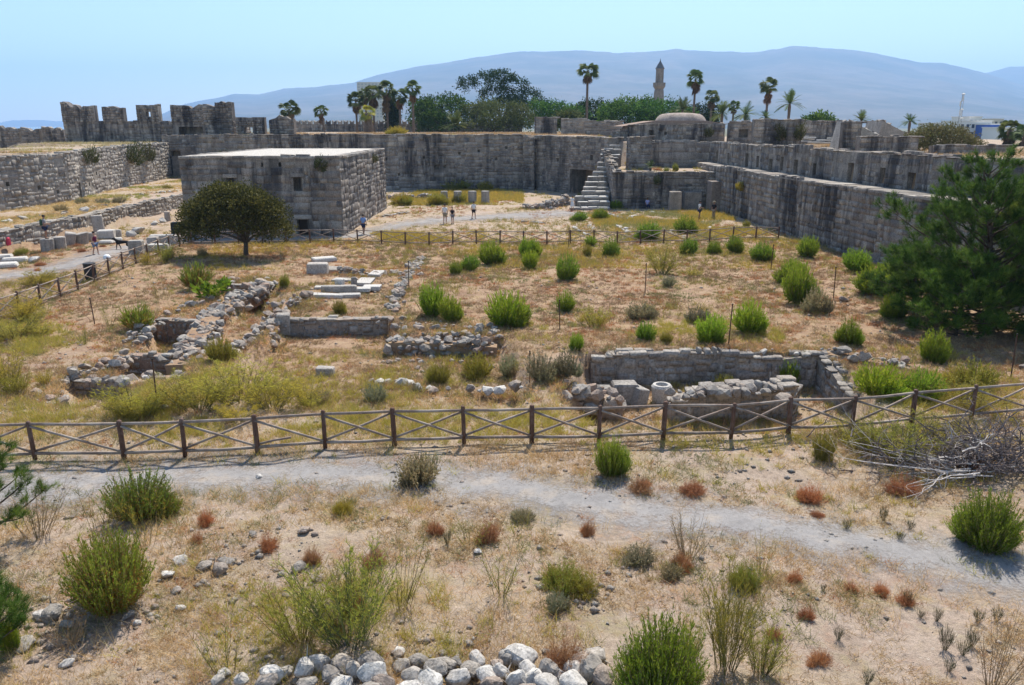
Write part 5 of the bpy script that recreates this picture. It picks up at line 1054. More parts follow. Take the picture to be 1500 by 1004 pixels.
# bin and globe lamp by the left fence
q = GH(142, 411); q.x -= .5; q.y += .3; e = empty('litter_bin', q, 0, 'black litter bin behind the left fence', 'bin'); MB().lathe((0, 0, 0), [(.28, 0), (.32, .1), (.34, .95), (.3, .97), (.28, .85)], 14).build('bin_body', M['iron'], e); MB().lathe((0, 0, .95), [(.36, 0), (.36, .05), (.3, .07)], 14).build('rim', M['iron'], e)
q = GH(162, 402); q.x -= .4; q.y += .6; e = empty('globe_lamp', q, 0, 'white globe lamp on a short post behind the left fence', 'lamp'); MB().tube([(0, 0, -.1), (0, 0, .72)], .05, 8).build('post', M['iron'], e); MB().lathe((0, 0, .7), [(.08, 0), (.18, .06), (.235, .18), (.24, .26), (.19, .38), (.1, .44), (.02, .46)], 16).build('globe', M['globe'], e, True)
q = Vector((-36.95, 57.2, .55)); mb = MB(); mb.box((0, 0, .3), (.22, .42, .6), 0, .85, .08); tag(mb.build('red_bag', M['red_cloth'], None, loc=q), 'small red bag resting against the low wall at the left edge', 'bag')
MB().tube([(.12, -.1, .15), (.17, -.1, .3), (.12, -.1, .48)], .02, 5).build('strap', M['red_cloth'], bpy.data.objects['red_bag'])
# ================================================================== shrubs: unit plants (about 1 high), copied at their own size
def shrub_meshes(seed, nst, nl, ll, lw, spread, mat, stem_mat='dry_stem', up=.85, s0=.2, smul=1.0, curl=.30, lmin=.70):
    rng = np.random.RandomState(seed); az = rng.rand(nst) * 6.283; th = spread * np.sqrt(rng.rand(nst)); L = rng.uniform(lmin, 1.08, nst) * (1 - .06 * th); br = .05 + .22 * rng.rand(nst) * (th / spread)
    hx, hy = np.cos(az), np.sin(az)
    def P(i, s): return np.stack([hx[i] * np.sin(th[i]) * L[i] * s * (1 - .18 * s), hy[i] * np.sin(th[i]) * L[i] * s * (1 - .18 * s), L[i] * (np.cos(th[i]) * s + curl * np.sin(th[i]) * s * s)], 1) + np.stack([hx[i] * br[i], hy[i] * br[i], 0 * s], 1)
    I = np.repeat(np.arange(nst), nl); s = s0 + (1 - s0) * rng.rand(len(I)) ** .75; b = P(I, s); tn = nrm(P(I, np.minimum(s + .05, 1.05)) - b)
    d = tn * up + rng.normal(size=b.shape) * .42; V, Fq = blades(rng, b, d, ll * (.6 + .8 * rng.rand(len(I))) * (1.15 - .4 * s), lw)
    R = np.clip(.25 * rng.rand(nst)[I] + .45 * rng.rand(len(I)) + .35 * s - .05, 0, 1)
    lm = mesh_np('foliage', V, Fq, M[mat], {'rnd': np.repeat(R, 4)})
    i = np.arange(nst); SV = []; ring = [(np.cos(a) * .008 * smul, np.sin(a) * .008 * smul) for a in (0, 2.09, 4.19)]
    for k, ss in enumerate((0, .5, .97)):
        q = P(i, np.full(nst, ss)); 
        for (ax_, ay_) in ring: SV.append(q + np.array([ax_, ay_, 0]) * (1 - .6 * ss))
    SV = np.stack(SV, 1).reshape(-1, 3); f = []
    for k in (0, 3):
        for j in range(3): f.append((k + j, k + (j + 1) % 3, k + 3 + (j + 1) % 3, k + 3 + j))
    Fs = (np.arange(nst)[:, None, None] * 9 + np.array(f)[None]).reshape(-1, 4)
    return lm, mesh_np('stems', SV, Fs, M[stem_mat], {'rnd': np.repeat(rng.rand(nst), 9)})
KIND = {}
def kinds(name, n, *a, **k): KIND[name] = [shrub_meshes(300 + 17 * i + len(KIND) * 101, *a, **k) for i in range(n)]
kinds('green_hi', 3, 300, 46, .095, .017, 1.35, 'shrub_leaf', s0=.12)
kinds('autumn_hi', 2, 280, 44, .085, .018, 1.38, 'shrub_autumn', s0=.12)
kinds('green', 4, 190, 24, .17, .026, 1.38, 'shrub_leaf', s0=.1, up=1.1)
kinds('bright', 3, 190, 24, .18, .027, 1.36, 'shrub_bright', s0=.1, up=1.1)
kinds('yellow', 3, 170, 22, .18, .024, 1.36, 'shrub_yellow', s0=.08, up=1.1)
kinds('spiky', 2, 120, 10, .36, .04, 1.4, 'shrub_autumn', up=1.6)
kinds('leafy', 2, 26, 7, .42, .16, .9, 'shrub_bright', up=1.0)
kinds('thistle', 3, 120, 18, .15, .04, 1.4, 'thistle_leaf', s0=.1)
kinds('rust', 6, 200, 26, .13, .012, 1.5, 'rust_twig', 'rust_twig', up=.35, smul=.5, s0=.15, curl=.06, lmin=.45)
kinds('rusty_yellow', 2, 240, 26, .13, .014, 1.48, 'shrub_yellow', 'rust_twig', up=.5, smul=.6, curl=.1, lmin=.5)
kinds('tuft', 3, 60, 3, .5, .03, .75, 'tuft_leaf', 'tuft_leaf', up=2.0)
kinds('wall_bush', 2, 90, 16, .16, .04, 1.5, 'olive_leaf')
def fennel_meshes(seed, nst, nb, nh, mat='fennel', stem='fennel_stem', spread=.45, hair=.05):
    rng = np.random.RandomState(seed); r = random.Random(seed); mb = MB(); HB = []; HD = []
    for i in range(nst):
        az = r.uniform(0, 6.28); th = spread * math.sqrt(r.random()); L = r.uniform(.6, 1.05); rb = r.random() ** .5 * .16
        b = Vector((math.cos(az) * rb, math.sin(az) * rb, 0)); d = Vector((math.cos(az) * math.sin(th), math.sin(az) * math.sin(th), math.cos(th))); pts = [b + d * L * u + Vector((r.uniform(-.02, .02), r.uniform(-.02, .02), 0)) for u in (0, .4, .75, 1)]
        mb.tube(pts, [.006, .0042, .003, .0012], 3, False)
        for k in range(nb):
            u = r.uniform(.12, .97); q = b + d * L * u; a2 = r.uniform(0, 6.28); l2 = r.uniform(.08, .24) * (1.2 - .7 * u); d2 = (d + Vector((math.cos(a2), math.sin(a2), .1)) * .9).normalized(); mb.tube([q, q + d2 * l2], [.003, .001], 3, False)
            for j in range(nh): HB.append(q + d2 * l2 * r.uniform(.25, 1.1)); HD.append(d2 + Vector((r.gauss(0, .7), r.gauss(0, .7), r.gauss(.2, .5))))
    V, Fq = tris(rng, np.array(HB), np.array(HD), hair * (.5 + rng.rand(len(HB))), .006)
    sm = mb.mesh('stems', M[stem]); at = sm.attributes.new('rnd', 'FLOAT', 'POINT'); at.data.foreach_set('value', np.repeat(rng.rand(len(sm.vertices) // 4 + 1), 4)[:len(sm.vertices)].astype(np.float32))
    return mesh_np('foliage', V, Fq, M[mat], {'rnd': np.repeat(rng.rand(len(HB)), 3)}), sm
KIND['fennel'] = [fennel_meshes(500 + i, 36, 14, 10, spread=.6) for i in range(3)]
KIND['fennel_thin'] = [fennel_meshes(520 + i, 11, 9, 5, spread=.55) for i in range(2)]
KIND['dry_fennel'] = [fennel_meshes(540 + i, 20, 8, 3, 'straw', 'dry_stem', .5) for i in range(2)]
NAME = {'green_hi': 'shrub', 'autumn_hi': 'shrub', 'green': 'shrub', 'bright': 'shrub', 'yellow': 'shrub', 'spiky': 'spiky_shrub', 'leafy': 'leafy_plant', 'thistle': 'thistle_bush', 'rust': 'dry_bush', 'rusty_yellow': 'dry_bush', 'tuft': 'grass_tuft', 'wall_bush': 'wall_shrub', 'fennel': 'fennel_plant', 'fennel_thin': 'fennel_plant', 'dry_fennel': 'dry_stalks'}
CAT = {'tuft': 'grass tuft', 'fennel': 'weed', 'fennel_thin': 'weed', 'dry_fennel': 'weed', 'leafy': 'plant', 'thistle': 'thistle'}
GRP = {'rust': 'rust-brown dry bushes', 'tuft': 'small dark grass tufts', 'green': 'green shrubs on the dry field', 'bright': 'green shrubs on the dry field', 'fennel': 'tall yellow-green weeds', 'fennel_thin': 'tall yellow-green weeds', 'thistle': 'grey-green thistle bushes', 'yellow': 'yellow-green shrubs', 'wall_bush': 'bushes growing on the walls'}
rp = random.Random(99); cnt = {}
SPOT = []
def plant(kind, px_, py_, wpx, hpx, label, pos=None, rx=0):
    q = pos if pos is not None else GH(px_, py_); m = mpp(q); k = cnt.get(kind, 0); cnt[kind] = k + 1
    me = KIND[kind][k % len(KIND[kind])]; base_w = {'rust': 2.1, 'rusty_yellow': 2.1, 'fennel': 1.0, 'fennel_thin': 1.1, 'dry_fennel': 1.0, 'tuft': 1.4, 'leafy': 1.5}.get(kind, 1.95)
    sz = hpx * m / .98; sx = wpx * m / base_w * (.86 if kind in ('green', 'bright', 'yellow', 'rust', 'rusty_yellow', 'thistle', 'autumn_hi', 'green_hi') else 1)
    if pos is None: SPOT.append((q.x, q.y, wpx * m, kind))
    if kind in ('rust', 'rusty_yellow'): sz *= .85; sx *= 1.1
    e = empty(NAME[kind], q, rp.uniform(0, 6.28), label, CAT.get(kind, 'bush'), GRP.get(kind)); e.rotation_euler.x = rx + (rp.uniform(-.22, .22) if kind in ('rust', 'rusty_yellow', 'fennel_thin') else rp.uniform(-.06, .06)); e.scale = (sx, sx, sz)
    obj('foliage', me[0], e); obj('stems', me[1], e)
    if kind in ('green', 'bright', 'yellow', 'rust', 'rusty_yellow', 'thistle', 'autumn_hi', 'green_hi', 'fennel'):
        for _ in range(rp.choice((1, 2, 2, 3))):
            m2 = KIND[kind][rp.randrange(len(KIND[kind]))]; a_ = rp.uniform(0, 6.28); f_ = rp.uniform(.42, .8); d_ = rp.uniform(.35, .75)
            for nm_, mm in (('foliage', m2[0]), ('stems', m2[1])): obj(nm_, mm, e, (math.cos(a_) * d_, math.sin(a_) * d_, 0), (0, 0, a_ * 3), (f_, f_, f_ * rp.uniform(.7, 1.1)))
    return e
PL = [
 # near ground
 ('green_hi', 968, 1022, 165, 125, 'vivid green shrub at the bottom edge right of the rubble heap'),
 ('green_hi', 1445, 805, 115, 88, 'vivid green shrub in front of the dead branches at right'),
 ('autumn_hi', 168, 892, 160, 115, 'large green shrub with rusty lower leaves at left'),
 ('autumn_hi', 205, 760, 128, 70, 'green and reddish shrub just below the left part of the near fence'),
 ('green_hi', 893, 697, 62, 58, 'upright green shrub beside the path under the near fence'),
 ('thistle', 613, 708, 84, 46, 'grey-green thistle bush standing alone on the gravel path'),
 ('fennel', 512, 945, 150, 150, 'tall yellow-green fennel clump left of the rubble heap'), ('fennel', 440, 940, 110, 110, 'sparser fennel on the left side of the tall clump'),
 ('fennel_thin', 590, 890, 90, 120, 'thin fennel stalks right of the tall clump'), ('fennel_thin', 690, 800, 70, 60, 'few thin stalks below the path in the centre'), ('fennel_thin', 735, 870, 110, 90, 'thin leaning fennel stalks in the centre foreground'),
 ('fennel', 1065, 985, 100, 170, 'tall fennel right of the bottom vivid shrub'), ('fennel_thin', 1115, 840, 40, 80, 'two thin fennel stalks beside the yellow cushion bush'), ('dry_fennel', 1008, 818, 75, 82, 'fan of pale green stalks just below the path'),
 ('rusty_yellow', 1090, 858, 62, 50, 'yellow-green cushion bush below the path at right'), ('rusty_yellow', 825, 862, 90, 55, 'yellow and rust low bush in the centre foreground'),
 ('fennel', 1318, 678, 100, 75, 'yellow-flowered bush behind the white dead branch'), ('fennel', 1372, 648, 70, 50, 'dark-stemmed fennel bush behind the grey brush pile'), ('yellow', 1205, 672, 46, 42, 'yellow-green shrub under the fence right of centre'), ('fennel', 1280, 668, 70, 60, 'yellow weed clump at the foot of the near fence, right'),
 ('dry_fennel', 1455, 1010, 110, 130, 'dry bare stalks at the lower right corner'), ('dry_fennel', 55, 785, 95, 95, 'brownish stalk clump at the left edge below the fence'), ('fennel_thin', 150, 810, 90, 120, 'thin stalks behind the large reddish shrub'), ('fennel_thin', 330, 985, 90, 110, 'thin bowed stalks at the lower left'), ('dry_fennel', 100, 950, 70, 60, 'dry straw stalks around the lower left rocks'), ('fennel_thin', 215, 800, 70, 90, 'thin stalks between the two reddish shrubs'),
 ('rust', 303, 768, 36, 32, 'small rust bush right of the fence-side reddish shrub'), ('rust', 393, 802, 42, 32, 'round rust bush in the straw left of centre'), ('rust', 457, 824, 42, 38, 'dark rust bush beside the white stone'), ('rust', 550, 826, 46, 38, 'rust bush behind the tall fennel clump'), ('rusty_yellow', 504, 752, 42, 28, 'tawny round bush on the edge of the path'), ('rust', 637, 782, 40, 34, 'pinkish rust bush below the path in the centre'), ('rust', 718, 790, 52, 46, 'dark rust bush below the path in the centre'), ('rust', 862, 782, 32, 30, 'red-brown bush just below the path right of centre'),
 ('rust', 938, 720, 56, 30, 'wide rust bush right of the upright green shrub'), ('rust', 1015, 724, 56, 30, 'rust bush above the path, second right of the upright shrub'), ('rust', 1188, 734, 56, 38, 'tawny rust bush above the path at right'), ('rust', 1196, 757, 28, 16, 'tiny rust bush on the path edge at right'), ('rust', 1166, 852, 28, 28, 'small red bush below the path at right'), ('rust', 828, 982, 90, 80, 'large red-brown bush overhanging the right end of the rubble heap'), ('rust', 1000, 830, 46, 32, 'rust bush at the foot of the pale stalk fan'), ('rust', 1182, 905, 34, 26, 'pinkish dry bush in the lower right'), ('rust', 1135, 935, 36, 28, 'faded dry bush right of the tall fennel'), ('rust', 1200, 972, 48, 32, 'pale red bush at the lower right near the bottom'), ('rust', 1290, 870, 34, 26, 'sparse dry bush below the path, far right'), ('rust', 1325, 885, 40, 30, 'dry seed-head bush beside the dark tufts, right'), ('rust', 1325, 722, 70, 38, 'brown-red bush under the white dead branch'), ('rust', 1425, 690, 70, 28, 'brown bush behind the vivid shrub at right'), ('rust', 1245, 865, 26, 20, 'tiny faded bush on bare ground at right'), ('rust', 288, 795, 26, 24, 'faint pink dry bush left of centre'), ('rust', 525, 900, 50, 40, 'rust bush half hidden in the tall fennel'),
 ('tuft', 1294, 763, 14, 18, 'dark tuft above the path, left of the vivid right-hand shrub'), ('tuft', 1240, 776, 14, 14, 'dark tuft on the upper path edge at right'), ('tuft', 1318, 792, 14, 12, 'dark tuft nearest the upper path edge at far right'), ('tuft', 1333, 775, 16, 12, 'dark tuft between brown-red bush and vivid right shrub'), ('tuft', 1384, 952, 24, 30, 'largest dark tuft near the lower right corner'), ('tuft', 1422, 948, 20, 24, 'dark tuft just right of the largest one, lower right'), ('tuft', 1432, 912, 18, 18, 'dark tuft below the path, second from the right edge'), ('tuft', 1460, 910, 18, 18, 'dark tuft below the path, nearest the right edge'), ('tuft', 1372, 910, 16, 18, 'dark tuft above the largest one, lower right'), ('tuft', 1228, 938, 18, 18, 'dark tuft left of the pale red bush, lower right'), ('tuft', 1270, 1002, 20, 20, 'dark tuft at the bottom edge, right of the pale red bush'), ('tuft', 1330, 885, 18, 18, 'dark tuft at the foot of the dry seed-head bush'), ('tuft', 1390, 984, 18, 18, 'dark tuft below the largest one, lower right'), ('tuft', 1205, 866, 10, 10, 'tiny dark tuft right of the small red bush'), ('tuft', 1348, 905, 14, 10, 'tiny dark tuft beside the dry seed-head bush'), ('tuft', 1410, 960, 20, 18, 'dark tuft between the two biggest ones, lower right'), ('tuft', 655, 798, 14, 20, 'single dark grass tuft below the path in the centre'),
 ('thistle', 938, 822, 62, 22, 'low blue-grey herb mat below the path'), ('thistle', 985, 845, 50, 18, 'low grey herb mat at the foot of the stalk fan'), ('thistle', 815, 892, 46, 26, 'blue-green herb below the yellow and rust bush'), ('thistle', 765, 762, 44, 16, 'flat grey-green herb under the path, centre'),
 ('bright', 12, 955, 40, 60, 'green leafy clump at the lower left edge'),
 # the dig
 ('spiky', 288, 424, 50, 34, 'dark spiky bush at the top of the left ruins'), ('leafy', 312, 438, 54, 24, 'bright-green large-leaved plant beside the shaded pit'), ('spiky', 203, 484, 48, 34, 'lone spiky bush above the left pit wall'), ('yellow', 322, 528, 56, 32, 'yellow-green grassy shrub right of the diagonal wall'),
 ('bright', 634, 464, 56, 46, 'green shrub on the central mound, left one'), ('green', 660, 470, 46, 36, 'duller shrub against the right side of the mound shrub'), ('bright', 742, 478, 78, 50, 'largest round bright-green shrub in the dig'), ('green', 831, 410, 46, 36, 'dense round green shrub with bluish fringe in the middle field'),
 ('bright', 776, 394, 34, 26, 'front one of two small green shrubs, upper centre field'), ('bright', 774, 378, 42, 28, 'rear one of two small green shrubs, upper centre field'), ('green', 718, 388, 50, 34, 'tall green shrub at the upper centre field'), ('green', 690, 396, 34, 22, 'small shrub left of the tall one, upper centre'), ('green', 668, 402, 26, 18, 'smallest shrub of the upper centre row'),
 ('green', 828, 456, 38, 28, 'green shrub beside the thin stake, centre field'), ('bright', 845, 514, 28, 26, 'small green shrub above the trench left end'), ('green', 946, 498, 38, 26, 'shrub in the field above the trench wall'), ('yellow', 977, 502, 24, 16, 'small yellowish shrub next to it above the trench'), ('bright', 1040, 502, 62, 40, 'round green shrub on the brink of the trench'), ('bright', 1096, 488, 64, 44, 'bigger green shrub behind the trench-brink stake'), ('green', 1167, 445, 58, 58, 'tall green shrub in the right field'), ('green', 1160, 415, 52, 34, 'fainter shrub just behind the tall one, right field'),
 ('thistle', 1195, 458, 50, 36, 'pale thistle in front of the tall shrub, right field'), ('green', 1115, 382, 44, 26, 'shrub by the right end of the far fence'), ('green', 1183, 378, 42, 30, 'shrub at the foot of the right wall'), ('bright', 1253, 398, 54, 32, 'brightest green bush at the foot of the right wall'), ('green', 1282, 432, 76, 42, 'broad green bush left of the pine'), ('bright', 1300, 412, 50, 28, 'sunlit bush top behind the broad one by the pine'), ('green', 1307, 466, 48, 36, 'green bush at the shadow edge of the pine'), ('green', 1242, 504, 40, 36, 'shrub midway between trench and pine'), ('green', 1363, 530, 54, 46, 'green bush under the pine shadow, right'), ('bright', 1155, 562, 44, 38, 'lush bush inside the trench'), ('bright', 1285, 580, 90, 46, 'wide bright grassy bush right of the trench'), ('green', 1350, 582, 80, 40, 'grassy bush behind the fence, far right'), ('yellow', 1430, 570, 76, 40, 'yellow-green bush before the right-edge stake'), ('yellow', 1060, 570, 44, 22, 'yellow-green tuft in the middle of the trench'),
 ('thistle', 937, 466, 56, 24, 'thistle patch in the centre field'), ('thistle', 1022, 472, 50, 22, 'thistle patch right of the centre field'), ('thistle', 980, 420, 30, 16, 'small dark thistle by the centre stake'), ('thistle', 790, 556, 60, 42, 'thistle clump at the left end of the trench'), ('thistle', 745, 552, 40, 36, 'smaller thistle left of the clump by the trench'), ('thistle', 830, 552, 50, 40, 'brownish thistle right of the clump by the trench'),
 ('yellow', 700, 552, 60, 34, 'yellow-green shrub below the dark rubble face'), ('yellow', 645, 562, 44, 30, 'grassy shrub left of the one below the rubble face'), ('yellow', 497, 460, 26, 20, 'small yellow shrub on the marble ruin lawn'), ('yellow', 418, 422, 18, 20, 'small yellow tuft at the top of the diagonal wall'), ('thistle', 470, 590, 46, 20, 'grey herb patch behind the near fence, left of centre'), ('thistle', 550, 588, 50, 26, 'dark herb clump behind the near fence, centre'), ('thistle', 610, 574, 24, 12, 'tiny herb beside the pale stone line'),
 ('fennel', 350, 590, 130, 60, 'wide yellow weed stand between the ruins and near fence'), ('fennel', 290, 600, 110, 60, 'yellow weeds right of the rusty stake'), ('fennel', 200, 610, 100, 50, 'yellow weeds around the rusty stake'), ('fennel', 400, 598, 90, 50, 'yellow weeds below the central pit'), ('fennel', 15, 570, 60, 60, 'tall weeds at the left edge above the fence'), ('fennel', 30, 470, 70, 36, 'yellow weed patch at the left end of the road fence'), ('fennel', 20, 495, 80, 34, 'yellow-green weeds below the left road fence'), ('fennel_thin', 160, 478, 44, 36, 'sparse weeds beside the thin stake on the left slope'), ('fennel_thin', 235, 440, 34, 34, 'sparse weed stalks below the road fence'), ('fennel_thin', 125, 505, 40, 34, 'sparse weed on the bare left slope'), ('fennel', 870, 480, 44, 36, 'pale weed beside the thistle patch'), ('fennel', 970, 402, 60, 40, 'yellow weed stand behind the centre stake'), ('fennel', 1420, 600, 90, 40, 'yellow weeds behind the right end of the near fence'),
 # by the far fence
 ('green', 950, 352, 46, 26, 'green shrub at the middle of the far fence'), ('green', 1003, 342, 44, 24, 'green shrub behind the far fence, right of middle'), ('green', 1010, 372, 34, 22, 'green shrub below the far fence, right of middle'), ('green', 1075, 370, 34, 24, 'green shrub before the far fence near its right end'), ('green', 1045, 372, 28, 18, 'low shrub between two shrubs at the far fence'), ('green', 895, 375, 34, 24, 'faint shrub before the far fence, centre'), ('green', 865, 360, 24, 14, 'small shrub at the far fence, centre'), ('green', 850, 324, 30, 14, 'shrub near the foot of the staircase, left'), ('green', 880, 322, 30, 16, 'shrub near the foot of the staircase, middle'), ('bright', 902, 306, 22, 12, 'round shrub against the terrace wall by the stairs'), ('yellow', 1093, 335, 16, 12, 'tiny yellow shrub at the foot of the right wall'), ('yellow', 860, 405 - 30, 20, 16, 'small yellow shrub in the upper field'),
 ('yellow', 585, 275, 40, 12, 'pale yellow weed bank beside the stone building'), ('yellow', 670, 277, 60, 14, 'yellow weed bank below the curtain wall'), ('yellow', 710, 279, 30, 12, 'green weed bank at the right end below the curtain wall'), ('yellow', 590, 300, 40, 16, 'weeds right of the stone building corner'), ('yellow', 640, 300, 36, 18, 'weeds beside the leftmost short column'), ('yellow', 675, 298, 30, 16, 'weeds among the short columns'),
 ('rust', 112, 361, 18, 6, 'flat brown heap of dry weeds between drums and woman'), ('rust', 120, 369, 18, 9, 'rounder brown heap of dry weeds left of the woman'), ('rust', 150, 362, 12, 5, 'small brown weed heap right of the woman'), ('rust', 60, 389, 22, 9, 'brown weed heap on the road verge at left'), ('rust', 55, 397, 14, 7, 'smaller brown weed heap on the road verge'),
 ('yellow', 33, 373, 24, 10, 'green weeds at the foot of the low wall'), ('fennel', 60, 415, 50, 22, 'dry weeds between the road and its fence'), ('fennel', 240, 385, 34, 28, 'yellow weeds at the fence near the round tree'), ('thistle', 297, 376, 20, 14, 'dark little bush at the edge of the tree shadow'),
]
for k, (kind, px_, py_, wp, hp, lab) in enumerate(PL): plant(kind, px_, py_, wp, hp, lab)
# bushes on walls and high ground
def on(px_, py_, Yq): return A(px_, py_, Yq)
for (px_, py_, p_, wp, hp, lab, kk) in (
  (140, 238, Vector((-46.3, 88, 0)), 30, 26, 'grey-green bush hanging on the rampart, left of three', 'wall_bush'), (202, 240, Vector((-49.0, 103, 0)), 34, 34, 'dark bush hanging on the rampart, middle of three', 'wall_bush'), (220, 236, Vector((-49.8, 110, 0)), 26, 30, 'dark bush hanging on the rampart, right of three', 'wall_bush'),
  (473, 250, Vector((-16.1, 66.2, 0)), 26, 24, 'dark bush growing from the front wall of the stone building', 'wall_bush'), (543, 238, Vector((-13.95, 82, 0)), 16, 14, 'dry bush on the sunlit side of the stone building', 'wall_bush'),
  (1083, 280, Vector((23.2, 80, 0)), 26, 16, 'yellow-green bush sprouting from the right wall', 'yellow'), (967, 270, Vector((16.4, 89.3, 0)), 14, 14, 'dark plant hanging on the palm terrace wall', 'wall_bush'), (1040, 200, Vector((26, 106.6, 0)), 18, 14, 'dark plant on the domed building wall', 'wall_bush'), (1138, 205, Vector((32.5, 96.6, 0)), 22, 26, 'dark ivy bush climbing the square grey wall', 'wall_bush'), (1156, 205, Vector((34.2, 96.6, 0)), 20, 28, 'second dark ivy bush on the square grey wall', 'wall_bush')):
    q = A(px_, py_, p_.y); q.x = p_.x; plant(kk, 0, 0, wp, hp, lab, q, .5)
for (px_, py_, z_, wp, hp, lab, kk) in ((345, 225, 4.5, 46, 24, 'green bush at the foot of the turret behind the building roof', 'green'), (880, 252, 3.2, 20, 12, 'yellow-green bush on the left edge of the staircase', 'yellow'), (923, 246, 4.0, 20, 12, 'yellow-green bush at the right edge of the staircase', 'yellow'), (976, 251, 4.0, 14, 8, 'small dry bush on the palm terrace', 'rusty_yellow'), (989, 251, 4.0, 12, 11, 'small yellow bush at the right end of the palm terrace', 'yellow'), (960, 249, 4.0, 20, 6, 'reddish weeds on the palm terrace', 'rust'),
   (245, 276, 1.5, 26, 8, 'brownish bush on the terrace near the building', 'rusty_yellow'), (175, 298, 1.5, 26, 10, 'grey-green bush on the middle of the left terrace', 'thistle'), (150, 298, 1.5, 30, 7, 'flat grey-green bush on the left terrace', 'thistle'), (90, 309, 1.5, 26, 10, 'green bush on the left terrace behind the backpacker', 'thistle'), (45, 292, 1.5, 26, 8, 'dull bush at the foot of the rampart, left', 'thistle'), (118, 298, 1.5, 22, 8, 'dull bush at the foot of the rampart, middle', 'thistle')):
    q = G(px_, py_, z_)
    if z_ == 4.5: q = Vector((-41.5, 118.5 - 3.2, 0)); q.z = hz(q.x, q.y); hp = 34; wp = 60
    plant(kk, 0, 0, wp, hp, lab, q)
# ------------------------------------------------------------------ dead branches
def branchy(mb, p, d, L, r0, depth, r, kink=.35, n=4, sub=(2, 4), flat=.6):
    pts = [p.copy()]; q = p.copy(); dd = d.normalized(); rad = []
    for i in range(5):
        q = q + dd * L / 5; dd = (dd + Vector((r.gauss(0, kink), r.gauss(0, kink), r.gauss(0, kink * flat)))).normalized(); pts.append(q.copy())
    rad = [r0 * (1 - .75 * i / 5) for i in range(6)]; mb.tube(pts, rad, n if depth > 0 else 3, False)
    if depth > 0:
        for k in range(r.randint(*sub)):
            i = r.randint(1, 5); d2 = (dd + Vector((r.gauss(0, .8), r.gauss(0, .8), r.gauss(.1, .5)))).normalized(); branchy(mb, pts[i], d2, L * r.uniform(.4, .75), rad[i] * .7, depth - 1, r, kink, n, sub, flat)
r = random.Random(71); q0 = GH(1440, 712); e = empty('dead_branch', q0, 0, 'bare white dead branches fanned out on the ground at right', 'branch')
for k in range(11):
    mb = MB(); branchy(mb, Vector((r.uniform(-.6, .5), r.uniform(-.1, .7), r.uniform(.1, .4))), Vector((-1, r.uniform(-.35, .3), r.uniform(-.02, .08))), r.uniform(2.0, 3.3), .022, 2, r, .24, 5, (2, 4), .35); mb.build('branch', M['dead_wood'], e, True)
q0 = GH(1440, 686); e = empty('brush_pile', q0, 0, 'tangled grey pile of dead twigs at the right edge by the fence', 'brush pile')
for k in range(240):
    mb = MB(); p_ = Vector((r.gauss(-.2, 1.35), r.gauss(0, .5), abs(r.gauss(0, .40)))); branchy(mb, p_, Vector((r.gauss(0, 1), r.gauss(0, .6), r.uniform(0, .7))), r.uniform(.7, 1.5), .026, 2, r, .45, 3, (2, 3), .6); mb.build('branch', M['dead_twig'] if k % 9 else M['dead_wood'], e)
# ================================================================== ground cover nobody could count
rng = np.random.RandomState(17)
lo, hi = -36, 24.4
def scatter(n, y0, y1, dens=None, margin=2.5, power=1.0):
    y = y0 + (y1 - y0) * rng.rand(n) ** power; x = (rng.rand(n) * 2 - 1) * (y * .72 + margin)
    if dens is not None: k = rng.rand(n) < dens(x, y); x, y = x[k], y[k]
    k = (x > lo) & (x < hi) ; x, y = x[k], y[k]; k = ~((x > -28.2) & (x < -13.8) & (y > 65.8) & (y < 91)); x, y = x[k], y[k]; return x, y
PATHS = [[tuple(G(*q))[:2] for q in ((-160, 735), (0, 716), (150, 702), (300, 695), (500, 696), (700, 712), (900, 742), (1100, 768), (1300, 800), (1500, 838), (1750, 890))], [tuple(G(*q))[:2] for q in ((-180, 440), (0, 404), (90, 392), (180, 368), (262, 349), (330, 351), (430, 352), (520, 346), (570, 334), (650, 322), (740, 318), (800, 314), (842, 309))]]
def pathd(x, y):
    d = np.full(x.shape, 1e9)
    for pl in PATHS:
        for (ax_, ay_), (bx_, by_) in zip(pl[:-1], pl[1:]):
            ex, ey = bx_ - ax_, by_ - ay_; t_ = np.clip(((x - ax_) * ex + (y - ay_) * ey) / (ex * ex + ey * ey), 0, 1); d = np.minimum(d, np.hypot(x - ax_ - ex * t_, y - ay_ - ey * t_) - (0 if pl is PATHS[0] else 1.3))
    return d
def offpath(x, y): return sstep(.35, 1.3, pathd(x, y))
def grass(name, label, mat, n, y0, y1, dens, per, hmin, hmax, rad, wk, cat='grass', lean=.8, power=1.0, up=.7, at=None):
    x, y = scatter(n, y0, y1, dens, power=power) if at is None else at; z = H(x, y); k = len(x); hh_ = rng.uniform(hmin, hmax, k)
    a = rng.rand(k * per) * 6.283; rr_ = np.sqrt(rng.rand(k * per)) * np.repeat(rad * hh_ / hmax, per); bx = np.repeat(x, per) + np.cos(a) * rr_; by = np.repeat(y, per) + np.sin(a) * rr_
    base = np.stack([bx, by, np.repeat(z, per) - .01], 1); d = np.stack([rng.normal(size=k * per) * lean, rng.normal(size=k * per) * lean, np.full(k * per, up)], 1)
    L = np.repeat(hh_, per) * rng.uniform(.5, 1.1, k * per); Wd = wk * (.6 + by / 22.)
    V, Fq = tris(rng, base, d, L, Wd); R = np.clip(np.repeat(rng.rand(k), per) * .6 + .4 * rng.rand(k * per), 0, 1)
    o_ = obj(name, mesh_np(name, V, Fq, M[mat], {'rnd': np.repeat(R, 3)})); tag(o_, label, cat, None, 'stuff'); return o_
def nz(s, t0, t1, off=0): return lambda x, y: sstep(t0, t1, fnoise(x * s + off, y * s + off * 1.7, 4)) * offpath(x, y)
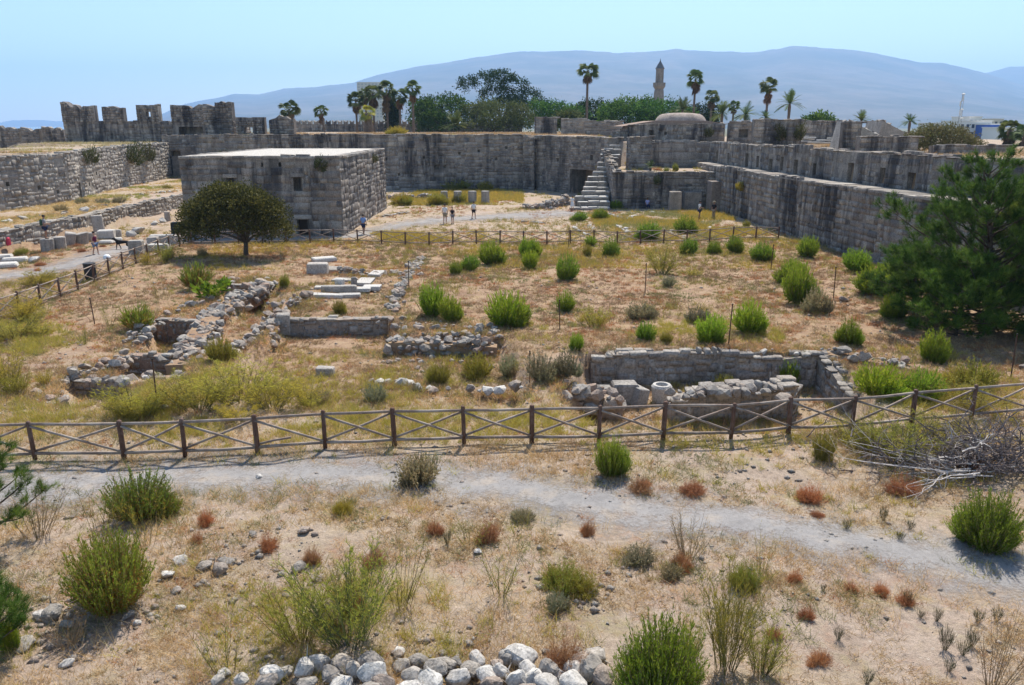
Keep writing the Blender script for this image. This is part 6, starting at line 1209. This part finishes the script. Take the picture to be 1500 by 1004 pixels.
grass('dry_grass', 'short straw-coloured dry grass over the near ground', 'straw', 46000, 9.5, 34, nz(.5, .30, .52), 10, .05, .26, .16, .010, power=1.0)
grass('dry_grass', 'straw-coloured dry grass across the far field', 'straw', 28000, 34, 90, nz(.3, .30, .52, 5), 9, .08, .30, .25, .009)
def weedzone(x, y):
    m = np.zeros(x.shape)
    for poly, wt in ((gpoly([(-100, 640), (-100, 560), (90, 600), (200, 570), (330, 545), (420, 590), (560, 600), (800, 595), (880, 620), (880, 636), (400, 650)]), 1.), (gpoly([(-60, 520), (-60, 400), (60, 445), (110, 470), (60, 520)]), .9), (gpoly([(400, 500), (560, 500), (620, 545), (540, 590), (400, 580)]), .6), (gpoly([(560, 345), (830, 325), (1140, 338), (1150, 385), (840, 400), (560, 385)]), 1.0), (gpoly([(870, 640), (1000, 640), (1200, 628), (1500, 600), (1500, 640), (1200, 655), (900, 655)]), .6), (gpoly([(560, 285), (740, 280), (740, 300), (560, 308)]), .8), (gpoly([(330, 860), (620, 860), (650, 960), (330, 1000)]), .5), (gpoly([(860, 620), (1000, 560), (1480, 570), (1480, 610), (1000, 630)]), .6), (gpoly([(1240, 545), (1400, 545), (1500, 560), (1500, 615), (1240, 610)]), .9)):
        m = np.maximum(m, wt * sstep(1.0, -1.0, sdpoly(x, y, poly)))
    return np.clip(m * sstep(.24, .46, fnoise(x * .6, y * .6 + 7, 3)) + (.10 + .5 * sstep(27, 33, y)) * sstep(.44, .58, fnoise(x * .25 + 9, y * .25, 3)), 0, 1) * offpath(x, y)
grass('weed_cover', 'yellow-green weeds carpeting the hollows of the dig', 'weed', 24000, 10, 36, weedzone, 26, .14, .5, .22, .009, 'weeds', .5)
grass('weed_cover', 'yellow-green weeds on the far lawn and by the walls', 'weed', 16000, 36, 112, weedzone, 18, .2, .6, .35, .009, 'weeds', .5)
grass('dry_herbs', 'rust-brown dried herbs strewn over the dig', 'rust_twig', 14000, 11, 70, lambda x, y: (.07 + .93 * sstep(.44, .56, fnoise(x * .4 + 21, y * .4, 4)) * sstep(22, 34, y)) * offpath(x, y), 22, .08, .34, .26, .010, 'herbs', .9)
grass('dry_herbs', 'brown dried herbs over the middle field', 'brown_herb', 17000, 26, 64, lambda x, y: sstep(.34, .54, fnoise(x * .5 + 41, y * .5 + 8, 4)) * offpath(x, y), 20, .1, .38, .28, .010, 'herbs', .8)
grass('olive_herbs', 'dull olive herbs scattered through the dry field', 'olive_herb', 12000, 12, 64, lambda x, y: sstep(.46, .60, fnoise(x * .45 + 71, y * .45 + 18, 4)) * offpath(x, y), 22, .1, .38, .26, .010, 'herbs', .7)
grass('straw_stalks', 'long pale straw stalks standing over the near ground', 'straw', 5200, 9.5, 27, nz(.4, .38, .56, 13), 14, .2, .5, .3, .007, 'grass', .5)
def skirt(kinds_, per_, k0, k1):
    X_ = []; Y_ = []
    for (x_, y_, w_, kd) in SPOT:
        if kd not in kinds_: continue
        n_ = int(per_ * min(2.5, max(.6, w_))); a_ = rng.rand(n_) * 6.283; q_ = w_ * (k0 + (k1 - k0) * rng.rand(n_)); X_.append(x_ + np.cos(a_) * q_); Y_.append(y_ + np.sin(a_) * q_)
    return np.concatenate(X_), np.concatenate(Y_)
def ruin_skirt(n_, spread):
    k_ = rng.randint(0, len(RUIN), n_); q_ = np.array(RUIN)[k_]; return q_[:, 0] + rng.normal(size=n_) * (q_[:, 2] * .5 + spread), q_[:, 1] + rng.normal(size=n_) * (q_[:, 2] * .5 + spread)
grass('dry_grass', 'dry grass growing among the ruined walls', 'straw', 0, 0, 0, None, 10, .12, .42, .22, .009, at=ruin_skirt(3200, .25))
grass('dry_herbs', 'brown herbs growing among the ruined walls', 'brown_herb', 0, 0, 0, None, 14, .12, .42, .22, .010, 'herbs', .7, at=ruin_skirt(2200, .3))
grass('weed_cover', 'yellow-green weeds growing among the ruined walls', 'weed', 0, 0, 0, None, 14, .12, .45, .22, .009, 'weeds', .6, at=ruin_skirt(1500, .35))
GK = ('green', 'bright', 'green_hi', 'autumn_hi', 'yellow', 'spiky', 'thistle')
grass('dry_grass', 'straw skirts growing round the feet of the shrubs', 'straw', 0, 0, 0, None, 9, .1, .36, .2, .009, at=skirt(GK, 9, .3, .65))
grass('olive_herbs', 'olive herbs crowding round the feet of the shrubs', 'olive_herb', 0, 0, 0, None, 16, .1, .38, .2, .009, 'herbs', .7, at=skirt(GK, 9, .3, .8))
grass('weed_cover', 'yellow weeds crowding round shrubs and tall stalks', 'weed', 0, 0, 0, None, 18, .12, .42, .2, .009, 'weeds', .6, at=skirt(GK + ('fennel', 'rusty_yellow'), 7, .25, .9))
grass('dry_herbs', 'rusty leaf litter round the rust bushes', 'rust_twig', 0, 0, 0, None, 14, .05, .2, .18, .008, 'herbs', .9, at=skirt(('rust', 'rusty_yellow', 'autumn_hi'), 9, .2, .85))
# the left terrace and the rampart tops
def box_scatter(n, x0, x1, y0, y1, s_, t0, t1, off):
    x = rng.uniform(x0, x1, n); y = rng.uniform(y0, y1, n); k = rng.rand(n) < sstep(t0, t1, fnoise(x * s_ + off, y * s_ + off, 3)); return x[k], y[k]
cat2 = lambda *q: tuple(np.concatenate(z_) for z_ in zip(*q))
grass('weed_cover', 'yellow-green weeds over the far lawn before the stairs and right wall', 'weed', 0, 0, 0, None, 16, .2, .6, .35, .009, 'weeds', .6, at=cat2(box_scatter(5200, 8, 22.3, 63.5, 86, .25, .32, .5, 33), box_scatter(1800, -12, 8, 63.3, 69, .25, .34, .5, 34), box_scatter(2600, -13.5, 1.5, 93, 115.5, .22, .38, .52, 35), box_scatter(2600, -24, 23, 50, 62.5, .3, .38, .54, 38)))
grass('olive_herbs', 'olive herbs over the far lawn before the stairs and right wall', 'olive_herb', 0, 0, 0, None, 16, .2, .55, .35, .009, 'herbs', .6, at=cat2(box_scatter(2600, 8, 22.3, 63.5, 86, .3, .40, .55, 36), box_scatter(1500, -13.5, 1.5, 93, 115.5, .3, .42, .56, 37)))
grass('dry_herbs', 'rust-brown herbs over the far lawn and court edge', 'rust_twig', 0, 0, 0, None, 14, .1, .4, .3, .010, 'herbs', .8, at=cat2(box_scatter(1200, -13, 4, 78, 112, .3, .46, .58, 43), box_scatter(1200, 6, 22, 63.5, 88, .3, .46, .58, 44)))
grass('dry_grass', 'yellow dry grass on the left terrace', 'straw', 0, 0, 0, None, 12, .15, .45, .3, .009, at=box_scatter(7000, -48, -38.2, 50, 120, .2, .36, .52, 3))
grass('weed_cover', 'yellow-green weeds on the left terrace', 'weed', 0, 0, 0, None, 14, .15, .5, .3, .009, 'weeds', at=box_scatter(3500, -48, -38.2, 50, 120, .15, .42, .56, 8))
grass('dry_grass', 'dry grass on top of the left rampart', 'straw', 0, 0, 0, None, 12, .2, .6, .35, .009, at=box_scatter(5000, -74, -50.5, 60, 124, .15, .36, .54, 5))
grass('dry_grass', 'dry grass on the high ground behind the back and right walls', 'straw', 0, 0, 0, None, 12, .2, .6, .35, .009, at=tuple(np.concatenate(q) for q in zip(box_scatter(5000, -44, 14, 119.5, 150, .15, .34, .54, 15), box_scatter(5000, 30.5, 60, 45, 125, .15, .34, .54, 25))))
# pebbles
x, y = scatter(9000, 9.5, 48, lambda x, y: .05 + .95 * sstep(.46, .62, fnoise(x * .5 + 31, y * .5 + 3, 4)), power=1.2); ex = [(q.x, q.y) for q in [G(rng.uniform(a0, a1), rng.uniform(b0, b1)) for (a0, a1, b0, b1, n_) in ((230, 470, 780, 900, 130), (10, 230, 880, 970, 110), (90, 240, 860, 920, 60), (780, 900, 840, 900, 60), (1000, 1200, 640, 700, 60), (300, 720, 930, 975, 90)) for _ in range(n_)]]
ke = len(ex); x = np.concatenate([x, [q[0] for q in ex]]); y = np.concatenate([y, [q[1] for q in ex]])
k = len(x); s_ = .012 + .05 * rng.rand(k) ** 3; s_ = s_ * (1 + y / 40); s_[-ke:] = .02 + .09 * rng.rand(ke) ** 2.5; z = H(x, y)
octa = np.array([(1, 0, 0), (0, 1, 0), (-1, 0, 0), (0, -1, 0), (0, 0, .7), (.2, .1, -.6)]); of = np.array([(0, 1, 4), (1, 2, 4), (2, 3, 4), (3, 0, 4), (1, 0, 5), (2, 1, 5), (3, 2, 5), (0, 3, 5)])
V = octa[None] * (s_[:, None, None] * rng.uniform(.6, 1.4, (k, 6, 1))) ; a = rng.rand(k) * 6.28; ca, sa = np.cos(a)[:, None], np.sin(a)[:, None]
V = np.stack([V[..., 0] * ca - V[..., 1] * sa + x[:, None], V[..., 0] * sa + V[..., 1] * ca + y[:, None], V[..., 2] + z[:, None] + s_[:, None] * .2], -1).reshape(-1, 3)
Fq = (np.arange(k)[:, None, None] * 6 + of[None]).reshape(-1, 3)
tag(obj('pebbles', mesh_np('pebbles', V, Fq, M['rubble'], {'rnd': np.repeat(rng.rand(k), 6)})), 'small pale pebbles strewn over the dry ground', 'pebbles', None, 'stuff')
# ================================================================== people
def skin_obj(name, J, E_, m, parent, root_i=0, sub=1):
    """J: list of (pos, radius) ; E_: bones"""
    me = bpy.data.meshes.new(name); me.from_pydata([tuple(j[0]) for j in J], E_, []); me.materials.append(m); o = obj(name, me, parent)
    md = o.modifiers.new('Skin', 'SKIN'); md.use_smooth_shade = True
    for i, j in enumerate(J):
        sv = me.skin_vertices[0].data[i]; rr = j[1]; sv.radius = rr if hasattr(rr, '__len__') else (rr, rr); sv.use_root = (i == root_i)
    if sub: sb = o.modifiers.new('Subdivision', 'SUBSURF'); sb.levels = sub; sb.render_levels = sub
    return o
def person(label, loc, rz, hgt, skin, shirt, legs, hair, step=.0, armL=(0, 0), armR=(0, 0), dress=False, shorts=True, backpack=None, seated=False, hat=None, lookz=0, bare_shirt=False, lean=0.):
    root = empty('person', loc, rz, label, 'person'); root.scale = (hgt / 1.75,) * 3
    if seated: hipz = .42
    else: hipz = .93
    J = []; B = []
    def j(p, r_, par=None): J.append((Vector(p), r_)); i = len(J) - 1; (B.append((par, i)) if par is not None else None); return i
    L_ = -lean; pel = j((0, 0, hipz), (.15, .11)); sp = j((0, L_ * .4, hipz + .2), (.14, .10), pel); ch = j((0, L_ * .8, hipz + .42), (.165, .115), sp); nb_ = j((0, L_, hipz + .56), (.07, .065), ch); nk = j((0, L_ - .015, hipz + .63), .055, nb_); h1 = j((0, L_ - .03, hipz + .70), (.075, .085), nk); h2 = j((0, L_ - .025, hipz + .77), (.082, .098), h1); h3 = j((0, L_ - .015, hipz + .83), (.05, .06), h2); j((0, L_ - .135, hipz + .735), .014, h1)
    LEG = {}; ARM = {}
    for s in (-1, 1):
        sw = step * s
        hp = j((s * .095, 0, hipz - .06), (.095, .1), pel)
        if seated: kn = j((s * .12, -.42, hipz + .04), .065, hp); ak = j((s * .12, -.45, .08), .042, kn); to = j((s * .13, -.62, .035), .035, ak)
        else: kn = j((s * .1, -.03 - sw * .22, .50), .066, hp); ak = j((s * .1, .03 - sw * .42, .09 + max(0, -sw) * .08), .042, kn); to = j((s * .115, -.14 - sw * .42, .035), .036, ak)
        LEG[s] = (hp, kn, ak)
        fo, up = armL if s < 0 else armR
        sh = j((s * .18, L_ * .85, hipz + .49), .062, ch); el = j((s * .25, L_ * .8 + .02 - fo * .12, hipz + .20), .044, sh)
        wr = j((s * (.25 - .06 * up), L_ * .8 - .05 - fo * .16 - up * .20, hipz - .04 + up * .30), .031, el); pm = j((s * (.25 - .08 * up), L_ * .8 - .07 - fo * .18 - up * .27, hipz - .11 + up * .34), (.034, .022), wr); ARM[s] = (sh, el, wr)
        pv = J[pm][0]; dv = (J[pm][0] - J[wr][0]).normalized()
        for k, (dy, ln) in enumerate(((-.03, .075), (-.01, .085), (.01, .08), (.03, .062))):
            f1 = j(pv + dv * ln * .55 + Vector((0, dy, 0)), .0095, pm); j(pv + dv * ln * .95 + Vector((-s * .02, dy - .005, 0)), .008, f1)
        t1 = j(pv - dv * .02 + Vector((-s * .015, -.045, 0)), .011, wr); j(pv + dv * .025 + Vector((-s * .03, -.06, 0)), .009, t1)
    body = skin_obj('body', J, B, M[skin], root)
    K = lambda i, g=0: (J[i][0], tuple(q + g for q in J[i][1]) if hasattr(J[i][1], '__len__') else J[i][1] + g)
    # shirt
    S = [K(pel, .022), K(sp, .025), K(ch, .022), K(nb_, .012)]; E_ = [(0, 1), (1, 2), (2, 3)]
    for s in (-1, 1):
        sh, el, wr = ARM[s]; S.append(K(sh, .022)); E_.append((2, len(S) - 1))
        if not bare_shirt: S.append((J[sh][0].lerp(J[el][0], .7), .068)); E_.append((len(S) - 2, len(S) - 1))
    skin_obj('shirt', S, E_, M[shirt], root)
    # shorts, trousers or skirt
    if dress:
        mb = MB(); mb.lathe((0, 0, 0), [(.27, hipz - .42), (.25, hipz - .3), (.19, hipz), (.165, hipz + .1)], 14, 1, .8); mb.build('skirt', M[legs], root, True)
    else:
        S = [K(pel, .03)]; E_ = []
        for s in (-1, 1):
            hp, kn, ak = LEG[s]; S.append(K(hp, .022)); E_.append((0, len(S) - 1)); S.append((J[hp][0].lerp(J[kn][0], .78 if shorts else 1.0), .086)); E_.append((len(S) - 2, len(S) - 1))
            if not shorts: S.append((J[ak][0] + Vector((0, 0, .02)), .06)); E_.append((len(S) - 2, len(S) - 1))
        skin_obj('shorts' if shorts else 'trousers', S, E_, M[legs], root)
    mb = MB(); c = J[h2][0]; mb.lathe((c.x, c.y + .012, c.z), [(.088, -.05), (.104, .0), (.098, .05), (.07, .09), (.02, .108)], 12, .95, 1.08); mb.build('hair', M[hair], root, True)
    for s in (-1, 1):
        mb = MB(); mb.lathe((s * .03, L_ - .115, hipz + .765), [(.004, -.008), (.010, 0), (.004, .008)], 6); mb.build('eye', M['iron'], root)
        mb = MB(); mb.lathe((s * .085, L_ - .02, hipz + .745), [(.006, -.03), (.016, 0), (.014, .02), (.005, .03)], 6); mb.build('ear', M[skin], root)
        ak = LEG[s][2]; mb = MB(); q = J[ak][0]; mb.box((q.x * 1.06, q.y - .075, .035 + max(0, q.z - .09)), (.095, .27, .075), 0, .85, .025); mb.build('shoe', M['shoe'], root)
    if hat: mb = MB(); mb.lathe((c.x, c.y, c.z + .02), [(.2, -.01), (.2, .01), (.11, .02), (.105, .1), (.06, .13)], 14); mb.build('hat', M[hat], root, True)
    if backpack: mb = MB(); mb.box((0, L_ + .2, hipz + .32), (.30, .2, .48), 0, .85, .07); mb.build('backpack', M[backpack], root)
    return root
plain('skin', (.46, .27, .19), .6, .3, .06); plain('skin_tan', (.33, .18, .12), .6, .3, .06); plain('hair_dark', (.025, .018, .014), .6); plain('hair_fair', (.30, .20, .10), .6); plain('white_cloth', (.72, .72, .72), .85, .1, .05); plain('navy_cloth', (.03, .04, .09), .85, .1); plain('grey_cloth', (.22, .22, .24), .85, .1); plain('black_cloth', (.025, .022, .026), .85, .1); plain('blue_cloth', (.22, .34, .62), .85, .1); plain('khaki_cloth', (.30, .25, .17), .85, .1); plain('denim', (.12, .17, .28), .85, .1); plain('shoe', (.10, .08, .07), .7); plain('green_cloth', (.05, .10, .06), .8); plain('wine_cloth', (.14, .02, .05), .85); plain('lavender_cloth', (.42, .42, .66), .85); plain('fur_black', (.02, .018, .017), .75, .2, .5, 20); plain('fur_tan', (.2, .11, .05), .8)
def feet(px_, py_, z=None):
    return GH(px_, py_) if z is None else G(px_, py_, z)
q = GH(71, 368); q.z += .915; person('backpacker in dark shorts standing on a column drum by the low wall', q, 1.9, 1.72, 'skin_tan', 'grey_cloth', 'navy_cloth', 'hair_dark', 0, (.3, .8), (.3, .8), backpack='green_cloth')
person('woman in wine-dark top and short denim walking on the left road', feet(141, 374), 1.2, 1.66, 'skin', 'wine_cloth', 'denim', 'hair_dark', .35, (.5, .1), (-.4, .6), bare_shirt=True)
person('person in white shirt and dark shorts walking past the stone building', feet(533, 344), 2.9, 1.7, 'skin_tan', 'blue_cloth', 'navy_cloth', 'hair_dark', .4, (.3, 0), (-.3, 0))
person('man in white shirt and khaki shorts, left one of the couple in the court', feet(652, 328), .3, 1.8, 'skin', 'white_cloth', 'khaki_cloth', 'hair_dark', .2, (.1, .3), (0, 0))
person('shorter companion in dark top, right one of the couple in the court', feet(663, 328), -.2, 1.6, 'skin', 'black_cloth', 'grey_cloth', 'hair_fair', .2, (.1, 0), (.2, 0), bare_shirt=True)
person('person in white top and black shorts walking alone in the court', feet(694, 321), .6, 1.7, 'skin', 'white_cloth', 'black_cloth', 'hair_dark', .4, (-.3, 0), (.4, 0))
person('woman in white dress at the dark passage beside the stairs', feet(838, 309), .2, 1.62, 'skin', 'white_cloth', 'white_cloth', 'hair_dark', .15, (0, 0), (0, .2), dress=True)
person('person in lavender top sitting in the shade of the terrace wall', feet(948, 305), .2, 1.7, 'skin_tan', 'lavender_cloth', 'navy_cloth', 'hair_dark', 0, (.6, .4), (.6, .4), seated=True, shorts=False)
person('dim figure sitting beside the lavender top in the wall shade', feet(960, 304), -.4, 1.65, 'skin_tan', 'black_cloth', 'black_cloth', 'hair_dark', 0, (.5, .2), (.5, .2), seated=True, shorts=False)
person('man in white shirt standing near the right wall corner', feet(1024, 321), 1.6, 1.78, 'skin_tan', 'white_cloth', 'navy_cloth', 'hair_dark', .15, (.4, .8), (.3, .7))
person('person in dark clothes and pale hat by the corner pier', feet(1045, 321), -.8, 1.72, 'skin_tan', 'black_cloth', 'khaki_cloth', 'hair_dark', .1, (.1, .2), (.1, .2), hat='khaki_cloth', shorts=False)
# dog
q = GH(181, 366); root = empty('dog', q, math.radians(-78), 'black and tan dog trotting along the left road', 'dog'); root.scale = (1.15,) * 3   # built facing -Y
J = []; B = []
def j(p, r_, par=None): J.append((Vector(p), r_)); i = len(J) - 1; (B.append((par, i)) if par is not None else None); return i
hip = j((0, .30, .50), (.09, .11)); bl = j((0, .08, .50), (.09, .105), hip); ct = j((0, -.16, .49), (.105, .145), bl); sh = j((0, -.30, .54), (.09, .12), ct); nk = j((0, -.42, .66), .07, sh); hd = j((0, -.50, .73), (.07, .075), nk); mz = j((0, -.60, .70), .045, hd); j((0, -.69, .685), .032, mz)
for s in (-1, 1): j((s * .06, -.46, .81), .018, hd)
tl = j((0, .42, .52), .03, hip); tl = j((0, .54, .50), .022, tl); j((0, .64, .54), .012, tl)
for s, a, b in ((-1, .10, -.06), (1, -.08, .10)):
    k1 = j((s * .08, -.30 + a * .3, .38), .05, sh); k2 = j((s * .08, -.30 + a, .22), .032, k1); k3 = j((s * .08, -.30 + a * 1.3 + .02, .05), .026, k2); j((s * .08, -.36 + a * 1.3, .025), .026, k3)
    h1 = j((s * .085, .26 + b * .2, .38), .068, hip); h2 = j((s * .085, .24 + b, .28), .045, h1); h3 = j((s * .085, .38 + b, .18), .028, h2); h4 = j((s * .085, .35 + b, .05), .024, h3); j((s * .085, .30 + b, .025), .026, h4)
skin_obj('body', J, B, M['fur_black'], root)
for s in (-1, 1):
    mb = MB(); mb.tube([(s * .05, -.47, .79), (s * .085, -.48, .76), (s * .09, -.49, .70)], [.02, .035, .012], 6); mb.build('ear', M['fur_black'], root)
    MB().lathe((s * .035, -.555, .745), [(.004, -.008), (.011, 0), (.004, .008)], 6).build('eye', M['iron'], root)
MB().lathe((0, -.70, .69), [(.006, -.012), (.016, 0), (.006, .012)], 6).build('nose', M['iron'], root)
